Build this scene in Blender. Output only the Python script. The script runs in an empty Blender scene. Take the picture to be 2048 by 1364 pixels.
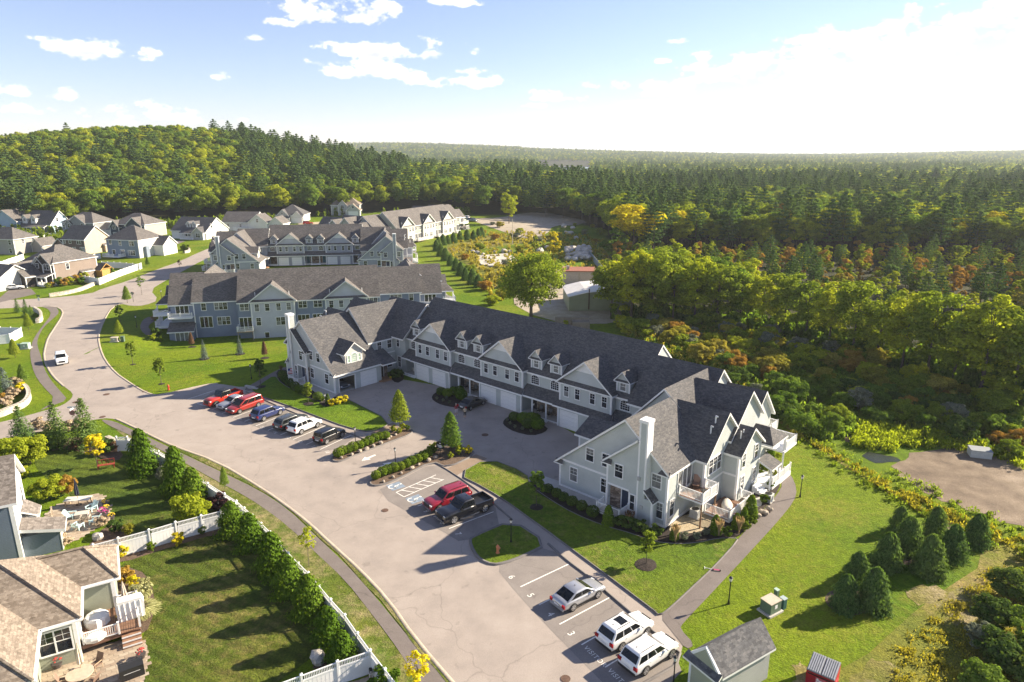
import bpy, bmesh, math, random
import numpy as np
from mathutils import Vector, Matrix
R = math.radians
S = bpy.context.scene
COL = S.collection
rnd = random.Random(7)
FPX, HOR, CAMZ = 1365.0, 305.0, 35.0
PITCH = math.atan((682 - HOR) / FPX)
CP, SP = math.cos(PITCH), math.sin(PITCH)
cam = bpy.data.cameras.new('camera')
cam.sensor_width = 36.0
cam.lens = 36.0 * FPX / 2048
cam.clip_end = 20000
cam.clip_start = 0.5
camo = bpy.data.objects.new('camera', cam)
COL.objects.link(camo)
camo.location = (0, 0, CAMZ)
camo.rotation_euler = (R(90) - PITCH, 0, 0)
S.camera = camo
S.view_settings.view_transform = 'Standard'
S.view_settings.look = 'None'
S.view_settings.gamma = 1.0
S.view_settings.use_curve_mapping = False
S.view_settings.exposure = 2.08
S.cycles.max_bounces = 5
S.cycles.diffuse_bounces = 3
S.cycles.glossy_bounces = 2
S.cycles.transmission_bounces = 3
S.cycles.transparent_max_bounces = 6
S.cycles.caustics_reflective = False
S.cycles.caustics_refractive = False
SUN_AZ, SUN_EL = R(21), R(26.3)          # azimuth measured from +X towards +Y
sd = Vector((math.cos(SUN_AZ) * math.cos(SUN_EL), math.sin(SUN_AZ) * math.cos(SUN_EL), math.sin(SUN_EL)))
sun = bpy.data.lights.new('sun', 'SUN')
sun.energy = 3.7
sun.angle = R(0.6)
sun.color = (1.0, 0.87, 0.68)
suno = bpy.data.objects.new('sun', sun)
COL.objects.link(suno)
suno.rotation_euler = (-sd).to_track_quat('-Z', 'Y').to_euler()
W = bpy.data.worlds.new('World')
S.world = W
W.use_nodes = True
nt = W.node_tree
for n in list(nt.nodes):
 nt.nodes.remove(n)
def WN(t, **k):
 n = nt.nodes.new(t)
 for a, b in k.items():
  setattr(n, a, b)
 return n
def wmath(op, a, b=None, c=None, clamp=False):
 n = WN('ShaderNodeMath', operation=op, use_clamp=clamp)
 for i, x in enumerate((a, b, c)):
  if x is None:
   continue
  if isinstance(x, (int, float)):
   n.inputs[i].default_value = x
  else:
   nt.links.new(x, n.inputs[i])
 return n.outputs[0]
sky = WN('ShaderNodeTexSky', sky_type='NISHITA', sun_disc=False, sun_elevation=SUN_EL,
         sun_rotation=R(90) - SUN_AZ, air_density=1.0, dust_density=0.0, ozone_density=3.0, altitude=0)
tc = WN('ShaderNodeTexCoord')
sep = WN('ShaderNodeSeparateXYZ')
nt.links.new(tc.outputs['Generated'], sep.inputs[0])
dx, dy, dz = sep.outputs
az = wmath('ARCTAN2', dx, dy)
el = wmath('ARCSINE', dz)
def px_dir(u, v):
 x, y = (u - 1024) / FPX, (v - 682) / FPX
 d = Vector((x, CP - y * SP, -(SP + y * CP))).normalized()
 return math.atan2(d.x, d.y), math.asin(d.z)
CLOUDS = [(150, 94, 95, 16), (92, 187, 36, 11), (30, 216, 40, 11), (20, 175, 26, 14), (300, 224, 95, 14), (380, 239, 22, 8),
          (515, 71, 22, 8), (437, 150, 16, 9), (640, 22, 62, 20), (740, 15, 62, 26), (545, 42, 32, 9), (915, 3, 42, 9),
          (720, 138, 90, 16), (832, 158, 28, 15), (760, 98, 78, 17), (860, 100, 62, 18), (950, 162, 68, 12), (945, 140, 36, 8),
          (1110, 193, 52, 11), (1070, 210, 30, 5), (1270, 167, 72, 12), (1340, 185, 62, 10), (1390, 168, 36, 14), (1297, 204, 36, 6),
          (1412, 108, 18, 14), (1355, 80, 22, 6), (1330, 121, 14, 5), (1590, 80, 45, 9), (1600, 122, 165, 34), (1750, 105, 150, 42),
          (1880, 72, 130, 40), (1620, 160, 45, 9), (1750, 148, 25, 5), (1825, 154, 22, 5), (2030, 25, 75, 32), (2045, 88, 25, 12),
          (2120, 60, 80, 30), (1300, 254, 26, 6), (548, 250, 8, 5), (488, 240, 10, 5), (445, 245, 8, 5), (690, 272, 70, 6),
          (1770, 55, 40, 10), (120, 278, 60, 7), (1500, 262, 30, 4), (255, 243, 18, 5), (1156, 248, 9, 3), (1627, 183, 16, 6), (860, 278, 18, 4)]
CW, CH, ELMAX = 5400, 680, R(45)
ga = ((np.arange(CW, dtype=np.float32) + .5) / CW - .5) * 2 * np.pi
ge = (np.arange(CH, dtype=np.float32) + .5) / CH * ELMAX
nrg = np.random.default_rng(5)
def lattice(per_rad_x, per_rad_y):
 nxl = max(2, int(2 * np.pi * per_rad_x)); nyl = int(ELMAX * per_rad_y) + 3
 L = nrg.random((nyl, nxl), dtype=np.float32)
 fx = (ga + np.pi) * nxl / (2 * np.pi); fy = ge * per_rad_y
 ix = np.floor(fx).astype(int); iy = np.floor(fy).astype(int)
 tx = fx - ix; ty = fy - iy
 tx = tx * tx * (3 - 2 * tx); ty = ty * ty * (3 - 2 * ty)
 x0, x1 = ix % nxl, (ix + 1) % nxl
 A = L[iy][:, x0] * (1 - tx) + L[iy][:, x1] * tx
 B = L[iy + 1][:, x0] * (1 - tx) + L[iy + 1][:, x1] * tx
 return A * (1 - ty)[:, None] + B * ty[:, None]
fbm = np.zeros((CH, CW), np.float32); amp, tot = 1.0, 0.0
for k in range(6):
 fbm += amp * lattice(34 * 2 ** k, 60 * 2 ** k); tot += amp; amp *= 0.62
fbm /= tot
fld = np.full((CH, CW), -2.0, np.float32); low = np.zeros((CH, CW), np.float32)
for (u, v, hw, hh) in CLOUDS:
 a0, e0 = px_dir(u, v); e0 -= 0.25 * hh / FPX
 i0, i1 = np.searchsorted(ga, [a0 - 2.2 * hw / FPX, a0 + 2.2 * hw / FPX]); j0, j1 = np.searchsorted(ge, [e0 - 2.5 * hh / FPX, e0 + 3 * hh / FPX])
 ua = (ga[i0:i1] - a0)[None, :] * FPX / (hw * 1.12); ue = (ge[j0:j1] - e0)[:, None] * FPX / (hh * 1.25)
 ue2 = np.maximum(ue, -1.7 * ue)
 fld[j0:j1, i0:i1] = np.maximum(fld[j0:j1, i0:i1], 1 - ua ** 2 - ue2 ** 2)
 if hw > 50:
  low[j0:j1, i0:i1] = np.maximum(low[j0:j1, i0:i1], 0.5 - ua ** 2 - ((ue + 0.25) * 1.3) ** 2)
rest = (lattice(9, 16) * .7 + lattice(20, 36) * .3 - 0.66) * 9
fld = np.where(np.abs(ga)[None, :] > 0.84, np.maximum(rest, -2), fld)
dens = np.clip((fld + (fbm - 0.52) * 5.2) * 1.1, 0, 1)
dens = dens * dens * (3 - 2 * dens)
shd = np.clip(low * (fbm - 0.25) * 4.0, 0, 1)
px = np.ones((CH, CW, 4), np.float32); px[..., 0] = dens; px[..., 1] = shd
ci = bpy.data.images.new('cloud_cover', CW, CH, float_buffer=True, is_data=True)
ci.pixels.foreach_set(px.ravel()); ci.update(); ci.pack()
cuv = WN('ShaderNodeCombineXYZ')
nt.links.new(wmath('ADD', wmath('DIVIDE', az, 2 * math.pi), 0.5), cuv.inputs[0])
nt.links.new(wmath('DIVIDE', el, ELMAX), cuv.inputs[1])
cim = WN('ShaderNodeTexImage', extension='EXTEND'); cim.image = ci
nt.links.new(cuv.outputs[0], cim.inputs[0])
csep = WN('ShaderNodeSeparateColor'); nt.links.new(cim.outputs[0], csep.inputs[0])
up = wmath('MULTIPLY', wmath('GREATER_THAN', el, 0.0), wmath('LESS_THAN', el, ELMAX * 0.999))
alpha = wmath('MULTIPLY', wmath('MULTIPLY', csep.outputs[0], up), 0.93)
shade = csep.outputs[1]
ccol = WN('ShaderNodeMixRGB')
ccol.inputs[1].default_value = (7.4, 7.3, 7.2, 1)
ccol.inputs[2].default_value = (4.9, 5.0, 5.3, 1)
nt.links.new(shade, ccol.inputs[0])
hsv = WN('ShaderNodeHueSaturation')
hsv.inputs['Saturation'].default_value = 0.86
tint = WN('ShaderNodeMixRGB', blend_type='MULTIPLY')
tint.inputs[0].default_value = 1.0
tint.inputs[2].default_value = (0.93, 0.855, 1.02, 1)
nt.links.new(sky.outputs[0], tint.inputs[1])
nt.links.new(tint.outputs[0], hsv.inputs['Color'])
mixc = WN('ShaderNodeMixRGB')
nt.links.new(alpha, mixc.inputs[0])
nt.links.new(hsv.outputs[0], mixc.inputs[1])
nt.links.new(ccol.outputs[0], mixc.inputs[2])
bg = WN('ShaderNodeBackground')
bg.inputs[1].default_value = 0.045
nt.links.new(mixc.outputs[0], bg.inputs[0])
wo = WN('ShaderNodeOutputWorld')
nt.links.new(bg.outputs[0], wo.inputs[0])
def sstep(a, b, x):
 t = min(1.0, max(0.0, (x - a) / (b - a)))
 return t * t * (3 - 2 * t)
def hgt(x, y):
 z = 0.02 * min(max(0.0, y - 165), 260) * (1 - sstep(20, 90, x))
 sx = 150 if x > -270 else 230
 z += 35 * math.exp(-((x + 270) / sx) ** 2 - ((y - 560) / 175) ** 2) * sstep(270, 440, y)
 z -= 1.9 * sstep(-77, -66, x) * (1 - sstep(-34, -22, x)) * sstep(121, 133, y + 0.22 * (x + 45) * -1) * (1 - sstep(152, 165, y))
 if y > 1500:
  a = x / y
  z += sstep(1500, 3600, y) * (22 + 48 * math.exp(-((a + 0.21) / 0.2) ** 2) + 9 * math.sin(a * 9 + 1))
 return z
def at(u, v, up=0.0):
 x, y = (u - 1024) / FPX, (v - 682) / FPX
 d = (x, CP - y * SP, -(SP + y * CP))
 z = 0.0
 for _ in range(8):
  t = (CAMZ - z - up) / -d[2]
  z = hgt(d[0] * t, d[1] * t)
 return Vector((d[0] * t, d[1] * t, z))
def split8(m, nm, mats, par):
 for i in range(len(m.v) // 8):
  q = MB(); q.add(m.v[8 * i:8 * i + 8], [(0,3,2,1),(4,5,6,7),(0,1,5,4),(1,2,6,5),(2,3,7,6),(3,0,4,7)]); q.obj(nm, mats, par)
class MB:
 def __init__(s):
  s.v, s.f, s.m = [], [], []
 def add(s, vs, fs, mi=0):
  o = len(s.v)
  s.v += [tuple(p) for p in vs]
  for f in fs:
   s.f.append([i + o for i in f]); s.m.append(mi)
 def box(s, x0, x1, y0, y1, z0, z1, mi=0):
  if x0 > x1: x0, x1 = x1, x0
  if y0 > y1: y0, y1 = y1, y0
  s.add([(x0,y0,z0),(x1,y0,z0),(x1,y1,z0),(x0,y1,z0),(x0,y0,z1),(x1,y0,z1),(x1,y1,z1),(x0,y1,z1)],
              [(0,3,2,1),(4,5,6,7),(0,1,5,4),(1,2,6,5),(2,3,7,6),(3,0,4,7)], mi)
 def cyl(s, p0, p1, r0, r1=None, n=8, mi=0, caps=True):
  r1 = r0 if r1 is None else r1
  p0, p1 = Vector(p0), Vector(p1)
  d = (p1 - p0).normalized()
  a = d.orthogonal().normalized(); b = d.cross(a)
  vs = []
  for p, r in ((p0, r0), (p1, r1)):
   for i in range(n):
    t = 2 * math.pi * i / n
    vs.append(p + (a * math.cos(t) + b * math.sin(t)) * r)
  fs = [(i, (i + 1) % n, n + (i + 1) % n, n + i) for i in range(n)]
  if caps:
   fs += [tuple(range(n))[::-1], tuple(range(n, 2 * n))]
  s.add(vs, fs, mi)
 def prism(s, pts, z0, z1, mi=0, mt=None):
  n = len(pts)
  vs = [(p[0], p[1], z0 + (p[2] if len(p) > 2 else 0)) for p in pts] + [(p[0], p[1], z1 + (p[2] if len(p) > 2 else 0)) for p in pts]
  o = len(s.v)
  s.v += vs
  s.f.append([o + n + i for i in range(n)]); s.m.append(mi if mt is None else mt)
  s.f.append([o + i for i in range(n)][::-1]); s.m.append(mi)
  for i in range(n):
   j = (i + 1) % n
   s.f.append([o + i, o + j, o + n + j, o + n + i]); s.m.append(mi)
 def sect(s, pts, axis, t0, t1, mi=0):
  """extrude a cross-section (s,z) along axis 'x' or 'y'"""
  n = len(pts)
  P = (lambda a, z, t: (t, a, z)) if axis == 'x' else (lambda a, z, t: (a, t, z))
  vs = [P(a, z, t0) for a, z in pts] + [P(a, z, t1) for a, z in pts]
  fs = [tuple(range(n)), tuple(range(n, 2 * n))[::-1]] + [(i, (i + 1) % n, n + (i + 1) % n, n + i) for i in range(n)]
  s.add(vs, fs, mi)
 def slab(s, pts, th=0.24, mt=0, ms=1):
  n = len(pts)
  o = len(s.v)
  s.v += [tuple(p) for p in pts] + [(p[0], p[1], p[2] - th) for p in pts]
  s.f.append([o + i for i in range(n)]); s.m.append(mt)
  s.f.append([o + n + i for i in range(n)][::-1]); s.m.append(ms)
  for i in range(n):
   j = (i + 1) % n
   s.f.append([o + i, o + n + i, o + n + j, o + j]); s.m.append(ms)
 def ball(s, c, rx, ry, rz, nu=10, nv=6, mi=0, jit=0):
  vs = [(c[0], c[1], c[2] - rz)]
  for j in range(1, nv):
   t = math.pi * j / nv - math.pi / 2
   for i in range(nu):
    k = 1 + (rnd.uniform(-jit, jit) if jit else 0)
    p = 2 * math.pi * i / nu
    vs.append((c[0] + rx * k * math.cos(t) * math.cos(p), c[1] + ry * k * math.cos(t) * math.sin(p), c[2] + rz * k * math.sin(t)))
  vs.append((c[0], c[1], c[2] + rz))
  fs = [(0, 1 + (i + 1) % nu, 1 + i) for i in range(nu)]
  for j in range(nv - 2):
   for i in range(nu):
    a = 1 + j * nu + i; b = 1 + j * nu + (i + 1) % nu
    fs.append((a, b, b + nu, a + nu))
  L = len(vs) - 1
  fs += [(L - nu + i, L - nu + (i + 1) % nu, L) for i in range(nu)]
  s.add(vs, fs, mi)
 def mesh(s, name, mats, smooth=False, fix=True):
  me = bpy.data.meshes.new(name)
  me.from_pydata(s.v, [], s.f)
  for m in mats:
   me.materials.append(m)
  me.polygons.foreach_set('material_index', s.m)
  if fix:
   bm = bmesh.new(); bm.from_mesh(me)
   bmesh.ops.recalc_face_normals(bm, faces=bm.faces)
   bm.to_mesh(me); bm.free()
  if smooth:
   me.polygons.foreach_set('use_smooth', [True] * len(me.polygons))
  me.update()
  return me
 def obj(s, name, mats, parent=None, smooth=False, fix=True):
  if not isinstance(mats, (list, tuple)):
   mats = [mats]
  return link(name, s.mesh(name, mats, smooth, fix), parent)
def link(name, me, parent=None, loc=None, rz=None, scale=None):
 o = bpy.data.objects.new(name, me)
 COL.objects.link(o)
 if parent is not None:
  o.parent = parent
 if loc is not None: o.location = loc
 if rz is not None: o.rotation_euler = (0, 0, rz)
 if scale is not None: o.scale = scale if isinstance(scale, (tuple, list)) else (scale,) * 3
 return o
def tag(o, label=None, cat=None, group=None, kind=None):
 if label: o['label'] = label
 if cat: o['category'] = cat
 if group: o['group'] = group
 if kind: o['kind'] = kind
 return o
def thing(name, label, cat, loc=(0, 0, 0), rz=0.0, group=None, scale=None):
 return tag(link(name, None, None, loc, rz, scale), label, cat, group)
def copy_tree(o, parent=None):
 c = o.copy(); COL.objects.link(c)
 if parent is not None: c.parent = parent
 for ch in o.children: copy_tree(ch, c)
 return c
def nmat(name):
 m = bpy.data.materials.new(name); m.use_nodes = True
 t = m.node_tree
 b = t.nodes['Principled BSDF']
 return m, t, b
def N(t, k, **kw):
 n = t.nodes.new(k)
 for a, b in kw.items(): setattr(n, a, b)
 return n
def noise(t, vec, sc, det=3, rough=0.55):
 n = N(t, 'ShaderNodeTexNoise')
 n.inputs['Scale'].default_value = sc; n.inputs['Detail'].default_value = det; n.inputs['Roughness'].default_value = rough
 t.links.new(vec, n.inputs['Vector'])
 return n.outputs[0]
def ramp(t, fac, stops):
 r = N(t, 'ShaderNodeValToRGB')
 e = r.color_ramp.elements
 while len(e) < len(stops): e.new(0.5)
 for i, (p, c) in enumerate(stops):
  e[i].position = p; e[i].color = (c[0], c[1], c[2], 1)
 t.links.new(fac, r.inputs[0])
 return r.outputs[0]
def mixc_(t, a, b, f, mode='MIX'):
 n = N(t, 'ShaderNodeMixRGB', blend_type=mode)
 for i, x in ((0, f), (1, a), (2, b)):
  if isinstance(x, (int, float)): n.inputs[i].default_value = x
  elif isinstance(x, tuple): n.inputs[i].default_value = (x[0], x[1], x[2], 1)
  else: t.links.new(x, n.inputs[i])
 return n.outputs[0]
def mth(t, op, a, b=0.0):
 n = N(t, 'ShaderNodeMath', operation=op)
 for i, x in ((0, a), (1, b)):
  if isinstance(x, (int, float)): n.inputs[i].default_value = x
  else: t.links.new(x, n.inputs[i])
 return n.outputs[0]
def wpos(t):
 return N(t, 'ShaderNodeNewGeometry').outputs['Position']
def opos(t):
 return N(t, 'ShaderNodeTexCoord').outputs['Object']
def bump(t, b, h, d=0.05, s=1.0):
 n = N(t, 'ShaderNodeBump')
 n.inputs['Distance'].default_value = d; n.inputs['Strength'].default_value = s
 t.links.new(h, n.inputs['Height']); t.links.new(n.outputs[0], b.inputs['Normal'])
def plain(name, c, rough=0.6, metal=0.0, var=0.12, sc=3.0, coat=0.0, spec=0.5):
 m, t, b = nmat(name)
 n = noise(t, opos(t), sc, 3)
 k0, k1 = 1 - var, 1 + var
 t.links.new(ramp(t, n, [(0.3, [x * k0 for x in c]), (0.7, [min(1, x * k1) for x in c])]), b.inputs['Base Color'])
 b.inputs['Roughness'].default_value = rough
 b.inputs['Metallic'].default_value = metal
 b.inputs['Coat Weight'].default_value = coat
 b.inputs['Specular IOR Level'].default_value = spec
 return m
def siding(name, c, pitch=0.13, depth=0.4):
 m, t, b = nmat(name)
 s = N(t, 'ShaderNodeSeparateXYZ'); t.links.new(opos(t), s.inputs[0])
 fr = mth(t, 'FRACT', mth(t, 'DIVIDE', s.outputs[2], pitch))
 n = noise(t, opos(t), 0.6, 4)
 base = ramp(t, n, [(0.3, [x * 0.92 for x in c]), (0.7, [x * 1.06 for x in c])])
 ln = ramp(t, fr, [(0.0, (1 - depth,) * 3), (0.16, (1, 1, 1)), (1.0, (1.02,) * 3)])
 t.links.new(mixc_(t, base, ln, 1.0, 'MULTIPLY'), b.inputs['Base Color'])
 b.inputs['Roughness'].default_value = 0.65
 b.inputs['Specular IOR Level'].default_value = 0.3
 bump(t, b, fr, 0.02, 0.5)
 return m
def shingles(name, c1, c2, c3, row=0.14):
 m, t, b = nmat(name)
 p = wpos(t)
 s = N(t, 'ShaderNodeSeparateXYZ'); t.links.new(p, s.inputs[0])
 zr = mth(t, 'DIVIDE', s.outputs[2], row * 0.62)
 rowi = mth(t, 'FLOOR', zr)
 cb = N(t, 'ShaderNodeCombineXYZ')
 t.links.new(mth(t, 'FLOOR', mth(t, 'ADD', mth(t, 'MULTIPLY', s.outputs[0], 2.9), mth(t, 'MULTIPLY', rowi, 0.37))), cb.inputs[0])
 t.links.new(mth(t, 'FLOOR', mth(t, 'ADD', mth(t, 'MULTIPLY', s.outputs[1], 2.9), mth(t, 'MULTIPLY', rowi, 0.61))), cb.inputs[1])
 t.links.new(rowi, cb.inputs[2])
 wn = N(t, 'ShaderNodeTexWhiteNoise', noise_dimensions='3D'); t.links.new(cb.outputs[0], wn.inputs['Vector'])
 tabs = ramp(t, wn.outputs[0], [(0.0, c1), (0.5, c2), (1.0, c3)])
 big = ramp(t, noise(t, p, 0.5, 4), [(0.3, (0.86,) * 3), (0.7, (1.12,) * 3)])
 fine = ramp(t, noise(t, p, 5.0, 5, 0.7), [(0.32, (0.75,) * 3), (0.68, (1.24,) * 3)])
 fr = mth(t, 'FRACT', zr)
 c = mixc_(t, mixc_(t, tabs, big, 1.0, 'MULTIPLY'), fine, 1.0, 'MULTIPLY')
 c = mixc_(t, c, ramp(t, fr, [(0.0, (0.80,) * 3), (0.2, (1, 1, 1))]), 0.6, 'MULTIPLY')
 t.links.new(c, b.inputs['Base Color'])
 b.inputs['Roughness'].default_value = 0.9
 b.inputs['Specular IOR Level'].default_value = 0.25
 bump(t, b, mth(t, 'ADD', fr, wn.outputs[0]), 0.025, 0.7)
 return m
def grassmat(name, ca, cb, dry, dryamt=0.5, stripes=None, sc=1.0):
 m, t, b = nmat(name)
 p = wpos(t)
 base = ramp(t, noise(t, p, 0.09 * sc, 4, 0.6), [(0.35, ca), (0.62, cb)])
 d1 = noise(t, p, 0.055 * sc, 5, 0.68)
 d2 = noise(t, p, 1.1, 4, 0.7)
 dm = ramp(t, mth(t, 'ADD', mth(t, 'MULTIPLY', d1, 0.65), mth(t, 'MULTIPLY', d2, 0.35)), [(0.56 - 0.1 * dryamt, (0, 0, 0)), (0.68 - 0.1 * dryamt, (1, 1, 1))])
 c = mixc_(t, base, dry, mth(t, 'MULTIPLY', dm, 0.75))
 fine = ramp(t, noise(t, p, 6.0, 6, 0.75), [(0.30, (0.55,) * 3), (0.5, (1, 1, 1)), (0.72, (1.5,) * 3)])
 mid = ramp(t, noise(t, p, 1.6, 3, 0.6), [(0.3, (0.78,) * 3), (0.7, (1.2,) * 3)])
 c = mixc_(t, mixc_(t, c, fine, 1.0, 'MULTIPLY'), mid, 1.0, 'MULTIPLY')
 if stripes:
  s = N(t, 'ShaderNodeSeparateXYZ'); t.links.new(p, s.inputs[0])
  w = mth(t, 'ADD', mth(t, 'MULTIPLY', s.outputs[0], math.cos(stripes[0])), mth(t, 'MULTIPLY', s.outputs[1], math.sin(stripes[0])))
  w = mth(t, 'ADD', w, mth(t, 'MULTIPLY', noise(t, p, 0.25, 2), 0.8))
  si = mth(t, 'SINE', mth(t, 'MULTIPLY', w, 2 * math.pi / stripes[1]))
  c = mixc_(t, c, ramp(t, mth(t, 'ADD', mth(t, 'MULTIPLY', si, 0.5), 0.5), [(0.3, (0.84,) * 3), (0.7, (1.12,) * 3)]), 1.0, 'MULTIPLY')
 t.links.new(c, b.inputs['Base Color'])
 b.inputs['Roughness'].default_value = 0.9
 b.inputs['Specular IOR Level'].default_value = 0.15
 bump(t, b, mth(t, 'ADD', noise(t, p, 5.0, 5, 0.7), mth(t, 'MULTIPLY', d2, 0.8)), 0.22, 0.8)
 return m
def ground_like(name, stops, sc=0.8, fine=6.0, rough=0.9, bd=0.05, fv=0.25, big=0.05):
 m, t, b = nmat(name)
 p = wpos(t)
 n = mth(t, 'ADD', mth(t, 'MULTIPLY', noise(t, p, sc, 5, 0.62), 0.6), mth(t, 'MULTIPLY', noise(t, p, big, 4, 0.6), 0.4))
 c = ramp(t, n, stops)
 f = noise(t, p, fine, 5, 0.7)
 c = mixc_(t, c, ramp(t, f, [(0.3, (1 - fv,) * 3), (0.7, (1 + fv,) * 3)]), 1.0, 'MULTIPLY')
 if 'asphalt' in name and 'kerb' not in name:
  w = N(t, 'ShaderNodeVectorMath', operation='ADD'); t.links.new(p, w.inputs[0])
  ns = N(t, 'ShaderNodeTexNoise'); ns.inputs['Scale'].default_value = .5; t.links.new(p, ns.inputs['Vector'])
  sc_ = N(t, 'ShaderNodeVectorMath', operation='SCALE'); t.links.new(ns.outputs['Color'], sc_.inputs[0]); sc_.inputs[3].default_value = 2.0; t.links.new(sc_.outputs[0], w.inputs[1])
  vo = N(t, 'ShaderNodeTexVoronoi', feature='DISTANCE_TO_EDGE'); vo.inputs['Scale'].default_value = .075; t.links.new(w.outputs[0], vo.inputs['Vector'])
  c = mixc_(t, c, ramp(t, vo.outputs['Distance'], [(0.0, (.78,) * 3), (0.0045, (1, 1, 1))]), 1.0, 'MULTIPLY')
  c = mixc_(t, c, ramp(t, noise(t, p, .9, 2, .5), [(.26, (.80,) * 3), (.34, (1, 1, 1)), (.70, (1, 1, 1)), (.78, (1.12,) * 3)]), 1.0, 'MULTIPLY')
 t.links.new(c, b.inputs['Base Color'])
 b.inputs['Roughness'].default_value = rough
 b.inputs['Specular IOR Level'].default_value = 0.25
 bump(t, b, f, bd, 0.6)
 return m
def leafmat(name, c1, c2, c3=None, tr=0.35, trc=None):
 m = bpy.data.materials.new(name); m.use_nodes = True
 t = m.node_tree
 for n in list(t.nodes): t.nodes.remove(n)
 out = N(t, 'ShaderNodeOutputMaterial')
 oi = N(t, 'ShaderNodeObjectInfo'); ge = N(t, 'ShaderNodeNewGeometry')
 mixv = mth(t, 'ADD', mth(t, 'MULTIPLY', oi.outputs['Random'], 0.6), mth(t, 'MULTIPLY', ge.outputs['Random Per Island'], 0.4))
 c = ramp(t, mixv, [(0.15, c1), (0.55, c2), (0.95, c3 or c2)])
 c = mixc_(t, c, ramp(t, ge.outputs['Random Per Island'], [(0.0, (0.7,) * 3), (1.0, (1.25,) * 3)]), 1.0, 'MULTIPLY')
 d = N(t, 'ShaderNodeBsdfDiffuse'); t.links.new(c, d.inputs[0])
 tl = N(t, 'ShaderNodeBsdfTranslucent')
 t.links.new(mixc_(t, c, trc or (1.5, 1.35, 0.5), 1.0, 'MULTIPLY'), tl.inputs[0])
 mx = N(t, 'ShaderNodeMixShader'); mx.inputs[0].default_value = tr
 t.links.new(d.outputs[0], mx.inputs[1]); t.links.new(tl.outputs[0], mx.inputs[2])
 t.links.new(mx.outputs[0], out.inputs[0])
 return m
def stonemat(name, c1, c2, c3, sc=2.2):
 m, t, b = nmat(name)
 p = N(t, 'ShaderNodeMapping'); p.inputs['Scale'].default_value = (1, 1, 2.4); t.links.new(opos(t), p.inputs[0])
 v = N(t, 'ShaderNodeTexVoronoi'); v.inputs['Scale'].default_value = sc; t.links.new(p.outputs[0], v.inputs['Vector'])
 sepc = N(t, 'ShaderNodeSeparateColor'); t.links.new(v.outputs['Color'], sepc.inputs[0])
 e = N(t, 'ShaderNodeTexVoronoi', feature='DISTANCE_TO_EDGE'); e.inputs['Scale'].default_value = sc; t.links.new(p.outputs[0], e.inputs['Vector'])
 c = ramp(t, sepc.outputs[0], [(0.1, c1), (0.5, c2), (0.9, c3)])
 c = mixc_(t, c, ramp(t, e.outputs[0], [(0.0, (0.35,) * 3), (0.08, (1, 1, 1))]), 1.0, 'MULTIPLY')
 t.links.new(c, b.inputs['Base Color']); b.inputs['Roughness'].default_value = 0.9
 bump(t, b, e.outputs[0], 0.05, 0.8)
 return m
def paint(name, c, metal=0.0, rough=0.28):
 m, t, b = nmat(name)
 b.inputs['Base Color'].default_value = (*c, 1)
 n = noise(t, opos(t), 2.0, 3)
 t.links.new(ramp(t, n, [(0.3, [x * 0.93 for x in c]), (0.7, [min(1, x * 1.05) for x in c])]), b.inputs['Base Color'])
 b.inputs['Metallic'].default_value = metal
 b.inputs['Roughness'].default_value = rough
 b.inputs['Coat Weight'].default_value = 0.8
 b.inputs['Coat Roughness'].default_value = 0.06
 return m
def glassmat(name, c, rough=0.06):
 m, t, b = nmat(name)
 n = noise(t, opos(t), 1.5, 2)
 t.links.new(ramp(t, n, [(0.3, [x * 0.6 for x in c]), (0.7, [x * 1.3 for x in c])]), b.inputs['Base Color'])
 b.inputs['Roughness'].default_value = rough
 b.inputs['Specular IOR Level'].default_value = 0.8
 return m
TRIM = plain('white_trim', (0.74, 0.74, 0.73), 0.5, var=0.05)
VINYL = plain('white_vinyl', (0.78, 0.78, 0.77), 0.4, var=0.04, sc=0.7)
CONC = ground_like('concrete', [(0.3, (0.36, 0.34, 0.31)), (0.7, (0.46, 0.44, 0.40))], 1.2, 9.0, bd=0.01, fv=0.12)
ASPH = ground_like('aged_asphalt', [(0.34, (0.245, 0.213, 0.188)), (0.5, (0.305, 0.262, 0.228)), (0.66, (0.345, 0.30, 0.262))], 0.35, 14.0, bd=0.012, fv=0.14, big=0.03)
ASPH2 = ground_like('parking_asphalt', [(0.35, (0.185, 0.163, 0.148)), (0.65, (0.245, 0.218, 0.196))], 0.5, 14.0, bd=0.012, fv=0.16)
PATHA = ground_like('path_asphalt', [(0.35, (0.135, 0.115, 0.105)), (0.65, (0.18, 0.155, 0.14))], 0.6, 12.0, bd=0.012, fv=0.16)
KERB = ground_like('asphalt_kerb', [(0.35, (0.13, 0.12, 0.115)), (0.65, (0.19, 0.175, 0.165))], 1.2, 9.0, bd=0.01, fv=0.15)
LINE = plain('road_paint', (0.72, 0.70, 0.64), 0.7, var=0.18, sc=4.0)
MULCH = ground_like('dark_mulch', [(0.35, (0.018, 0.014, 0.012)), (0.65, (0.045, 0.034, 0.028))], 2.5, 9.0, bd=0.08, fv=0.5)
MULCHB = ground_like('brown_mulch', [(0.35, (0.085, 0.058, 0.04)), (0.65, (0.15, 0.105, 0.075))], 2.0, 9.0, bd=0.08, fv=0.45)
GRASS = grassmat('meadow_grass', (0.085, 0.135, 0.010), (0.135, 0.165, 0.014), (0.24, 0.185, 0.065), 0.35)
LAWN = grassmat('mown_lawn', (0.075, 0.140, 0.006), (0.120, 0.180, 0.008), (0.21, 0.175, 0.05), 0.2)
LAWNF = grassmat('front_lawn', (0.070, 0.125, 0.007), (0.120, 0.162, 0.009), (0.22, 0.18, 0.06), 0.5)
YARD = grassmat('striped_yard', (0.045, 0.078, 0.008), (0.085, 0.105, 0.012), (0.20, 0.155, 0.055), 0.42, (R(62), 1.15))
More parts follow.
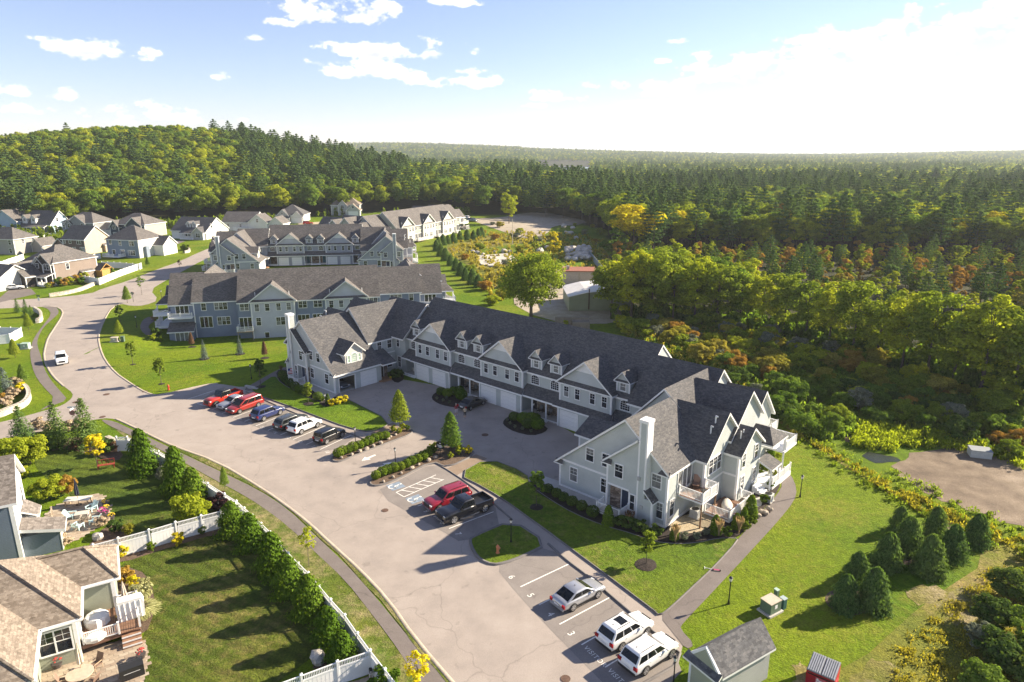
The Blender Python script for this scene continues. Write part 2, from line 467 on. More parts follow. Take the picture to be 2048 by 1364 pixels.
YARD2 = grassmat('striped_yard_small', (0.050, 0.085, 0.009), (0.085, 0.115, 0.012), (0.20, 0.155, 0.055), 0.1, (R(75), 1.3))
VERGE = grassmat('patchy_verge', (0.060, 0.105, 0.012), (0.105, 0.125, 0.016), (0.27, 0.215, 0.11), 0.85, None, 2.2)
DIRT = ground_like('pale_dirt', [(0.3, (0.20, 0.165, 0.12)), (0.5, (0.33, 0.28, 0.215)), (0.7, (0.42, 0.37, 0.30))], 0.5, 6.0, bd=0.05, fv=0.22)
GRAVEL = ground_like('brown_gravel', [(0.34, (0.11, 0.080, 0.055)), (0.5, (0.20, 0.152, 0.105)), (0.66, (0.30, 0.24, 0.175))], 0.35, 8.0, bd=0.08, fv=0.35)
STONES = ground_like('tan_gravel', [(0.3, (0.30, 0.24, 0.15)), (0.7, (0.45, 0.38, 0.26))], 3.0, 12.0, bd=0.05, fv=0.4)
CSLAB = ground_like('bare_slab', [(0.3, (0.40, 0.37, 0.31)), (0.7, (0.55, 0.51, 0.44))], 0.6, 6.0, bd=0.01, fv=0.12)
BARK = ground_like('bark', [(0.3, (0.06, 0.05, 0.04)), (0.7, (0.14, 0.115, 0.09))], 3.0, 14.0, bd=0.05, fv=0.3)
WOOD = plain('stained_wood', (0.30, 0.17, 0.09), 0.6, var=0.25, sc=4)
DECKW = plain('deck_boards', (0.25, 0.14, 0.085), 0.6, var=0.22, sc=3)
GREYDECK = plain('grey_boards', (0.30, 0.24, 0.19), 0.7, var=0.2, sc=3)
BLACK = plain('black_metal', (0.012, 0.012, 0.013), 0.4, var=0.2)
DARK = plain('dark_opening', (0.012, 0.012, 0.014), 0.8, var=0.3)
GLASS = glassmat('window_glass', (0.018, 0.022, 0.03))
BLIND = glassmat('window_with_blind', (0.16, 0.165, 0.165), 0.25)
GREENGL = glassmat('pale_green_glass', (0.30, 0.42, 0.33), 0.15)
BOULD = ground_like('boulder_stone', [(0.3, (0.22, 0.18, 0.14)), (0.7, (0.42, 0.36, 0.29))], 2.0, 9.0, bd=0.06, fv=0.3)
ROCKW = ground_like('pale_rock', [(0.3, (0.34, 0.31, 0.27)), (0.7, (0.55, 0.52, 0.47))], 2.0, 9.0, bd=0.06, fv=0.3)
ROOFG = shingles('charcoal_shingles', (0.070, 0.070, 0.074), (0.094, 0.091, 0.092), (0.126, 0.119, 0.115))
ROOFG2 = shingles('weathered_shingles', (0.085, 0.080, 0.078), (0.118, 0.108, 0.102), (0.16, 0.145, 0.132))
ROOFT = shingles('tan_shingles', (0.155, 0.125, 0.098), (0.205, 0.168, 0.134), (0.26, 0.218, 0.175), 0.19)
STONEV = stonemat('stone_veneer', (0.12, 0.085, 0.065), (0.22, 0.165, 0.125), (0.34, 0.27, 0.21))
STONEW = stonemat('dry_stone', (0.42, 0.37, 0.29), (0.55, 0.50, 0.41), (0.66, 0.61, 0.52), 1.8)
PAVER = stonemat('paver_base', (0.36, 0.28, 0.20), (0.42, 0.34, 0.25), (0.50, 0.41, 0.31), 2.5)
TYRE = plain('tyre_rubber', (0.012, 0.012, 0.012), 0.85)
RIM = plain('alloy_rim', (0.45, 0.45, 0.46), 0.35, metal=0.7)
CARGL = glassmat('car_glass', (0.010, 0.012, 0.014), 0.08)
CARGL.node_tree.nodes['Principled BSDF'].inputs['Specular IOR Level'].default_value = 0.3
HEADL = plain('headlight_lens', (0.65, 0.66, 0.68), 0.15)
TAILL = plain('taillight_lens', (0.32, 0.012, 0.012), 0.2)
PLATE = plain('number_plate', (0.62, 0.62, 0.62), 0.5)
# ================================================================ GROUND
from mathutils.geometry import delaunay_2d_cdt
def inpoly(x, y, poly):
 c = False; n = len(poly); j = n - 1
 for i in range(n):
  xi, yi = poly[i]; xj, yj = poly[j]
  if (yi > y) != (yj > y) and x < (xj - xi) * (y - yi) / (yj - yi) + xi: c = not c
  j = i
 return c
def chaik(pts, n=1, closed=True):
 for _ in range(n):
  q = []
  m = len(pts)
  rng = range(m if closed else m - 1)
  if not closed: q.append(pts[0])
  for i in rng:
   a, b = pts[i], pts[(i + 1) % m]
   q += [a * 0.75 + b * 0.25, a * 0.25 + b * 0.75]
  if not closed: q.append(pts[-1])
  pts = q
 return pts
def V2(p): return Vector((p[0], p[1], 0))
def sheet(name, pix, z, mat, smooth=1, solid=0.0, world=False, parent=None, kind='structure', sub=0, jag=0.0):
 """flat or draped patch of the setting; solid > 0 gives it real sides"""
 P = [V2(p) if world else V2(at(*p)) for p in pix]
 P = chaik(P, smooth)
 if jag:
  P = [p + Vector((rnd.uniform(-jag, jag), rnd.uniform(-jag, jag), 0)) for p in P]
 n0 = len(P)
 vin = [Vector((p.x, p.y)) for p in P]
 if sub:
  pl = [(p.x, p.y) for p in P]; st = 5.0
  gx0, gx1 = min(p[0] for p in pl), max(p[0] for p in pl); gy0, gy1 = min(p[1] for p in pl), max(p[1] for p in pl)
  gy = gy0
  while gy < gy1:
   gx = gx0
   while gx < gx1:
    if inpoly(gx, gy, pl): vin.append(Vector((gx, gy)))
    gx += st
   gy += st
 ov, oe, of, o1, o2, o3 = delaunay_2d_cdt(vin, [(i, (i + 1) % n0) for i in range(n0)], [list(range(n0))], 1, 1e-4)
 bm = bmesh.new()
 bv = [bm.verts.new((p.x, p.y, 0)) for p in ov]
 for f in of:
  try: bm.faces.new([bv[i] for i in f])
  except ValueError: pass
 bm.normal_update()
 for f in bm.faces:
  if f.normal.z < 0: f.normal_flip()
 edge = [bv[i] for i in range(n0)] if len(ov) >= n0 else bv
 for v in bm.verts:
  v.co.z = hgt(v.co.x, v.co.y) + z
 if solid:
  n = len(edge)
  lo = [bm.verts.new((v.co.x, v.co.y, v.co.z - solid)) for v in edge]
  for i in range(n):
   j = (i + 1) % n
   bm.faces.new((edge[i], lo[i], lo[j], edge[j]))
  bmesh.ops.recalc_face_normals(bm, faces=bm.faces)
  if sum(f.normal.z for f in bm.faces if abs(f.normal.z) > .9) < 0:
   bmesh.ops.reverse_faces(bm, faces=bm.faces)
 me = bpy.data.meshes.new(name); bm.to_mesh(me); bm.free()
 me.materials.append(mat)
 o = link(name, me, parent)
 if parent is None: o['kind'] = kind
 return o
def ribbon(name, pix, w, z0, z1, mat, smooth=1, closed=False, world=False, parent=None, side=0.0):
 """a raised strip (kerb, edging) along a line"""
 P = chaik([V2(p) if world else V2(at(*p)) for p in pix], smooth, closed)
 n = len(P); vs = []; fs = []
 for i in range(n):
  a = P[(i - 1) % n] if (closed or i > 0) else P[i]
  b = P[(i + 1) % n] if (closed or i < n - 1) else P[i]
  d = (b - a).normalized(); nn = Vector((-d.y, d.x, 0))
  h = hgt(P[i].x, P[i].y)
  for s, z in ((-w / 2, z0), (-w / 2 * 0.75, z1), (w / 2 * 0.75, z1), (w / 2, z0)):
   q = P[i] + nn * (s + side); vs.append((q.x, q.y, h + z))
 m = n if closed else n - 1
 for i in range(m):
  j = (i + 1) % n
  for k in range(3):
   fs.append((4 * i + k, 4 * j + k, 4 * j + k + 1, 4 * i + k + 1))
 mb = MB(); mb.add(vs, fs)
 o = mb.obj(name, mat, parent, True)
 if parent is None: o['kind'] = 'structure'
 return o
FEDGE = [(-700, 470), (0, 438), (120, 436), (215, 443), (300, 441), (430, 436), (560, 428), (700, 428), (800, 422), (880, 420), (960, 431), (1040, 428), (1130, 440),
         (1215, 462), (1225, 520), (1235, 580), (1210, 628), (1300, 644), (1430, 650), (1530, 660), (1620, 682), (1720, 714), (1830, 750), (1930, 778), (2048, 806), (2500, 900)]
FP = [at(*p) for p in FEDGE]
FPOLY = [(p.x, p.y) for p in FP] + [(900, 60), (9000, 900), (9000, 9000), (-9000, 9000), (-9000, 300)]
def inpoly(x, y, poly):
 c = False; n = len(poly); j = n - 1
 for i in range(n):
  xi, yi = poly[i]; xj, yj = poly[j]
  if (yi > y) != (yj > y) and x < (xj - xi) * (y - yi) / (yj - yi) + xi: c = not c
  j = i
 return c
LAKE = [(0.036, 830), (0.108, 830), (0.112, 1350), (0.108, 2080), (0.044, 2080), (0.040, 1500)]
LAKEP = [(a * y, y) for a, y in LAKE]
def forest(x, y):
 return inpoly(x, y, FPOLY) and not inpoly(x, y, LAKEP)
def axis_steps(segs):
 out = []
 for a, b, st in segs:
  v = a
  while v < b - 1e-6:
   out.append(v); v += st
 out.append(segs[-1][1])
 return out
def grow(a, b, s0, k):
 out = []; v = a; s = s0
 while v < b:
  out.append(v); v += s; s *= k
 return out
xs = [-v for v in grow(150, 9000, 6, 1.16)][::-1] + axis_steps([(-149, 149, 3.0)]) + grow(150, 9000, 6, 1.16)
ys = axis_steps([(-40, 20, 6.0), (20, 340, 3.2)]) + grow(343, 1200, 8, 1.03) + grow(1210, 16000, 40, 1.12)
nx, ny = len(xs), len(ys)
vs = [(x, y, hgt(x, y)) for y in ys for x in xs]
me = bpy.data.meshes.new('ground')
fs = [(j * nx + i, j * nx + i + 1, (j + 1) * nx + i + 1, (j + 1) * nx + i) for j in range(ny - 1) for i in range(nx - 1)]
me.from_pydata(vs, [], fs)
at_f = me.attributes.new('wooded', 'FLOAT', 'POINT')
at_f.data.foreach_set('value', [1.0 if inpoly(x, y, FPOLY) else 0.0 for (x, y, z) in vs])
me.polygons.foreach_set('use_smooth', [True] * len(fs))
gm, t_, b_ = nmat('ground_cover')
src = GRASS.node_tree
p_ = wpos(t_)
att = N(t_, 'ShaderNodeAttribute', attribute_name='wooded')
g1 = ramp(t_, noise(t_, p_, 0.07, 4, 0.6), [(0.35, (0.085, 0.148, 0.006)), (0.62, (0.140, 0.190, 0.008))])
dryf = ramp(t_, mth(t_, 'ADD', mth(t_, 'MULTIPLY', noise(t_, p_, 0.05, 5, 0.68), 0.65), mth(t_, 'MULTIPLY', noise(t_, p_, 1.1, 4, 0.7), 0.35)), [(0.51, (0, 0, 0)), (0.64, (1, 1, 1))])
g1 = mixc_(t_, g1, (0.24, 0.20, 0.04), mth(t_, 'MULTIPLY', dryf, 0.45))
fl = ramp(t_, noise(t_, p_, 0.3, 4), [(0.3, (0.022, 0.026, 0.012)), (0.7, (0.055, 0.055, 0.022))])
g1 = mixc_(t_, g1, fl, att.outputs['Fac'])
ff = noise(t_, p_, 6.0, 6, 0.75)
g1 = mixc_(t_, g1, ramp(t_, ff, [(0.3, (0.5,) * 3), (0.5, (1, 1, 1)), (0.72, (1.5,) * 3)]), 1.0, 'MULTIPLY')
g1 = mixc_(t_, g1, ramp(t_, noise(t_, p_, 1.4, 3), [(0.3, (0.78,) * 3), (0.7, (1.2,) * 3)]), 1.0, 'MULTIPLY')
t_.links.new(g1, b_.inputs['Base Color'])
b_.inputs['Roughness'].default_value = 0.9; b_.inputs['Specular IOR Level'].default_value = 0.1
bump(t_, b_, mth(t_, 'ADD', noise(t_, p_, 4.5, 5, 0.7), mth(t_, 'MULTIPLY', noise(t_, p_, 1.1, 4, 0.7), 0.8)), 0.25, 0.8)
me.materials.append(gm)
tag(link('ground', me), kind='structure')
wm, t_, b_ = nmat('lake_water')
b_.inputs['Base Color'].default_value = (0.05, 0.09, 0.13, 1); b_.inputs['Roughness'].default_value = 0.12
bump(t_, b_, noise(t_, wpos(t_), 0.4, 3), 0.3, 0.35)
mb = MB(); mb.add([(x, y, 1.2) for x, y in LAKEP], [tuple(range(len(LAKEP)))])
tag(mb.obj('lake', wm), kind='structure')
# ================================================================ ROADS AND PAVING
ROADL = [(935, 1400), (830, 1278), (774, 1197), (718, 1138), (661, 1087), (619, 1047), (577, 1014), (526, 978), (436, 924), (346, 892), (308, 874), (257, 849), (232, 838),
         (205, 836), (140, 850), (60, 868), (-80, 892), (-80, 862), (0, 845), (59, 830), (97, 819), (125, 811), (144, 797), (146, 786), (128, 773), (108, 755), (95, 736),
         (87, 713), (90, 695), (96, 675), (108, 657), (123, 634), (126, 622), (113, 613), (64, 614), (-80, 621), (-80, 603), (77, 598), (180, 588), (205, 577), (256, 562),
         (308, 541), (359, 523), (397, 505), (440, 488), (480, 470), (560, 470), (480, 492), (415, 515), (330, 562), (300, 580), (318, 600), (290, 611), (262, 612), (241, 607), (223, 616), (213, 631), (203, 652), (196, 675),
         (200, 697), (210, 721), (231, 746), (257, 764), (282, 780), (300, 788), (318, 791), (410, 769), (436, 767), (492, 776)]
Mo = at(829.3, 755.3); MA = R(-42.62)
def Mw(a, b):
 return Vector((Mo.x + a * math.cos(MA) - b * math.sin(MA), Mo.y + a * math.sin(MA) + b * math.cos(MA), 0))
road_poly = [at(*p) for p in ROADL] + [Mw(-14, -16), Mw(-6, -12.5), Mw(-3, 0.5), Mw(39, 0.5), Mw(42, -12), Mw(53, -16)] + [at(*q) for q in ((1470, 1088), (1400, 1165), (1335, 1238), (1376, 1312), (1290, 1400))]
ROAD = sheet('road', [(p.x, p.y) for p in road_poly], 0.012, ASPH, smooth=1, world=True, sub=5)
PK = sheet('parking_area', [(745, 985), (800, 960), (866, 925), (915, 951), (1020, 1040), (930, 1090), (880, 1060)], 0.018, ASPH2, 1)
sheet('parking_area', [(985, 1128), (1042, 1116), (1094, 1089), (1180, 1157), (1256, 1223), (1380, 1325), (1310, 1400), (1240, 1400), (1130, 1290), (1040, 1195)], 0.018, ASPH2, 1)
sheet('parking_area', [(395, 806), (430, 780), (486, 783), (600, 833), (720, 868), (665, 906), (600, 885), (500, 850)], 0.018, ASPH2, 1)
FOOT_R = [(200, 838), (230, 843), (257, 856), (333, 892), (436, 941), (518, 980), (577, 1019), (633, 1073), (690, 1126), (746, 1188), (802, 1256), (830, 1290), (893, 1364), (925, 1400)]
FOOT_L = [(870, 1400), (836, 1364), (802, 1307), (746, 1231), (690, 1160), (633, 1107), (577, 1053), (521, 1011), (476, 984), (436, 964), (333, 905), (257, 869), (215, 850)]
sheet('footpath', FOOT_R + FOOT_L, 0.022, PATHA, 1)
sheet('footpath', [(100, 813), (136, 800), (123, 785), (100, 759), (88, 736), (82, 712), (74, 690), (76, 675), (87, 654), (108, 636), (119, 625), (113, 614), (92, 611),
                   (82, 613), (97, 618), (103, 629), (85, 652), (67, 677), (60, 700), (61, 720), (69, 749), (85, 772), (113, 800), (75, 824)], 0.022, PATHA, 1, sub=2)
sheet('footpath', [(1319, 1233), (1345, 1215), (1383, 1176), (1426, 1135), (1476, 1079), (1529, 1018), (1555, 989), (1566, 968), (1555, 941), (1529, 920), (1515, 908), (1530, 906), (1555, 926),
                   (1582, 949), (1594, 978), (1589, 1002), (1555, 1044), (1500, 1104), (1420, 1190), (1398, 1213), (1365, 1248), (1360, 1258), (1390, 1290), (1372, 1300), (1345, 1265)], 0.030, PATHA, 1)
sheet('footpath', [(486, 779), (510, 765), (558, 738), (575, 733), (571, 744), (520, 772), (500, 783)], 0.022, PATHA, 1)
sheet('footpath', [(312, 640), (300, 632), (285, 640), (279, 655), (287, 668), (305, 674), (314, 672), (303, 664), (295, 652)], 0.03, PATHA, 1, sub=2)
def island(name, pix, mat, k=True, h=0.11, sm=1, kw=0.2):
 o = sheet(name, pix, h, mat, sm, solid=h + 0.03)
 if k: ribbon('kerb', pix, kw, 0.0, h + 0.03, KERB, sm, closed=True)
 return o
island('lawn', [(940, 1084), (944, 1076), (1024, 1042), (1096, 1089), (1042, 1115), (1012, 1126), (986, 1131), (961, 1121), (947, 1103)], LAWNF, kw=0.3)
island('lawn', [(915, 950), (975, 917), (1054, 947), (1060, 972), (1100, 1001), (1148, 1029), (1207, 1053), (1265, 1069), (1307, 1085), (1357, 1090), (1397, 1087), (1436, 1078), (1470, 1078),
    (1476, 1082), (1426, 1137), (1383, 1177), (1345, 1213), (1319, 1234), (1306, 1221), (1037, 1020), (970, 977)], LAWNF, kw=0.12)
island('lawn', [(498, 785), (520, 770), (549, 750), (562, 768), (600, 788), (640, 806), (665, 806), (690, 797), (700, 802), (786, 845), (745, 867), (691, 855), (638, 835), (573, 811)], LAWN, kw=0.12)
island('planting_bed', [(662, 918), (676, 905), (740, 880), (799, 856), (826, 860), (822, 869), (776, 886), (708, 912), (681, 924), (668, 924)], MULCHB, kw=0.28)
island('planting_bed', [(738, 967), (749, 955), (800, 930), (850, 905), (885, 893), (931, 895), (952, 909), (895, 937), (864, 923), (800, 957), (767, 970), (747, 973)], MULCHB, kw=0.28)
sheet('planting_bed', [(862, 797), (868, 787), (885, 779), (905, 785), (935, 796), (930, 807), (915, 815), (895, 813), (875, 807)], 0.05, MULCH, 1, solid=0.06)
sheet('planting_bed', [(1005, 845), (1012, 836), (1030, 829), (1060, 838), (1097, 855), (1090, 865), (1064, 872), (1029, 864), (1010, 853)], 0.05, MULCH, 1, solid=0.06)
sheet('planting_bed', [(778, 752), (792, 768), (810, 758), (802, 744), (786, 738)], 0.05, MULCH, 1, solid=0.06)
sheet('planting_bed', [(1060, 972), (1080, 991), (1148, 1028), (1207, 1052), (1265, 1068), (1307, 1084), (1357, 1089), (1397, 1086), (1436, 1077), (1472, 1079), (1500, 1048), (1529, 1016), (1552, 988),
                       (1562, 966), (1550, 942), (1525, 925), (1495, 940), (1440, 1000), (1330, 1040), (1200, 1000), (1121, 968), (1075, 968)], 0.125, MULCH, 1, solid=0.15)
sheet('gravel_pad', [(1331, 1061), (1370, 1028), (1432, 1030), (1424, 1054), (1395, 1068), (1360, 1070)], 0.15, STONES, 1)
sheet('front_walk', [(1072, 962), (1121, 986), (1195, 1022), (1215, 1012), (1150, 975), (1090, 955)], 0.145, CONC, 0)
sheet('garden_walk', [(1494, 975), (1552, 958), (1561, 968), (1496, 988)], 0.145, CONC, 0)
sheet('garden_walk', [(1475, 1010), (1530, 993), (1522, 1014), (1478, 1026)], 0.145, CONC, 0)
sheet('planting_bed', [(550, 742), (562, 768), (600, 789), (640, 808), (668, 806), (660, 785), (600, 765), (575, 740)], 0.13, MULCH, 1, solid=0.15)
sheet('planting_bed', [(636, 805), (648, 815), (668, 813), (697, 803), (690, 795), (660, 796)], 0.135, MULCH, 1)
sheet('side_walk', [(655, 806), (676, 790), (640, 770), (600, 752), (593, 760), (625, 782)], 0.14, CONC, 0)
sheet('pavement', [(866, 923), (895, 937), (952, 909), (975, 917), (915, 950), (905, 946)], 0.026, ground_like('brown_walk', [(0.3, (0.20, 0.145, 0.10)), (0.7, (0.26, 0.20, 0.15))], 1.0, 9, bd=0.01, fv=0.15), 0)
sheet('pavement', [(741, 867), (786, 845), (800, 857), (776, 868), (750, 880)], 0.026, bpy.data.materials['brown_walk'], 0)
ribbon('kerb', [(866, 924), (905, 946), (970, 992), (1024, 1040)], 0.16, 0.0, 0.10, KERB, 1)
ribbon('kerb', [(1096, 1088), (1129, 1118), (1180, 1156), (1256, 1222), (1320, 1275), (1374, 1318), (1280, 1372)], 0.22, 0.0, 0.12, KERB, 1)
ribbon('kerb', [(492, 784), (573, 820), (638, 845), (700, 868), (738, 882)], 0.16, 0.0, 0.10, KERB, 1)
for seg in (ROADL[0:13], ROADL[24:35], ROADL[54:68]):
 ribbon('kerb', seg, 0.35, 0.0, 0.06, ground_like('sandy_edge', [(0.3, (0.30, 0.25, 0.19)), (0.7, (0.42, 0.36, 0.29))], 1.0, 9, bd=0.02) if 'sandy_edge' not in bpy.data.materials else bpy.data.materials['sandy_edge'], 1)
VR = [(p[0], p[1]) for p in ROADL[0:11]]
sheet('verge', VR + [(262, 854), (333, 890), (436, 939), (518, 977), (577, 1017), (633, 1071), (690, 1124), (746, 1186), (802, 1253), (830, 1288), (893, 1362), (927, 1400)], 0.035, VERGE, 1, jag=0.12)
sheet('verge', FOOT_L + [(240, 868), (280, 892), (345, 925), (400, 962), (445, 1005), (530, 1075), (620, 1165), (700, 1255), (742, 1310), (815, 1400)], 0.016, VERGE, 1, jag=0.1)
sheet('lawn', [(60, 905), (130, 880), (205, 900), (290, 915), (360, 960), (420, 1010), (440, 1022), (300, 1060), (235, 1085), (170, 1010), (80, 950)], 0.016, YARD2, 1)
sheet('lawn', [(238, 1125), (330, 1095), (440, 1062), (500, 1082), (560, 1150), (600, 1200), (640, 1260), (632, 1310), (560, 1362), (500, 1400), (280, 1400), (296, 1330), (280, 1290), (300, 1240), (285, 1180), (240, 1165)], 0.016, YARD, 1)
sheet('planting_bed', [(235, 1115), (330, 1085), (445, 1045), (520, 1075), (590, 1150), (650, 1215), (700, 1280), (735, 1310), (620, 1350), (640, 1300), (636, 1255), (590, 1195), (545, 1130), (498, 1083), (440, 1065), (330, 1098), (238, 1128)], 0.024, MULCHB, 1)
sheet('planting_bed', [(95, 905), (140, 870), (205, 885), (250, 905), (235, 925), (180, 910), (130, 895)], 0.024, MULCHB, 1)
sheet('planting_bed', [(238, 1128), (300, 1150), (312, 1215), (290, 1275), (245, 1260), (230, 1200)], 0.024, MULCHB, 1)
sheet('planting_bed', [(150, 1125), (220, 1040), (262, 1062), (238, 1108), (190, 1130)], 0.024, MULCHB, 1)
MEADOW = grassmat('weedy_meadow', (0.115, 0.140, 0.016), (0.20, 0.185, 0.026), (0.27, 0.20, 0.085), 0.75, None, 1.6)
sheet('meadow', [(1540, 830), (1640, 890), (1740, 960), (1850, 1020), (1960, 1060), (2100, 1110), (2300, 1180), (2300, 1600), (1700, 1500), (1640, 1370), (1760, 1290), (1850, 1200), (1990, 1120), (1900, 1050), (1800, 1000), (1680, 925), (1590, 870)], 0.012, MEADOW, 1, jag=0.2)
sheet('gravel_basin', [(1790, 925), (1830, 905), (1930, 893), (2048, 930), (2250, 990), (2250, 1110), (2048, 1058), (1960, 1030), (1880, 1000), (1800, 955)], 0.02, GRAVEL, 2, jag=0.5)
sheet('dirt_patch', [(1680, 880), (1720, 855), (1790, 845), (1820, 860), (1800, 885), (1740, 895)], 0.018, MULCHB, 1, jag=0.2)
pw, t_, b_ = nmat('pond_water')
b_.inputs['Base Color'].default_value = (0.03, 0.035, 0.03, 1); b_.inputs['Roughness'].default_value = 0.08
bump(t_, b_, noise(t_, wpos(t_), 5, 4), 0.1, 0.8)
sheet('pond', [(1722, 910), (1742, 903), (1765, 909), (1792, 912), (1801, 923), (1775, 922), (1760, 928), (1735, 922)], 0.022, pw, 1, jag=.25)
for ring in ([(1645, 1200), (1680, 1235), (1740, 1225), (1775, 1205), (1770, 1180), (1700, 1170), (1660, 1180)], [(1740, 1130), (1800, 1125), (1880, 1150), (1885, 1135), (1830, 1100), (1780, 1100)],
             [(1850, 1060), (1920, 1110), (1985, 1085), (1960, 1060), (1900, 1050)]):
 sheet('planting_bed', ring, 0.02, MULCHB, 2, jag=0.1)
DRY = grassmat('dry_patch_grass', (0.13, 0.135, 0.022), (0.22, 0.185, 0.06), (0.33, 0.265, 0.165), 1.0, None, 3.0)
for ring in ([(1585, 1364), (1585, 1335), (1605, 1322), (1625, 1345), (1630, 1400), (1585, 1400)], [(1700, 1350), (1745, 1310), (1800, 1330), (1810, 1400), (1700, 1400)], [(1880, 1200), (1930, 1165), (1985, 1180), (2000, 1230), (1930, 1255), (1890, 1235)], [(1800, 1180), (1870, 1165), (1900, 1190), (1840, 1215)]):
 sheet('dry_grass', ring, 0.018, DRY, 2, jag=0.35)
sheet('dirt_lot', [(930, 436), (1000, 436), (1050, 425), (1085, 425), (1130, 432), (1180, 443), (1150, 452), (1110, 450), (1090, 470), (1060, 480), (1000, 462), (960, 446)], 0.05, DIRT, 1, sub=3, jag=0.4)
sheet('dirt_lot', [(1010, 600), (1080, 640), (1200, 650), (1260, 640), (1240, 600), (1180, 560), (1160, 535), (1110, 530), (1080, 560)], 0.04, DIRT, 1, jag=0.4)
sheet('concrete_slab', [(950, 513), (1015, 508), (1035, 520), (985, 534), (962, 530)], 0.3, CSLAB, 0, solid=0.35)
sheet('rough_ground', [(890, 480), (960, 470), (1090, 470), (1200, 480), (1230, 540), (1160, 545), (1090, 560), (1000, 590), (950, 540), (900, 510)], 0.03, MEADOW, 1, jag=0.4)
sheet('driveway', [(-60, 610), (0, 595), (20, 578), (62, 577), (72, 588), (20, 600), (-60, 620)], 0.02, PATHA, 0)
sheet('driveway', [(322, 483), (356, 480), (372, 482), (350, 490), (325, 492)], 0.03, PATHA, 0)
sheet('driveway', [(596, 446), (650, 443), (665, 452), (600, 458)], 0.03, STONES, 0)
MZ = 0.024
def strip(pa, pb, w=0.1, name='parking_line', parent=PK, z=MZ):
 a, b = V2(pa), V2(pb)
 d = (b - a).normalized(); n = Vector((-d.y, d.x, 0)) * w / 2
 mb = MB(); mb.add([(q.x, q.y, z) for q in (a - n, b - n, b + n, a + n)], [(0, 1, 2, 3)])
 return mb.obj(name, LINE, parent)
sd_ = (V2(at(1218, 1196)) - V2(at(1119, 1249))).normalized()
rowd = (V2(at(1210, 1335)) - V2(at(1041, 1174))).normalized()
for u, v in ((1041, 1174), (1078, 1210), (1119, 1249), (1163, 1290), (1210, 1335)):
 a = V2(at(u, v)); strip(a, a + sd_ * 5.4, 0.11)
for u, v in ((835.5, 1012.5), (867, 1034), (898, 1057.5)):
 a = V2(at(u, v)); strip(a, a + sd_ * 5.3)
sd2 = (V2(at(705, 869)) - V2(at(640.8, 899))).normalized()
for u, v in ((466, 835), (489, 843), (511.5, 852), (535.6, 861), (560.7, 870), (586, 879.5), (613, 889), (640.8, 899), (444.8, 826.8), (424.5, 819), (403, 811)):
 a = V2(at(u, v)); strip(a, a + sd2 * 5.5)
strip(at(375, 799), at(429, 781))
strip(at(394, 807), at(411, 812)); strip(at(394, 807), at(409, 801))
h = [V2(at(*p)) for p in ((792.3, 985), (872, 950), (888, 959), (808, 994))]
for i in range(3 if False else 4):
 if i != 1: strip(h[i], h[(i + 1) % 4], 0.1)
for k in (0.12, 0.30, 0.48, 0.66, 0.84):
 strip(h[0].lerp(h[1], k), h[3].lerp(h[2], min(1, k + 0.13)), 0.1, z=MZ + 0.003)
def glyph(txt, uv, size, direction, parent=PK, mat=LINE, name='bay_number', z=MZ + 0.002):
 cu = bpy.data.curves.new('t', 'FONT'); cu.body = txt; cu.size = size; cu.align_x = 'CENTER'; cu.align_y = 'CENTER'; cu.space_character = 1.18
 to = bpy.data.objects.new('t', cu); COL.objects.link(to)
 me = bpy.data.meshes.new_from_object(to.evaluated_get(bpy.context.evaluated_depsgraph_get()))
 bpy.data.objects.remove(to)
 me.materials.clear(); me.materials.append(mat)
 p = uv if isinstance(uv, Vector) else at(*uv)
 return link(name, me, parent, (p.x, p.y, z), math.atan2(direction.y, direction.x))
for tx, uv in (('7', (916, 1068)), ('6', (1023, 1154.5)), ('5', (1061, 1191)), ('4', (1101, 1229)), ('3', (1142, 1267.5)), ('8', (885, 1046)), ('9', (852, 1023))):
 glyph(tx, uv, 0.85, rowd)
for k, uv in enumerate(((654, 904), (627, 894), (600, 883.5), (576.6, 875), (550, 865), (524, 855), (500, 847), (478, 838))):
 glyph(str(10 + k), uv, 0.7, rowd)
v1 = V2(at(1190, 1313))
glyph('VISITOR', v1, 0.56, rowd, name='visitor_lettering')
glyph('VISITOR', v1 + (V2(at(1210, 1335)) - V2(at(1163, 1290))), 0.56, rowd, name='visitor_lettering')
def arrow(ut, uh):
 a, b = V2(at(*ut)), V2(at(*uh)); d = (b - a); L = d.length; d.normalize(); n = Vector((-d.y, d.x, 0))
 pts = [(0, -.16), (.55, -.16), (.55, -.55), (1, 0), (.55, .55), (.55, .16), (0, .16)]
 q = [a + d * (s * L) + n * w for s, w in pts]
 mb = MB(); mb.add([(p.x, p.y, MZ) for p in q], [(0, 1, 5, 6), (1, 2, 3), (1, 3, 5), (3, 4, 5)])
 mb.obj('painted_arrow', LINE, ROAD)
arrow((751, 910), (723, 922)); arrow((756, 936.5), (783.7, 924.6))
BLUEP = plain('blue_pavement_paint', (0.19, 0.235, 0.29), 0.8, var=0.2)
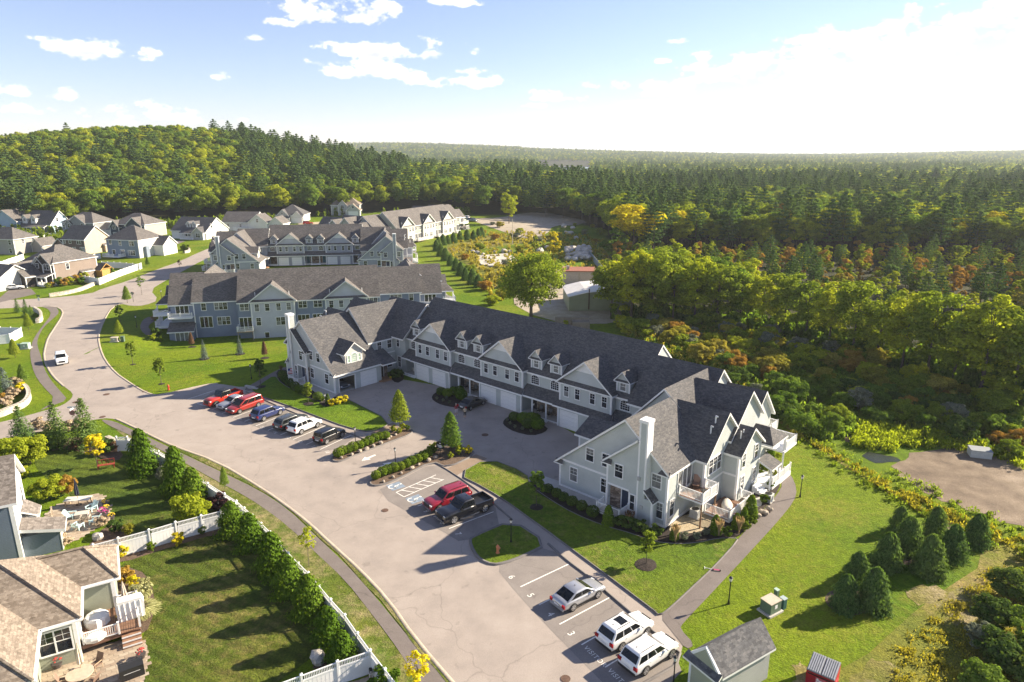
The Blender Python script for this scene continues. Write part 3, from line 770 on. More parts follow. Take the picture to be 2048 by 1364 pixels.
for uv in ((790, 973), (829, 999)):
 c = V2(at(*uv)); e1 = sd_; e2 = Vector((-e1.y, e1.x, 0))
 mb = MB(); mb.add([((c + e1 * x + e2 * y).x, (c + e1 * x + e2 * y).y, MZ) for x, y in ((-.7, -.75), (.9, -.75), (.9, .75), (-.7, .75))], [(0, 1, 2, 3)])
 mb.obj('blue_square', BLUEP, PK)
 mb = MB()     # wheelchair emblem: wheel arc, body, legs, head
 def seg(pts, w):
  for (x0, y0), (x1, y1) in zip(pts, pts[1:]):
   a = c + e1 * x0 + e2 * y0; b = c + e1 * x1 + e2 * y1
   d = (b - a).normalized(); n = Vector((-d.y, d.x, 0)) * w / 2
   mb.add([(q.x, q.y, MZ + 0.006) for q in (a - n, b - n, b + n, a + n)], [(0, 1, 2, 3)])
 seg([(-.28 + .42 * math.cos(R(k)), .05 + .42 * math.sin(R(k))) for k in range(60, 331, 27)], 0.12)
 seg([(.55, .1), (.0, .05), (-.05, -.3), (-.42, -.42)], 0.12)
 seg([(.3, .08), (.25, -.22)], 0.1)
 mb.add([((c + e1 * (.78 + .13 * math.cos(t)) + e2 * (.12 + .13 * math.sin(t))).x, (c + e1 * (.78 + .13 * math.cos(t)) + e2 * (.12 + .13 * math.sin(t))).y, MZ + 0.006) for t in [k * math.pi / 4 for k in range(8)]], [tuple(range(8))])
 mb.obj('wheelchair_emblem', LINE, PK)
RUST = plain('rusty_iron', (0.10, 0.055, 0.035), 0.8, var=0.3, sc=8)
for i, (u, v, w, lb) in enumerate(((213, 789, .45, 'rusty drain grate in the road left of the red hydrant lawn'), (152, 804.5, .45, 'rusty drain grate at the footpath corner by the side road'),
                   (205, 834, .4, 'rusty drain grate at the start of the roadside footpath'), (290, 783, .4, 'rusty drain grate beside the lawn with the hydrant'), (770, 1021, .35, 'small round manhole cover in the road left of the red parked car'),
                   (970, 870, .45, 'round iron manhole cover in the shaded courtyard'), (1131, 1358, .35, 'round manhole cover at the bottom of the road by the visitor lettering'))):
 p = at(u, v); mb = MB(); mb.cyl((0, 0, 0.0), (0, 0, 0.03), w, w, 14); mb.box(-w * .7, w * .7, -.03, .03, .028, .036); mb.box(-.03, .03, -w * .7, w * .7, .027, .035)
 o = mb.obj('drain_cover', RUST); o.location = (p.x, p.y, p.z + 0.015); tag(o, lb, 'drain cover')
# ================================================================ BUILDING KIT
_wc = {}
def window_meshes(w, h, style):
 """frame and panes for a window centred on the origin, facing -y; style: dh, pair, tri, arch, slide, plain, door, grid"""
 k = (round(w, 2), round(h, 2), style)
 if k in _wc: return _wc[k]
 f = MB(); panes = []
 c = 0.10
 hw, hh = w / 2, h / 2
 if style == 'arch':
  r = hw; zc = hh - r * 0.62
  f.box(-hw - c, -hw, -.06, 0, -hh - c, zc); f.box(hw, hw + c, -.06, 0, -hh - c, zc); f.box(-hw, hw, -.06, 0, -hh - c, -hh)
  n = 10
  for i in range(n):
   a0, a1 = math.pi * i / n, math.pi * (i + 1) / n
   P = []
   for a, rr in ((a0, 1), (a0, 1 + c / r), (a1, 1 + c / r), (a1, 1)):
    P.append((math.cos(a) * r * rr, zc + math.sin(a) * r * .62 * (rr if rr == 1 else 1 + c / (r * .62))))
   f.add([(x, -.06, z) for x, z in P] + [(x, 0, z) for x, z in P], [(0, 1, 2, 3), (7, 6, 5, 4), (0, 4, 5, 1), (1, 5, 6, 2), (2, 6, 7, 3), (3, 7, 4, 0)])
  p = MB(); pts = [(hw * math.cos(math.pi * i / n), zc + r * .62 * math.sin(math.pi * i / n)) for i in range(n + 1)] + [(-hw, -hh), (hw, -hh)]
  p.add([(x, -.022, z) for x, z in pts], [tuple(range(len(pts)))]); panes.append(p.mesh('pane', [GLASS]))
  for i in range(1, 4): f.box(-hw + w * i / 4 - .018, -hw + w * i / 4 + .012, -.04, -.023, -hh, zc + r * .5)
  for i in range(1, 4): f.box(-hw, hw, -.042, -.025, -hh + h * i / 4.4 - .018, -hh + h * i / 4.4 + .018)
 else:
  f.box(-hw - c, -hw, -.07, 0, -hh - c, hh + c); f.box(hw, hw + c, -.07, 0, -hh - c, hh + c)
  f.box(-hw, hw, -.075, 0, hh, hh + c * 1.2); f.box(-hw, hw, -.09, 0, -hh - c, -hh)
  cols = {'pair': 2, 'tri': 3, 'slide': 3}.get(style, 1)
  cw = w / cols
  for i in range(1, cols): f.box(-hw + cw * i - .05, -hw + cw * i + .05, -.07, 0, -hh, hh)
  for i in range(cols):
   x0 = -hw + cw * i + (.05 if i else 0); x1 = -hw + cw * (i + 1) - (.05 if i < cols - 1 else 0)
   if style in ('slide', 'plain', 'door'):
    p = MB(); p.add([(x0, -.022, -hh), (x1, -.022, -hh), (x1, -.022, hh), (x0, -.022, hh)], [(0, 1, 2, 3)]); panes.append(p.mesh('pane', [GLASS], fix=False))
    continue
   f.box(x0, x1, -.05, 0, -.024, .024)
   for z0, z1 in ((-hh, -.03), (.03, hh)):
    p = MB(); p.add([(x0, -.022, z0), (x1, -.022, z0), (x1, -.022, z1), (x0, -.022, z1)], [(0, 1, 2, 3)]); panes.append(p.mesh('pane', [GLASS], fix=False))
   xm = (x0 + x1) / 2
   if w / cols > .5:
    f.box(xm - .01, xm + .01, -.04, -.024, .024, hh)
    f.box(x0, x1, -.041, -.025, hh * .5, hh * .5 + .02)
 r = (f.mesh('window', [TRIM]), panes)
 _wc[k] = r
 return r
def win(par, x, y, z, face, w, h, style='dh', glass=None, name='window', lite=False):
 fm, pm = window_meshes(w, h, style)
 o = link(name, fm, par, (x, y, z), R(face))
 for i, p in enumerate(pm):
  if lite and i % 2 and False: continue
  po = link('pane', p, o)
  g = glass or (BLIND if rnd.random() < 0.22 else None)
  if g:
   po.material_slots[0].link = 'OBJECT'; po.material_slots[0].material = g
 return o
_gd = {}
def garage_door(par, x, y, z0, face, w=2.75, h=2.3):
 k = (w, h)
 if k not in _gd:
  f = MB(); c = .13
  f.box(-w / 2 - c, -w / 2, -.06, 0, 0, h + c); f.box(w / 2, w / 2 + c, -.06, 0, 0, h + c); f.box(-w / 2, w / 2, -.065, 0, h, h + c)
  p = MB(); hp = h / 4
  p.box(-w / 2, w / 2, -.03, 0, 0, hp - .025)
  n = max(3, round(w / .68)); cw = w / n
  for i in range(n): p.box(-w / 2 + cw * i + .09, -w / 2 + cw * (i + 1) - .09, -.042, -.03, .1, hp - .12)
  _gd[k] = (f.mesh('garage_door', [TRIM]), p.mesh('door_panel', [TRIM]))
 fm, pm = _gd[k]
 o = link('garage_door', fm, par, (x, y, z0), R(face))
 for i in range(4): link('door_panel', pm, o, (0, 0, i * h / 4 + .01))
 return o
DOORC = {n: plain(n, c, 0.45) for n, c in (('navy_door', (.02, .035, .07)), ('teal_door', (.02, .10, .14)), ('dark_door', (.03, .025, .025)), ('white_door', (.7, .7, .7)))}
def door(par, x, y, z0, face, mat, w=.95, h=2.1, side=0):
 f = MB(); c = .1
 f.box(-w / 2 - c, -w / 2, -.06, 0, 0, h + c); f.box(w / 2, w / 2 + c, -.06, 0, 0, h + c); f.box(-w / 2, w / 2, -.065, 0, h, h + c)
 if side: f.box(w / 2 + c, w / 2 + c + .4, -.03, 0, 0, .5); f.box(w / 2 + c + .4, w / 2 + c + .48, -.06, 0, 0, h + c)
 o = f.obj('front_door', TRIM, par); o.location = (x, y, z0); o.rotation_euler = (0, 0, R(face))
 p = MB(); p.box(-w / 2, w / 2, -.03, 0, 0, h); p.box(-w * .32, w * .32, -.042, -.03, .2, .95); p.box(-w * .32, w * .32, -.042, -.03, 1.1, h - .15)
 p.obj('door_leaf', mat, o)
 k = MB(); k.ball((w * .4, -.07, 1.0), .035, .035, .035, 6, 4); k.obj('handle', RIM, o)
 if side:
  g = MB(); g.add([(w / 2 + c, -.02, .5), (w / 2 + c + .4, -.02, .5), (w / 2 + c + .4, -.02, h), (w / 2 + c, -.02, h)], [(0, 1, 2, 3)]); g.obj('sidelight', GLASS, o)
 return o
def railing(par, pts, z, h=1.0, mat=None, name='railing', gap=.13):
 """posts, top and bottom rail and balusters along points, all one railing part"""
 m = MB()
 for (x0, y0), (x1, y1) in zip(pts, pts[1:]):
  d = Vector((x1 - x0, y1 - y0, 0)); L = d.length; d.normalize(); n = Vector((-d.y, d.x, 0))
  def bar(s0, s1, hw, za, zb):
   a = Vector((x0, y0, 0)) + d * s0; b = Vector((x0, y0, 0)) + d * s1
   q = [a - n * hw, b - n * hw, b + n * hw, a + n * hw]
   m.add([(p.x, p.y, za) for p in q] + [(p.x, p.y, zb) for p in q], [(0, 3, 2, 1), (4, 5, 6, 7), (0, 1, 5, 4), (1, 2, 6, 5), (2, 3, 7, 6), (3, 0, 4, 7)])
  bar(0.06, L - .06, .035, z + h - .09, z + h - .02); bar(.06, L - .06, .03, z + .08, z + .14)
  k = max(1, int(L / gap))
  for i in range(1, k): bar(L * i / k - .02, L * i / k + .02, .02, z + .14, z + h - .09)
  npost = max(1, round(L / 1.9))
  for i in range(npost + 1):
   s = L * i / npost
   bar(max(-.06, s - .06), min(L + .06, s + .06), .065, z, z + h + .04)
   bar(max(-.08, s - .08), min(L + .08, s + .08), .085, z + h + .04, z + h + .08)
 return m.obj(name, mat or TRIM, par)
def deck_boards(par, x0, x1, y0, y1, z, mat, along='x', bw=.16, n_max=60):
 """deck boards one by one with open joints"""
 L = (y1 - y0) if along == 'x' else (x1 - x0)
 n = min(n_max, max(2, int(L / bw))); s = L / n
 m = MB()
 if along == 'x': m.box(x0, x1, 0, s - .02, -.04, 0)
 else: m.box(0, s - .02, y0, y1, -.04, 0)
 me = m.mesh('deck_board', [mat])
 for i in range(n):
  link('deck_board', me, par, (0, y0 + i * s, z) if along == 'x' else (x0 + i * s, 0, z))
def corner_boards(m, pts, mi=0, w=.2):
 for x, y, z0, z1, sx, sy in pts:
  m.box(x + .022 * sx, x - w * sx, y + .022 * sy, y - w * sy, z0, z1, mi)
def ac_unit(par_loc, rz, label, z=0):
 t = thing('air_conditioner', label, 'air conditioner', par_loc, rz, 'air conditioning units by the walls')
 m = MB(); m.box(-.42, .42, -.42, .42, .06, .86)
 m.obj('casing', plain('ac_casing', (.50, .50, .47), .5) if 'ac_casing' not in bpy.data.materials else bpy.data.materials['ac_casing'], t)
 g = MB()
 for i in range(9):
  g.box(-.43, .43, -.43, .43, .14 + i * .075, .165 + i * .075)
 g.obj('louvres', bpy.data.materials.get('ac_grille') or plain('ac_grille', (.30, .30, .29), .6), t)
 f = MB(); f.cyl((0, 0, .86), (0, 0, .90), .36, .36, 14); f.cyl((0, 0, .9), (0, 0, .93), .1, .1, 8)
 f.obj('fan_grille', BLACK, t)
 b = MB(); b.box(-.5, .5, -.5, .5, 0, .06); b.obj('pad', CONC, t)
 return t
def townhouse(name, label, loc, ang, nb, sid, sidg, roofm, stone, front=True, rear=True, zlow=0.0, group=None, right=True, left=True, opts=()):
 T = thing(name, label, 'townhouse row', loc, ang, group)
 E = (nb - 1) * 7.35
 cs = [(i - (nb - 1) / 2) * 14.7 for i in range(nb)]
 z0 = zlow - .1
 RM = [roofm, TRIM]
 def P(nm, fill, mats, **k):
  m = MB(); fill(m)
  if nm == 'trim': return split8(m, 'trim_board', mats, T)
  return m.obj(nm, mats, T, **k)
 L = E + 6.9
 P('wall', lambda m: (m.sect([(2.0, z0), (12.8, z0), (12.8, 3.3), (2.0, 3.3)], 'x', -L, L), m.sect([(1.2, 3.3), (12.8, 3.3), (12.8, 6.05), (7.0, 11.55), (1.2, 6.05)], 'x', -L + .01, L - .01)), sid)
 P('roof', lambda m: (m.slab([(-L - .1, .8, 5.98), (L + .1, .8, 5.98), (L + .1, 7.0, 11.85), (-L - .1, 7.0, 11.85)]), m.slab([(L + .1, 13.2, 5.98), (-L - .1, 13.2, 5.98), (-L - .1, 7.0, 11.85), (L + .1, 7.0, 11.85)])), RM)
 for c in cs:
  def bay(m):
   m.box(c - 4.15, c + 4.15, 0.0, 3, z0, 3.2); m.box(c - 4.12, c + 4.12, .3, 3, 3.2, 6.3)
   m.sect([(c - 4.12, 6.3), (c + 4.12, 6.3), (c, 9.55)], 'y', .45, 5.6)
  P('bay_wall', bay, sid)
  def gable(m):
   m.sect([(c - 4.1, 6.35), (c + 4.1, 6.35), (c, 9.5)], 'y', .40, .44)
  P('gable_panel', gable, sidg)
  P('gable_peak', lambda m: m.sect([(c - 1.75, 8.15), (c + 1.75, 8.15), (c, 9.5)], 'y', .36, .40), TRIM)
  P('gable_roof', lambda m: (m.slab([(c - 4.5, -.15, 6.2), (c, -.15, 9.72), (c, 5.6, 9.72), (c - 4.5, 1.7, 6.2)]), m.slab([(c + 4.5, 1.7, 6.2), (c, 5.6, 9.72), (c, -.15, 9.72), (c + 4.5, -.15, 6.2)])), RM)
  P('pent_roof', lambda m: m.slab([(c - 4.45, -.1, 6.18), (c + 4.45, -.1, 6.18), (c + 4.1, .40, 6.62), (c - 4.1, .40, 6.62)], .12), RM)
  if front:
   for dxw in (-2.95, -1.15, 1.22, 3.05): win(T, c + dxw, .3, 5.02, 0, .72, 1.35)
   garage_door(T, c - 2.2, 0, 0, 0)
   if not (nb == 3 and c > 5 and 'main' in opts): garage_door(T, c + 1.75, 0, 0, 0)
  P('pent_roof', lambda m: m.slab([(c - 4.7, -.5, 2.98), (c + 4.7, -.5, 2.98), (c + 4.4, .3, 3.62), (c - 4.4, .3, 3.62)], .22), RM)
  P('trim', lambda m: corner_boards(m, [(c - 4.12, .3, 3.55, 6.2, -1, -1), (c + 4.12, .3, 3.55, 6.2, 1, -1), (c - 4.15, 0, 0, 3.0, -1, -1), (c + 4.15, 0, 0, 3.0, 1, -1)]) or m.box(c - 4.1, c + 4.1, .27, .3, 5.85, 6.15), TRIM)
 recs = []
 edges = [-L] + [v for c in cs for v in (c - 4.15, c + 4.15)] + [L]
 for i in range(0, len(edges), 2):
  recs.append((edges[i], edges[i + 1]))
 for k, (x0, x1) in enumerate(recs):
  mid = (x0 + x1) / 2
  inner = 0 < k < len(recs) - 1
  P('porch_roof', lambda m: m.slab([(x0 - .2, -.3, 2.98), (x1 + .2, -.3, 2.98), (x1, 1.22, 4.15), (x0, 1.22, 4.15)], .24), RM)
  P('porch_floor', lambda m: m.box(x0, x1, .1, 2.0, 0, .32), CONC)
  P('porch_step', lambda m: (m.box(mid - 1.5, mid + 1.5, -.25, .1, 0, .17), m.box(x0, x1, .06, .1, .2, .34)), TRIM)
  xs_ = (mid - 1.72, mid + 1.72) if inner else (mid,)
  if front:
   for xc in xs_:
    win(T, xc, 1.2, 5.0, 0, 1.35, 1.25, 'arch', GLASS)
   if inner:
    for xc in (mid - 1.2, mid + 1.25):
     P('porch_column', lambda m: m.cyl((xc, .0, 0), (xc, .0, 2.85), .12, .11, 10) or m.box(xc - .17, xc + .17, -.17, .17, 0, .12), TRIM)
    P('stone_wall', lambda m: m.box(mid - 1.9, mid + 1.9, 1.88, 2.0, .3, 3.0), stone)
    door(T, x0 + .75, 2.0, .32, 0, DOORC[opts[1]] if len(opts) > 1 else DOORC['dark_door']); door(T, x1 - .75, 2.0, .32, 0, DOORC[opts[1]] if len(opts) > 1 else DOORC['dark_door'])
   else:
    P('stone_wall', lambda m: m.box(mid - .9, mid + .9, 1.88, 2.0, .3, 3.0), stone)
  for xc in ((mid - 1.72, mid + 1.72) if inner else ((mid + .55,) if k == 0 else (mid - .55,))):
   D = P('dormer_wall', lambda m: m.box(xc - .98, xc + .98, 1.4, 4.2, 6.3, 8.1) or m.sect([(xc - .98, 8.1), (xc + .98, 8.1), (xc, 9.0)], 'y', 1.42, 5), sid)
   P('dormer_roof', lambda m: (m.slab([(xc - 1.22, 1.05, 7.96), (xc, 1.05, 9.22), (xc, 4.9, 9.22), (xc - 1.22, 3.5, 7.96)], .14), m.slab([(xc + 1.22, 3.5, 7.96), (xc, 4.9, 9.22), (xc, 1.05, 9.22), (xc + 1.22, 1.05, 7.96)], .14), m.slab([(xc - 1.2, 1.06, 7.9), (xc + 1.2, 1.06, 7.9), (xc + 1, 1.4, 8.08), (xc - 1, 1.4, 8.08)], .12)), RM)
   P('trim', lambda m: corner_boards(m, [(xc - .98, 1.4, 6.3, 7.9, -1, -1), (xc + .98, 1.4, 6.3, 7.9, 1, -1)], 0, .16), TRIM)
   if front: win(T, xc, 1.4, 7.28, 0, .78, 1.05, 'dh', BLIND)
 if rear:
  for c in cs:
   P('bay_wall', lambda m: m.box(c - 4.3, c + 4.3, 10, 13.5, z0, 6.2) or m.sect([(c - 4.3, 6.2), (c + 4.3, 6.2), (c, 9.5)], 'y', 8.4, 13.3), sidg)
   P('gable_roof', lambda m: (m.slab([(c + 4.7, 13.8, 6.15), (c, 13.8, 9.75), (c, 8.2, 9.75), (c + 4.7, 12.4, 6.15)]), m.slab([(c - 4.7, 12.4, 6.15), (c, 8.2, 9.75), (c, 13.8, 9.75), (c - 4.7, 13.8, 6.15)])), RM)
   P('pent_roof', lambda m: m.slab([(c + 4.65, 13.85, 6.12), (c - 4.65, 13.85, 6.12), (c - 4.3, 13.32, 6.5), (c + 4.3, 13.32, 6.5)], .12), RM)
   for dxw in (-3.1, -1.1, 1.1, 3.1): win(T, c + dxw, 13.5, 4.9, 180, .8, 1.45)
   win(T, c - 1.3, 13.5, 1.9, 180, 1.7, 1.6, 'pair'); win(T, c + 3.0, 13.5, 2.0, 180, .85, 1.6)
   win(T, c + 1.6, 13.5, -.9 if zlow < -1 else 1.6, 180, .8, 1.1, 'plain')
   P('trim', lambda m: corner_boards(m, [(c - 4.3, 13.5, z0, 6.1, -1, 1), (c + 4.3, 13.5, z0, 6.1, 1, 1)]) or m.box(c - 4.2, c + 4.2, 13.48, 13.53, 5.85, 6.1), TRIM)
   for s in (-1, 1):
    P('vent_pipe', lambda m: m.cyl((c + s * 3.3, 12.9, 6.8), (c + s * 3.3, 12.9, 8.0), .07, .07, 6), TRIM)
  spans = [(-L, cs[0] - 4.3)] + [(cs[i] + 4.3, cs[i + 1] - 4.3) for i in range(nb - 1)] + [(cs[-1] + 4.3, L)]
  for (x0, x1) in spans:
   m_ = (x0 + x1) / 2; w_ = x1 - x0
   for xx in ([m_ - w_ * .25, m_ + w_ * .25] if w_ > 4 else [m_]):
    win(T, xx, 12.8, 5.0, 180, 1.6, 1.35, 'pair')
    win(T, xx, 12.8, 1.65, 180, 2.3, 2.3, 'slide', GLASS, 'sliding_door')
    dk = P('rear_deck', lambda m: m.box(xx - 1.55, xx + 1.55, 12.8, 15.0, .22, .42) or [m.cyl((xx + s * 1.4, 14.8, zlow), (xx + s * 1.4, 14.8, .22), .08, .08, 6) for s in (-1, 1)] and None, GREYDECK)
    railing(T, [(xx - 1.5, 12.85), (xx - 1.5, 14.95), (xx + 1.5, 14.95), (xx + 1.5, 12.85)], .42)
 for s in ((1,) if right else ()) + ((-1,) if left else ()):
  X = lambda a: s * (E + a)
  def bx(m, a0, a1, y0, y1, za, zb, mi=0): m.box(X(a0), X(a1), y0, y1, za, zb, mi)
  XP = lambda pts: [(X(a), z) for a, z in pts]
  FR = 90 * s
  P('wall', lambda m: m.sect([(.5, z0), (10.1, z0), (10.1, 6.0), (5.1, 10.7), (.5, 6.0)], 'x', X(6.95), X(15.8)), sid)
  P('roof', lambda m: (m.slab([(X(6.6), -.25, 5.98), (X(16.1), -.25, 5.98), (X(16.1), 5.1, 11.0), (X(6.6), 5.1, 11.0)]), m.slab([(X(6.6), 10.5, 5.98), (X(16.1), 10.5, 5.98), (X(16.1), 5.1, 11.0), (X(6.6), 5.1, 11.0)])), RM)
  P('wall', lambda m: m.sect(XP([(9.75, z0), (19.6, z0), (19.6, 5.9), (14.2, 10.5), (9.75, 5.85)]), 'y', -4.6, 4.5), sid)
  P('roof', lambda m: (m.slab([(X(9.4), -4.95, 5.75), (X(14.2), -4.95, 10.85), (X(14.2), 5.0, 10.85), (X(9.4), 1.4, 5.75)]), m.slab([(X(14.2), -4.95, 10.85), (X(20.1), -4.95, 5.83), (X(20.1), 4, 5.83), (X(14.2), 5.0, 10.85)])), RM)
  def fw(m):
   m.sect(XP([(6.8, z0), (19.85, z0), (19.85, 5.85), (15.0, 9.85), (6.8, 3.15)]), 'y', -13.2, -4.5)
  hollow = (s == -1 and 'main' in opts)
  if not hollow:
   P('wall', fw, sid)
  else:   # garage stands open: build the shell around it
   P('wall', lambda m: (m.sect(XP([(13.2, z0), (19.85, z0), (19.85, 5.85), (15.0, 9.85), (13.2, 8.38)]), 'y', -13.2, -4.5), m.sect(XP([(6.8, 2.75), (13.2, 2.75), (13.2, 8.38), (6.8, 3.15)]), 'y', -13.2, -4.5),
                                 bx(m, 6.8, 13.2, -13.2, -13.0, z0, 2.75), bx(m, 6.8, 7.0, -13.0, -12.35, z0, 2.75), bx(m, 6.8, 7.0, -9.6, -4.6, z0, 2.75), bx(m, 6.8, 7.0, -12.35, -9.6, 2.3, 2.75)), sid)
   P('garage_interior', lambda m: (bx(m, 7.0, 13.15, -12.99, -12.95, 0, 2.74), bx(m, 13.1, 13.15, -12.9, -4.7, 0, 2.74), bx(m, 7.0, 13.1, -8.2, -8.1, 0, 2.74)), plain('garage_drywall', (.45, .42, .36), .8))
   P('garage_floor', lambda m: bx(m, 6.85, 13.1, -12.94, -4.7, 0.01, .05), CONC)
  P('roof', lambda m: (m.slab([(X(6.35), -13.55, 3.02), (X(15.0), -13.55, 10.12), (X(15.0), -4.5, 10.12), (X(6.35), -4.5, 3.02)]), m.slab([(X(15.0), -13.55, 10.12), (X(20.15), -13.55, 5.78), (X(20.15), -4.5, 5.78), (X(15.0), -4.5, 10.12)])), RM)
  P('rake_return', lambda m: (m.slab([(X(6.3), -13.6, 2.95), (X(7.5), -13.6, 2.95), (X(7.3), -13.2, 3.3), (X(6.4), -13.2, 3.3)], .12), m.slab([(X(18.9), -13.6, 5.68), (X(20.2), -13.6, 5.68), (X(20.1), -13.2, 6.0), (X(19.1), -13.2, 6.0)], .12)), RM)
  if s == -1 or 'main' not in opts:
   if front:
    if not hollow: garage_door(T, X(6.8), -10.9, 0, -90 * s)
    else:
     P('garage_frame', lambda m: (bx(m, 6.74, 6.8, -12.5, -12.36, 0, 2.43), bx(m, 6.74, 6.8, -9.6, -9.46, 0, 2.43), bx(m, 6.74, 6.8, -12.36, -9.6, 2.3, 2.43)), TRIM)
    garage_door(T, X(6.8), -7.05, 0, -90 * s)
   if front:
    P('dormer_wall', lambda m: bx(m, 7.6, 11, -10.55, -7.4, 3.6, 5.75) or m.sect([(-10.55, 5.75), (-7.4, 5.75), (-8.97, 7.0)], 'x', X(7.62), X(12)), bpy.data.materials.get('cream_siding') or siding('cream_siding', (.56, .55, .50)))
    P('dormer_roof', lambda m: (m.slab([(X(7.25), -10.95, 5.5), (X(10.2), -10.95, 5.5), (X(12.2), -8.97, 7.2), (X(7.25), -8.97, 7.2)], .16), m.slab([(X(7.25), -7.0, 5.5), (X(10.2), -7.0, 5.5), (X(12.2), -8.97, 7.2), (X(7.25), -8.97, 7.2)], .16)), RM)
    win(T, X(7.6), -8.97, 4.75, -90 * s, 1.0, 1.35, 'arch', GREENGL)
    for q in (-1, 1): win(T, X(7.6), -8.97 + q * .98, 4.65, -90 * s, .42, 1.05, 'dh', GREENGL)
    P('entry_roof', lambda m: m.slab([(X(5.9), -5.0, 2.9), (X(5.9), -2.2, 2.9), (X(9.7), -1.9, 4.3), (X(9.7), -5.0, 4.3)], .2), RM)
    P('stone_wall', lambda m: bx(m, 7.9, 9.8, -4.55, -2.6, 0, 3.3), stone)
    door(T, X(7.9), -3.9, .25, -90 * s, DOORC['dark_door'])
    P('porch_step', lambda m: (bx(m, 6.3, 7.9, -5.2, -2.9, 0, .2), bx(m, 6.0, 6.3, -4.9, -3.2, 0, .1)), WOOD)
    win(T, X(9.75), -1.2, 1.75, -90 * s, 1.9, 1.7, 'pair'); win(T, X(8.6), .5, 1.7, 0, .75, 1.7)
    win(T, X(9.75), -2.6, 4.85, -90 * s, .8, 1.45); win(T, X(9.75), -.6, 4.85, -90 * s, .8, 1.45); win(T, X(8.8), .5, 4.9, 0, .65, 1.3)
  else:
   P('wall', lambda m: bx(m, 3.5, 6.9, -5.4, 0, z0, 2.9) or m.sect([(-5.4, 2.9), (0, 2.9), (-2.7, 4.0)], 'x', X(3.5), X(6.9)), sid)
   P('roof', lambda m: (m.slab([(X(3.1), -5.8, 2.75), (X(7.6), -5.8, 2.75), (X(7.6), -2.7, 4.25), (X(3.1), -2.7, 4.25)]), m.slab([(X(3.1), .2, 2.9), (X(7.6), .2, 2.9), (X(7.6), -2.7, 4.25), (X(3.1), -2.7, 4.25)])), RM)
   P('trim', lambda m: corner_boards(m, [(X(3.5), -5.4, 0, 2.7, -s, -1)]), TRIM)
  if front:
   win(T, X(8.75), -13.2, 2.05, 0, .9, 1.5); win(T, X(12.75), -13.2, 2.1, 0, .9, 1.5)
   win(T, X(10.78), -13.2, 4.95, 0, .9, 1.35); win(T, X(12.8), -13.2, 4.95, 0, .9, 1.35)
   win(T, X(18.65), -13.2, 4.68, 0, .95, 1.35, 'dh', BLIND); win(T, X(19.15), -13.2, 1.75, 0, .65, 1.6)
   P('porch_bay', lambda m: m.sect(XP([(13.3, 2.95), (17.2, 2.95), (17.2, 8.25), (16.7, 8.35), (13.3, 5.55)]), 'y', -13.8, -13.15) or bx(m, 16.0, 17.2, -13.8, -13.15, z0, 2.95) or bx(m, 13.3, 16.0, -13.8, -13.15, z0, .3), sid)
   P('porch_bay_roof', lambda m: m.slab([(X(12.85), -14.15, 5.35), (X(16.9), -14.15, 8.68), (X(16.9), -13.0, 8.68), (X(12.85), -13.0, 5.35)], .22) or m.slab([(X(12.8), -14.2, 5.25), (X(14.1), -14.2, 5.25), (X(13.9), -13.8, 5.62), (X(12.9), -13.8, 5.62)], .12), RM)
   P('stone_wall', lambda m: bx(m, 13.5, 14.7, -13.3, -13.2, .3, 2.95), stone)
   door(T, X(15.3), -13.2, .5, 0, DOORC['navy_door'], .9, 2.05, 1)
   win(T, X(16.45), -13.8, 1.85, 0, .5, 1.6, 'dh', GLASS); win(T, X(14.75), -13.8, 4.65, 0, .88, 1.35)
   P('trim', lambda m: (corner_boards(m, [(X(13.3), -13.8, 0, 5.5, -s, -1)]), bx(m, 13.52, 16.0, -13.83, -13.78, 2.85, 3.05), bx(m, 15.98, 16.12, -13.83, -13.79, .3, 2.85)), TRIM)
   P('chimney', lambda m: bx(m, 17.05, 17.95, -14.1, -13.1, 0, 10.7) or bx(m, 17.95, 18.85, -14.1, -13.15, 0, 2.9), sid)
   P('chimney_trim', lambda m: (bx(m, 16.99, 18.01, -14.16, -13.04, 10.55, 10.85), corner_boards(m, [(X(17.05), -14.1, 0, 10.6, -s, -1), (X(17.95), -14.1, 3.4, 10.6, s, -1), (X(18.85), -14.1, 0, 2.9, s, -1)], 0, .16), bx(m, 17.955, 17.985, -13.9, -13.15, 3.5, 10.55) if s == 1 else bx(m, 17.955, 17.985, -13.9, -13.15, 3.5, 10.55)), TRIM)
   P('chase_roof', lambda m: m.slab([(X(17.9), -14.3, 3.85), (X(17.9), -13.1, 3.85), (X(19.0), -13.1, 2.75), (X(19.0), -14.3, 2.75)], .16), RM)
   P('wall_vent', lambda m: (bx(m, 17.1, 17.4, -14.2, -14.1, 4.6, 5.0), bx(m, 17.5, 17.8, -14.2, -14.1, 1.7, 2.1)), plain('vent_grey', (.35, .35, .34), .6) if 'vent_grey' not in bpy.data.materials else bpy.data.materials['vent_grey'])
   P('porch_deck', lambda m: bx(m, 13.35, 16.1, -15.5, -13.8, .38, .52), TRIM)
   P('porch_boards', lambda m: bx(m, 13.4, 16.05, -15.45, -13.8, .52, .55), GREYDECK)
   railing(T, [(X(13.4), -14.3), (X(13.4), -15.45), (X(16.05), -15.45), (X(16.05), -13.85)], .55)
   P('porch_steps', lambda m: (bx(m, 12.6, 13.3, -15.3, -14.3, 0, .2), bx(m, 12.95, 13.3, -15.3, -14.3, .2, .38)), TRIM)
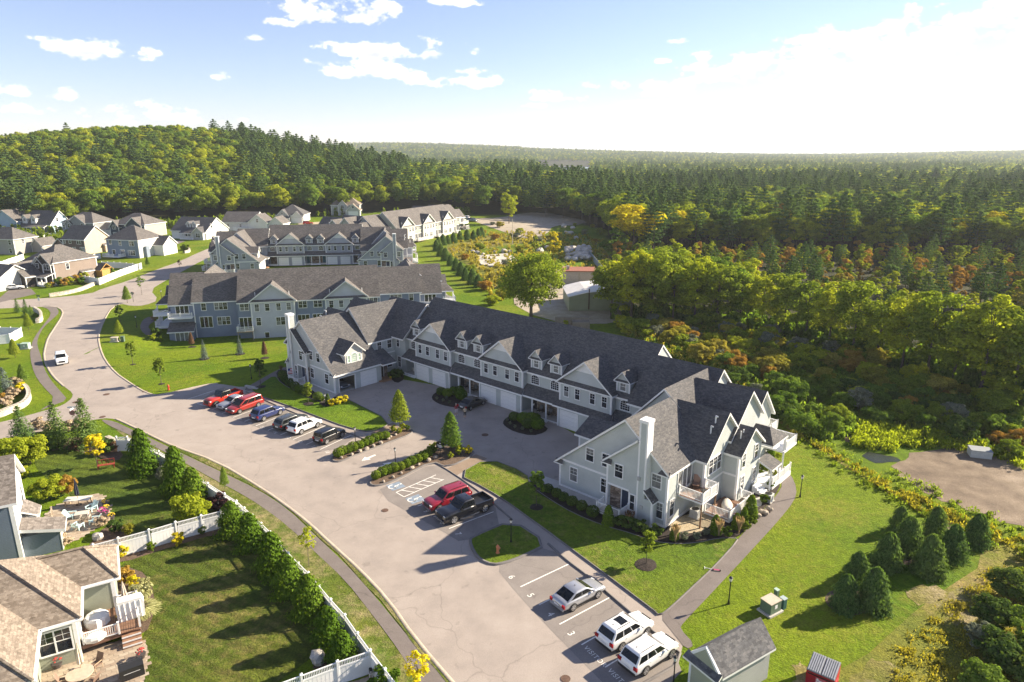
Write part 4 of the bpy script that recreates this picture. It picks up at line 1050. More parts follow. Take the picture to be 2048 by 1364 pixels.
  P('trim', lambda m: (corner_boards(m, [(X(6.8), -13.2, 0, 3.0, -s, -1), (X(19.85), -13.2, 0, 5.7, s, -1)]), bx(m, 7.0, 13.3, -13.225, -13.19, 3.2, 3.42), bx(m, 7.0, 13.3, -13.23, -13.19, 0, .38), bx(m, 16.1, 19.8, -13.23, -13.19, 0, .38),
                             bx(m, 19.84, 19.88, -13.0, -8.4, 0, .4), bx(m, 9.72, 9.76, -4.6, .5, 3.2, 3.4)), TRIM)
  P('wall', lambda m: m.sect([(-8.2, z0), (-.2, z0), (-.2, 5.8), (-4.24, 9.55), (-8.2, 5.8)], 'x', X(14.5), X(21.05)), sid)
  P('gable_roof', lambda m: (m.slab([(X(15), -8.5, 5.75), (X(21.4), -8.5, 5.75), (X(21.4), -4.24, 9.82), (X(15), -4.24, 9.82)]), m.slab([(X(15), .0, 5.75), (X(21.4), .0, 5.75), (X(21.4), -4.24, 9.82), (X(15), -4.24, 9.82)])), RM)
  P('wall', lambda m: m.sect([(-2.2, z0), (4.4, z0), (4.4, 7.35), (1.15, 10.45), (-2.2, 7.3)], 'x', X(14), X(21.03)), sid)
  P('gable_roof', lambda m: (m.slab([(X(14.6), -3.4, 6.4), (X(21.4), -3.4, 6.4), (X(21.4), 1.15, 10.72), (X(14.6), 1.15, 10.72)]), m.slab([(X(14.6), 4.75, 7.3), (X(21.4), 4.75, 7.3), (X(21.4), 1.15, 10.72), (X(14.6), 1.15, 10.72)])), RM)
  P('wall', lambda m: m.sect([(-4.0, z0), (1.35, z0), (1.35, 5.5), (-1.32, 7.5), (-4.0, 5.5)], 'x', X(20.9), X(22.65)), sid)
  P('gable_roof', lambda m: (m.slab([(X(21.0), -4.25, 5.4), (X(23.0), -4.25, 5.4), (X(23.0), -1.32, 7.72), (X(21.0), -1.32, 7.72)]), m.slab([(X(21.0), 1.6, 5.4), (X(23.0), 1.6, 5.4), (X(23.0), -1.32, 7.72), (X(21.0), -1.32, 7.72)])), RM)
  P('trim', lambda m: (corner_boards(m, [(X(22.65), -4.0, 0, 5.35, s, -1), (X(22.65), 1.35, 0, 5.35, s, 1), (X(21.05), -8.2, .4, 5.7, s, -1)]), bx(m, 21.04, 22.5, -4.03, -3.99, 3.0, 3.22), bx(m, 21.03, 21.08, -8.1, -4.0, 3.0, 3.22), bx(m, 19.8, 21.0, -8.23, -8.19, 0, .4)), TRIM)
  win(T, X(22.65), -2.9, 4.5, FR, .7, 1.5); win(T, X(22.65), .1, 4.6, FR, .8, 1.5); win(T, X(22.65), -2.8, 1.9, FR, .75, 1.6); win(T, X(22.65), .1, 1.9, FR, .8, 1.6)
  win(T, X(21.05), -6.1, 4.75, FR, 2.6, 1.55, 'tri'); win(T, X(19.85), -12.2, 1.9, FR, .75, 1.7)
  win(T, X(19.85), -10.0, 4.3, FR, 2.6, 2.1, 'slide', BLIND, 'sliding_door')
  P('balcony', lambda m: bx(m, 19.85, 22.5, -11.1, -8.0, 2.7, 2.86), TRIM)
  bd = T
  deck_boards(bd, min(X(19.9), X(22.45)), max(X(19.9), X(22.45)), -11.05, -8.05, 2.91, DECKW)
  railing(T, [(X(19.95), -11.05), (X(22.45), -11.05), (X(22.45), -8.05), (X(21.15), -8.05)], 2.91)
  for (a, b) in ((22.35, -11.0), (22.35, -8.15)): P('deck_post', lambda m: m.cyl((X(a), b, 0), (X(a), b, 2.7), .09, .09, 6), WOOD)
  P('lower_deck', lambda m: bx(m, 21.4, 24.1, -8.4, -4.05, .28, .45), TRIM)
  deck_boards(T, min(X(21.45), X(24.05)), max(X(21.45), X(24.05)), -8.35, -4.1, .5, DECKW, 'y')
  railing(T, [(X(21.45), -8.35), (X(24.05), -8.35), (X(24.05), -3.2), (X(22.8), -3.2)], .5)
  P('hip_roof', lambda m: (m.slab([(X(21), 1.5, 5.0), (X(23.9), 1.5, 5.0), (X(22.6), 3.4, 6.3), (X(21), 3.4, 6.3)], .2), m.slab([(X(23.9), 1.5, 5.0), (X(23.9), 5.6, 5.0), (X(22.6), 3.6, 6.3), (X(22.6), 3.4, 6.3)], .2), m.slab([(X(23.9), 5.6, 5.0), (X(21), 5.6, 5.0), (X(21), 3.6, 6.3), (X(22.6), 3.6, 6.3)], .2)), RM)
  P('entry_roof', lambda m: m.slab([(X(22.6), .9, 3.3), (X(22.6), 3.4, 3.3), (X(24.3), 3.4, 2.6), (X(24.3), .9, 2.6)], .2), RM)
  P('porch_column', lambda m: (m.cyl((X(24.1), 1.1, 0), (X(24.1), 1.1, 2.5), .1, .1, 8), m.cyl((X(24.1), 3.2, 0), (X(24.1), 3.2, 2.5), .1, .1, 8), m.cyl((X(23.7), 5.3, 0), (X(23.7), 5.3, 4.9), .1, .1, 8)), TRIM)
  P('side_porch', lambda m: bx(m, 21.0, 24.3, 1.4, 6.5, 0, .5) or bx(m, 21.0, 23.9, 5.0, 8.5, 3.0, 3.2), TRIM)
  railing(T, [(X(24.2), 1.5), (X(24.2), 6.4)], .5); railing(T, [(X(21.1), 8.4), (X(23.8), 8.4), (X(23.8), 5.6)], 3.2)
  P('stairs', lambda m: [bx(m, 22.9 + i * .28, 23.2 + i * .28, -.6, .7, 0, .9 - i * .18) for i in range(5)] and None, TRIM)
  P('vent_pipe', lambda m: (m.cyl((X(20.4), -6.2, 7.4), (X(20.4), -6.2, 8.7), .08, .08, 6), m.cyl((X(20.4), -6.2, 8.7), (X(20.7), -6.4, 8.75), .08, .08, 6)), TRIM)
  P('vent_pipe', lambda m: (m.cyl((X(20.4), -5.3, 8.2), (X(20.4), -5.3, 9.5), .08, .08, 6), m.cyl((X(20.4), -5.3, 9.5), (X(20.7), -5.5, 9.55), .08, .08, 6)), TRIM)
  for yy in (-2.6, -2.0): P('vent_pipe', lambda m: m.cyl((X(22), yy, 6.2), (X(22), yy, 7.5), .07, .07, 6), TRIM)
  if rear:
   win(T, X(10.5), 10.1, 4.9, 180, 2.4, 1.4, 'tri'); win(T, X(13.8), 10.1, 4.9, 180, .85, 1.4)
   win(T, X(10.2), 10.1, 1.8, 180, 2.4, 1.6, 'tri'); win(T, X(13.6), 10.1, 1.7, 180, 2.3, 2.2, 'slide', GLASS, 'sliding_door')
   P('trim', lambda m: corner_boards(m, [(X(15.8), 10.1, z0, 5.9, s, 1), (X(6.95), 10.1, z0, 5.9, -s, 1)]), TRIM)
   P('wall', lambda m: m.sect([(4.0, z0), (9.7, z0), (9.7, 5.6), (7, 8.8), (4.0, 5.6)], 'x', X(15.7), X(20.2)), sid)
   P('roof', lambda m: (m.slab([(X(15.5), 3.6, 5.5), (X(20.6), 3.6, 5.5), (X(20.6), 6.9, 9.0), (X(15.5), 6.9, 9.0)]), m.slab([(X(15.5), 10.0, 5.5), (X(20.6), 10.0, 5.5), (X(20.6), 6.9, 9.0), (X(15.5), 6.9, 9.0)])), RM)
   win(T, X(18), 9.7, 4.5, 180, 2.4, 2.0, 'slide', GLASS, 'sliding_door')
   P('balcony', lambda m: bx(m, 15.9, 20.4, 9.7, 11.6, 2.9, 3.1), TRIM)
   railing(T, [(X(15.9), 11.5), (X(20.4), 11.5), (X(20.4), 9.8)], 3.1)
   P('lower_room', lambda m: bx(m, 15.9, 20.4, 9.6, 12.4, z0, .6), sid)
   P('lower_roof', lambda m: m.slab([(X(15.6), 12.8, .55), (X(20.7), 12.8, .55), (X(20.7), 9.6, 1.9), (X(15.6), 9.6, 1.9)], .2), RM)
   win(T, X(18), 12.4, zlow + 1.2, 180, 2.4, 1.9, 'slide', BLIND, 'sliding_door')
 return T
SG = siding('sage_siding', (.46, .49, .475)); SGG = siding('sage_shakes', (.47, .50, .495), .2, .25)
SB = siding('slate_blue_siding', (.20, .24, .32)); SBG = siding('pale_blue_siding', (.47,.48,.54), .18, .25)
SL = siding('lilac_grey_siding', (.32,.335,.39)); SLG = siding('light_lilac_siding', (.42,.43,.49), .18, .25)
SC = siding('olive_siding', (.33, .34, .29)); SCG = siding('cream_shakes', (.52, .51, .45), .2, .2)
cM = Mw(18.95, 0)
T1 = townhouse('townhouse_row', 'long sage green townhouse row with dark roof around the courtyard of parked black car', (cM.x, cM.y, 0), MA, 3, SG, SGG, ROOFG, STONEV, True, True, 0, None, True, True, ('main', 'dark_door'))
T2 = townhouse('townhouse_row', 'blue townhouse row seen from behind with two pale gables above the mown yard', (-44.97, 151.4, -.4), R(193.5), 2, SB, SBG, ROOFG2, STONEV, False, True, -1.7, None)
T3 = townhouse('townhouse_row', 'lilac grey townhouse row facing us with white chimneys behind the blue row', (-61.26, 211.9, 1.2), R(8.2), 2, SL, SLG, ROOFG2, STONEV, True, False, 0, None, True, True, ('far', 'teal_door'))
T4 = townhouse('townhouse_row', 'farthest townhouse row with three sunlit cream gables along the green lawn', (-44.6, 275.9, 2.2), R(244.6), 3, SC, SCG, ROOFG2, STONEV, False, True, 0, None)
def Mt(a, b, z=0):
 p = Mw(a, b); return (p.x, p.y, z)
ac_unit(Mt(54.6, -9.3, .15), MA, 'grey air conditioner on the tan gravel under the balcony')
ac_unit(Mt(58.6, -1.2, .1), MA, 'grey air conditioner beside the curved path and porch stairs')
# ================================================================ SINGLE HOUSES
def roof_hip(m, x0, x1, y0, y1, ze, rise, ov=.4, th=.2):
 x0 -= ov; x1 += ov; y0 -= ov; y1 += ov
 w, d = x1 - x0, y1 - y0
 k = min(w, d) / 2
 if w >= d: a, b = (x0 + k, (y0 + y1) / 2), (x1 - k, (y0 + y1) / 2)
 else: a, b = ((x0 + x1) / 2, y0 + k), ((x0 + x1) / 2, y1 - k)
 A, B = (a[0], a[1], ze + rise), (b[0], b[1], ze + rise)
 c = [(x0, y0, ze), (x1, y0, ze), (x1, y1, ze), (x0, y1, ze)]
 if w >= d:
  m.slab([c[0], c[1], B, A], th); m.slab([c[1], c[2], B], th); m.slab([c[2], c[3], A, B], th); m.slab([c[3], c[0], A], th)
 else:
  m.slab([c[0], c[1], A], th); m.slab([c[1], c[2], B, A], th); m.slab([c[2], c[3], B], th); m.slab([c[3], c[0], A, B], th)
def roof_gable(m, x0, x1, y0, y1, ze, rise, axis, ov=.4, th=.22):
 if axis == 'x':
  ym = (y0 + y1) / 2; k = rise / ((y1 - y0) / 2)
  for s, ye in ((-1, y0 - ov), (1, y1 + ov)):
   m.slab([(x0 - ov, ye, ze - k * ov), (x1 + ov, ye, ze - k * ov), (x1 + ov, ym, ze + rise), (x0 - ov, ym, ze + rise)], th)
 else:
  xm = (x0 + x1) / 2; k = rise / ((x1 - x0) / 2)
  for s, xe in ((-1, x0 - ov), (1, x1 + ov)):
   m.slab([(xe, y0 - ov, ze - k * ov), (xe, y1 + ov, ze - k * ov), (xm, y1 + ov, ze + rise), (xm, y0 - ov, ze + rise)], th)
def house(label, loc, ang, blocks, wins=(), roofm=None, group='detached houses across the street', doors=(), gar=(), porch=None, name='house', foot=True):
 H = thing(name, label, 'house', loc, R(ang), group)
 rm = [roofm or ROOFG2, TRIM]
 tr = MB()
 for (x0, x1, y0, y1, ze, kind, rise, wm) in blocks:
  m = MB(); zb = -.6
  if kind == 'hip' or kind == 'flat': m.box(x0, x1, y0, y1, zb, ze)
  elif kind == 'gx': m.sect([(y0, zb), (y1, zb), (y1, ze), ((y0 + y1) / 2, ze + rise - .25), (y0, ze)], 'x', x0, x1)
  elif kind == 'gy': m.sect([(x0, zb), (x1, zb), (x1, ze), ((x0 + x1) / 2, ze + rise - .25), (x0, ze)], 'y', y0, y1)
  m.obj('wall', wm, H)
  m = MB()
  if kind == 'hip': roof_hip(m, x0, x1, y0, y1, ze, rise)
  elif kind == 'gx': roof_gable(m, x0, x1, y0, y1, ze + .02, rise, 'x')
  elif kind == 'gy': roof_gable(m, x0, x1, y0, y1, ze + .02, rise, 'y')
  m.obj('roof', rm, H)
  t = MB(); corner_boards(t, [(x0, y0, 0, ze - .1, -1, -1), (x1, y0, 0, ze - .1, 1, -1), (x1, y1, 0, ze - .1, 1, 1), (x0, y1, 0, ze - .1, -1, 1)], 0, .18)
  split8(t, 'corner_board', TRIM, H)
 for w in wins: win(H, *w)
 for d in doors: door(H, *d)
 for g in gar: garage_door(H, *g)
 if porch:
  x0, x1, y0, y1, z = porch
  m = MB(); m.slab([(x0, y0 - .3, z), (x1, y0 - .3, z), (x1, y1, z + .9), (x0, y1, z + .9)], .2); m.obj('porch_roof', rm, H)
  m = MB(); m.box(x0, x1, y0, y1, 0, .4); m.obj('porch_floor', TRIM, H)
  n = max(2, round((x1 - x0) / 2.2))
  for i in range(n + 1):
   m = MB(); xx = x0 + .1 + (x1 - x0 - .2) * i / n; m.box(xx - .1, xx + .1, y0, y0 + .2, .4, z - .15); m.obj('porch_column', TRIM, H)
  railing(H, [(x0 + .1, y0 + .1), (x1 - .1, y0 + .1)], .4, .9)
 return H
def sid_(n, c): return siding(n, c, .16, .3)
DBR = sid_('dark_brown_siding', (.055, .047, .043)); TAU = sid_('taupe_siding', (.22, .175, .145)); GRYD = sid_('dark_grey_siding', (.13, .125, .125)); GRYL = sid_('warm_grey_siding', (.33, .31, .285))
LBL = sid_('light_blue_siding', (.30, .40, .50)); NAVY = sid_('navy_siding', (.045, .06, .085)); WHT = sid_('white_siding', (.66, .65, .62)); TANS = sid_('tan_siding', (.50, .40, .29)); BRN = sid_('brown_siding', (.13, .10, .085))
SLB = sid_('steel_blue_siding', (.19, .23, .29)); MGR = sid_('mid_grey_siding', (.24, .25, .25)); PGR = sid_('pale_grey_siding', (.40, .40, .385))
W = lambda x, y, z, f=0, w=.95, h=1.5, st='dh': (x, y, z, f, w, h, st, None, 'window')
o = at(9.5, 571.5)
H1 = house('dark brown house with open double garage and small front gables behind the stone wall', (o.x, o.y, o.z), -20, [(0.2, 8.6, 0, 8, 3.1, 'gy', 3.3, DBR), (.8, 12.2, 5.5, 18.5, 6.0, 'hip', 4.0, TAU),
     (6.4, 11.8, 5.0, 9, 6.0, 'gy', 2.4, DBR), (6.0, 9.2, 4.7, 8, 6.0, 'gy', 1.6, DBR)],
     [W(4.4, 0, 4.6, 0, 1, 1.3), W(7.2, 4.7, 5.1, 0, 1.1, 1.1), W(10.2, 5.0, 4.9, 0, 1.9, 1.5, 'pair'), W(9.6, 5.5, 1.6, 0, 1.6, 1.6, 'pair'), W(12.2, 9.5, 4.6, 90, .9, 1.6), W(12.2, 15.5, 1.9, 90, 1.6, 1.6, 'pair')],
     ROOFG2, 'detached houses across the street', [(11.3, 5.5, .4, 0, DOORC['white_door'])], [], (8.8, 12.6, 2.6, 5.5, 2.6))
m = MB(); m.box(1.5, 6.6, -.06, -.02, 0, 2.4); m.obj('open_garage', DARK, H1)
m = MB(); m.box(1.3, 1.5, -.08, 0, 0, 2.6); m.box(6.6, 6.8, -.08, 0, 0, 2.6); m.box(1.5, 6.6, -.08, 0, 2.4, 2.6); m.obj('garage_frame', TRIM, H1)
m = MB(); m.box(12.2, 13.0, 13.0, 16.5, -.3, 2.6); m.obj('side_bay', TAU, H1); m = MB(); m.slab([(12.1, 12.8, 3.0), (13.3, 12.8, 2.5), (13.3, 16.7, 2.5), (12.1, 16.7, 3.0)]); m.obj('bay_roof', [ROOFG2, TRIM], H1)
o = at(32, 510)
house('grey two storey house with a pale sunlit side at the left edge of the photo', (o.x, o.y, o.z), -12, [(-13, 0, 0, 9.4, 5.3, 'hip', 3.6, GRYL), (0, 4.2, 6.5, 13, 2.7, 'gy', 2.2, GRYL)],
      [W(-1.6, 0, 4.2), W(-7, 0, 4.2), W(-1.8, 0, 1.4), W(-9, 0, 1.6, 0, 1.8, 1.5, 'pair'), W(0, 3.5, 4.2, 90), W(0, 7.5, 4.2, 90)])
o = at(103, 466)
house('light blue cape house with two dormers and a pale blue gable end', (o.x, o.y, o.z), -10, [(-18, 0, 0, 11, 3.6, 'gx', 5.2, LBL), (-13.2, -11, .2, 4, 6.2, 'gy', 1.2, WHT), (-9, -6.8, .2, 4, 6.2, 'gy', 1.2, WHT), (-26, -14, -2, 9, 5.0, 'gy', 4.4, LBL)],
      [W(-12.1, .2, 5.3, 0, .8, 1.1), W(-7.9, .2, 5.3, 0, .8, 1.1), W(-9, 0, 1.7, 0, 1.8, 1.4, 'pair'), W(-3, 0, 1.7, 0, 1.8, 1.4, 'pair'), W(0, 4, 5.2, 90), W(0, 3, 1.8, 90), W(0, 8, 1.8, 90)], None, 'detached houses across the street', (), (), (-14, -1, -2.2, 0, 2.5))
o = at(-20, 585)
house('low dark roofed house cut by the left edge beside the dark brown house', (o.x - 4, o.y, o.z), -20, [(-6, 5.5, 2, 13, 3.0, 'gx', 3.4, PGR)], [W(3, 2, 1.6)])
o = at(173, 510)
house('dark brown house with a tall tan gable end facing right', (o.x, o.y, o.z), -16, [(-9.5, 0, 0, 10, 5.4, 'gx', 4.0, BRN), (-15, -9.5, 1, 9, 2.8, 'gy', 2.4, BRN)],
      [W(-8.7, 0, 4.5), W(-6.2, 0, 4.5), W(-2.4, 0, 4.4, 0, 1.7, 1.5, 'pair'), W(-7.5, 0, 1.6), W(-4.8, 0, 1.7, 0, 1.2, 1.4), W(-1.3, 0, 1.5, 0, 1.8, 2.0, 'slide')])
hh = bpy.data.objects['house.004']
m = MB(); m.sect([(0.02, -.6), (9.98, -.6), (9.98, 5.4), (5, 9.12), (.02, 5.4)], 'x', 0.0, 0.05); m.obj('gable_end', TANS, hh)
m = MB(); m.box(.05, 1.0, 7.2, 9.8, -.6, 2.6); m.obj('side_porch', TANS, hh); m = MB(); m.slab([(0, 6.9, 3.1), (1.3, 6.9, 2.6), (1.3, 10.1, 2.6), (0, 10.1, 3.1)]); m.obj('porch_roof', [ROOFG2, TRIM], hh)
o = at(160, 472)
house('grey hip roofed house with nested front gables behind the brown house', (o.x, o.y, o.z), -14, [(-8, 7.5, 0, 11, 5.4, 'hip', 3.8, MGR), (-4.5, 4, -.6, 3, 5.4, 'gy', 3.0, MGR), (-5.5, -2, -1, 2, 5.0, 'gy', 1.7, MGR), (7.5, 14, 2, 10, 2.8, 'gx', 2.2, WHT)],
      [W(-6.7, 0, 4.3, 0, 1.6, 1.4, 'pair'), W(-6.7, 0, 1.5, 0, 1.6, 1.4, 'pair'), W(2.5, -.6, 4.4), W(-3.7, -1, 4.2)])
o = at(217, 513.5)
H7 = house('steel blue house with white railed deck and a bright white side wall', (o.x, o.y, o.z), -14, [(0, 12.6, 0, 11, 5.9, 'hip', 4.2, SLB), (9, 16.5, 6.5, 13, 3.8, 'gx', 2.6, WHT)],
      [W(1.6, 0, 4.9), W(5.5, 0, 4.7), W(10, 0, 4.7, 0, 1.8, 1.5, 'pair'), W(2.6, 0, 1.7, 0, 1.2, 1.4), W(9.6, 0, 1.6, 0, 2.6, 1.6, 'tri'), W(6.0, 0, 1.5, 0, 1.6, 2.1, 'slide'), W(12.6, 8, 4.8, 90)])
m = MB(); m.box(12.6, 12.66, .05, 10.95, -.5, 5.85); m.obj('side_wall', WHT, H7)
m = MB(); m.box(12.66, 13.6, 2.2, 3.6, -.5, 3.6); m.obj('chimney_chase', SLB, H7)
m = MB(); m.box(.6, 7.0, -3.0, 0, .35, .5); m.obj('deck', TRIM, H7); railing(H7, [(.6, -.1), (.6, -2.9), (5, -2.9)], .5); railing(H7, [(7, -2.9), (7, -.1)], .5)
o = at(262, 476)
house('navy house with grey roof and a triangular front gable behind the steel blue house', (o.x, o.y, o.z), -12, [(-8, 7, 0, 12, 5.4, 'hip', 4.0, GRYL), (-1, 6, -.8, 4, 5.2, 'gy', 3.0, NAVY), (-8, -4, -1.2, 4, 4.6, 'gy', 2.4, NAVY), (-7.9, 6.9, -.06, .5, 5.3, 'flat', 0, NAVY)],
      [W(-6, -1.2, 4.3, 0, 1.5, 1.5, 'pair'), W(2.4, -.8, 4.5, 0, 1.6, 1.3, 'pair'), W(-6, -1.2, 1.5, 0, 1.5, 1.4, 'pair')])
o = at(339.5, 477.5)
house('white cape house with dark roof, twin dormers and a front porch', (o.x, o.y, o.z), -15, [(0, 15.9, 1.5, 15, 3.4, 'gx', 4.6, WHT), (11, 15.6, 0, 5, 3.0, 'gy', 1.9, PGR), (6.2, 8.0, 3, 7, 5.9, 'gy', .9, WHT), (8.8, 10.6, 3, 7, 5.9, 'gy', .9, WHT)],
      [W(7.1, 3, 5.2, 0, .75, 1.1), W(9.7, 3, 5.2, 0, .75, 1.1), W(13.3, 0, 1.7, 0, 1.9, 1.6, 'pair'), W(7.4, 1.5, 1.7, 0, 1.9, 1.5, 'pair'), W(15.9, 5, 5, 90), W(15.9, 10, 1.8, 90)], ROOFG, 'detached houses across the street',
      [(9.7, 1.5, .4, 0, DOORC['navy_door'])], [(2.6, 1.5, 0, 0, 4.2, 2.3)], (5.0, 11, -.4, 1.5, 2.5))
o = at(446, 461)
house('long white house with plain side wall left of the red car', (o.x, o.y, o.z), -4, [(0, 14, 0, 12, 3.8, 'gx', 3.8, WHT), (12, 20, -1, 7, 3.8, 'gy', 3.2, WHT), (20, 26, 1, 9, 3.2, 'gy', 2.6, WHT)],
      [W(2.5, 0, 2.2, 0, .8, 1.2), W(8, 0, 2.2, 0, .8, 1.2), W(16, -1, 4.4), W(23, 1, 2, 0, 1.4, 1.3, 'pair')])
o = at(552, 447)
house('grey hip roofed house with pale front gable beside the red car', (o.x, o.y, o.z), 2, [(0, 12.5, 1, 13, 3.8, 'hip', 4.4, PGR), (.6, 6, 0, 6, 3.6, 'gy', 2.8, PGR), (7, 12, .4, 6, 3.2, 'gy', 2.2, WHT)],
      [W(1.8, 0, 1.7), W(3.2, 0, 4.7, 0, .8, 1.0), W(4.8, 0, 1.7, 0, 1.2, 1.5)], ROOFG, 'detached houses across the street', [], [(9.6, .4, 0, 0, 4.0, 2.2)], (.8, 6.8, -1.6, 0, 2.4))
o = at(662, 431)
house('small tan roofed house standing alone at the edge of the far wood', (o.x, o.y, o.z), 6, [(0, 14, 2, 13, 5.2, 'hip', 4.6, PGR), (3.6, 8, 1, 5, 5.2, 'gy', 2.4, PGR), (8, 14.5, -2, 5, 3.0, 'gy', 3.0, PGR)],
      [W(5.6, 1, 4.4, 0, 1.6, 1.4, 'pair'), W(9.2, 2, 4.6), W(11.2, -2, 4.4, 0, .9, 1.2), W(2, 2, 1.6), W(6, 1, 1.6, 0, 1.6, 1.5, 'pair')], ROOFT, 'detached houses across the street', [], [(11.2, -2, 0, 0, 4.4, 2.2)])
AB = R(30.7)
B0 = (-30.2, 40.9)
SAGEC = siding('soft_sage_siding', (.33, .345, .27), .12, .35)
HB = thing('house', 'sage green cottage with tan hip roofs, wooden deck and paver patio, bottom left corner', 'house', (B0[0], B0[1], 0), AB)
def bp(nm, fill, mats):
 m = MB(); fill(m)
 if nm[-1] == '8': return split8(m, nm[:-1], mats, HB)
 return m.obj(nm, mats, HB)
RT = [ROOFT, TRIM]
bp('wall', lambda m: m.box(-16, -.4, .4, 9.4, -.1, 3.5), SAGEC)
bp('wall', lambda m: m.box(-5, 2.05, 4.5, 8.8, -.1, 3.5), SAGEC)
bp('wall', lambda m: m.box(-9.5, -2.85, -5, .6, -.1, 3.5), SAGEC)
def hb_roof(m):
 z, zr = 3.62, 7.05
 m.slab([(-16, 0, z), (0, 0, z), (-4.83, 4.83, zr), (-16, 4.83, zr)], .2); m.slab([(0, 0, z), (0, 9.66, z), (-4.83, 4.83, zr)], .2); m.slab([(0, 9.66, z), (-16, 9.66, z), (-16, 4.83, zr), (-4.83, 4.83, zr)], .2)
bp('roof', hb_roof, RT)
bp('wing_roof', lambda m: (m.slab([(-4, 4.09, 3.62), (2.43, 4.09, 3.62), (.35, 6.62, 5.45), (-4, 6.62, 5.45)], .2), m.slab([(2.43, 4.09, 3.62), (2.43, 9.15, 3.62), (.35, 6.62, 5.45)], .2), m.slab([(2.43, 9.15, 3.62), (-4, 9.15, 3.62), (-4, 6.62, 5.45), (.35, 6.62, 5.45)], .2)), RT)
bp('front_roof', lambda m: (m.slab([(-2.45, -5.4, 3.62), (-2.45, 3, 3.62), (-6.2, 3, 6.3), (-6.2, -1.8, 6.3)], .2), m.slab([(-9.95, -5.4, 3.62), (-2.45, -5.4, 3.62), (-6.2, -1.8, 6.3)], .2), m.slab([(-9.95, 3, 3.62), (-9.95, -5.4, 3.62), (-6.2, -1.8, 6.3), (-6.2, 3, 6.3)], .2)), RT)
def cap(m, a, b):
 a, b = Vector(a) + Vector((0, 0, .02)), Vector(b) + Vector((0, 0, .02)); m.cyl(a, b, .13, .13, 6)
bp('ridge_caps', lambda m: (cap(m, (0, 0, 3.6), (-4.83, 4.83, 7.03)), cap(m, (2.43, 4.09, 3.6), (.35, 6.62, 5.43)), cap(m, (2.43, 9.15, 3.6), (.35, 6.62, 5.43)), cap(m, (.35, 6.62, 5.43), (-2.6, 6.62, 5.43)), cap(m, (-4.83, 4.83, 7.03), (-16, 4.83, 7.03)), cap(m, (-2.45, -5.4, 3.6), (-6.2, -1.8, 6.28))), ROOFT)
bp('gutter8', lambda m: (m.box(-2.4, .08, -.14, -.02, 3.42, 3.56), m.box(.02, .14, 0, 4.1, 3.42, 3.56), m.box(.1, 2.5, 3.95, 4.07, 3.42, 3.56), m.box(2.45, 2.57, 4.0, 9.2, 3.42, 3.56), m.box(-2.42, -2.3, -5.4, 0, 3.42, 3.56)), TRIM)
bp('corner_post8', lambda m: (m.box(-.62, -.37, .37, .62, 0, 3.45), m.box(1.82, 2.08, 4.47, 4.72, .9, 3.45), m.box(-3.1, -2.82, -5.03, -4.75, 0, 3.45)), TRIM)
win(HB, -1.75, .4, 2.05, 0, 1.9, 1.75, 'pair', GLASS)
win(HB, -.4, 2.3, 2.35, 90, 1.6, 2.2, 'slide', GLASS, 'sliding_door')
win(HB, 1.0, 4.5, 2.1, 0, .01 + .9, .01 + 1.2, 'dh') if False else None
HBd = Vector((0, 0))
bp('deck_frame', lambda m: m.prism([(-.35, .75), (2.3, .95), (3.4, .75), (3.45, 4.6), (-.3, 4.6)], .55, .82), plain('deck_skirt', (.16, .085, .055), .7))
nb = 24
for i in range(nb):
 x0 = -.33 + i * 3.75 / nb; x1 = x0 + 3.75 / nb - .02
 m = MB(); m.box(0, x1 - x0, .85 if x0 > .2 else .85, 4.55, .82, .86); m.obj('deck_board', DECKW, HB).location = (x0, 0, 0)
railing(HB, [(-.2, .85), (2.05, .85)], .86, .95)
railing(HB, [(2.1, 4.5), (3.4, 4.5), (3.4, 1.0)], .86, .95)
for i in range(3):
 bp('deck_step', lambda m: m.box(2.15, 3.4, .85 - .3 * (i + 1), .85 - .3 * i, 0, .66 - .2 * i), DECKW); bp('step_edge', lambda m: m.box(2.15, 3.4, .85 - .3 * (i + 1) - .02, .85 - .3 * (i + 1), .56 - .2 * i, .67 - .2 * i), TRIM)
SBA = siding('bluegrey_clapboard', (.16, .20, .255), .15, .42)
HA = thing('house', 'blue grey house with a white gable wall at the left edge by the patio', 'house', (-42.7, 52.85, 0), R(30))
def ap(nm, fill, mats):
 m = MB(); fill(m)
 if nm[-1] == '8': return split8(m, 'trim_board', mats, HA)
 return m.obj(nm, mats, HA)
RA = [shingles('brown_grey_shingles', (.115, .10, .088), (.16, .14, .125), (.22, .195, .175), .19), TRIM]
ap('wall', lambda m: m.sect([(.4, -.1), (7.0, -.1), (7.0, 5.95), (3.7, 8.75), (.4, 5.95)], 'x', -14, -.35), SBA)
ap('gable_wall', lambda m: m.sect([(.4, -.1), (7.0, -.1), (7.0, 5.95), (3.7, 8.75), (.4, 5.95)], 'x', -.35, -.3), WHT)
ap('roof', lambda m: (m.slab([(-14, 0, 5.95), (.1, 0, 5.95), (.1, 3.7, 9.05), (-14, 3.7, 9.05)]), m.slab([(.1, 7.4, 5.95), (-14, 7.4, 5.95), (-14, 3.7, 9.05), (.1, 3.7, 9.05)])), RA)
ap('trim8', lambda m: (corner_boards(m, [(-.3, .4, 0, 5.8, 1, -1), (-.3, 7.0, 0, 5.8, 1, 1)], 0, .3), m.box(-14, -.3, .36, .4, 5.6, 5.9)), TRIM)
win(HA, -.3, 5.4, 4.3, 90, 1.0, 1.7)
ap('side_entry', lambda m: m.box(-.3, 2.55, 1.0, 2.8, -.1, 2.1), SBA); ap('entry_roof', lambda m: m.slab([(-.35, .6, 3.1), (3.05, .6, 2.25), (3.05, 3.1, 2.25), (-.35, 3.1, 3.1)], .3), RA)
ap('entry_end', lambda m: m.box(2.55, 2.62, .98, 2.82, -.1, 2.1), WHT)
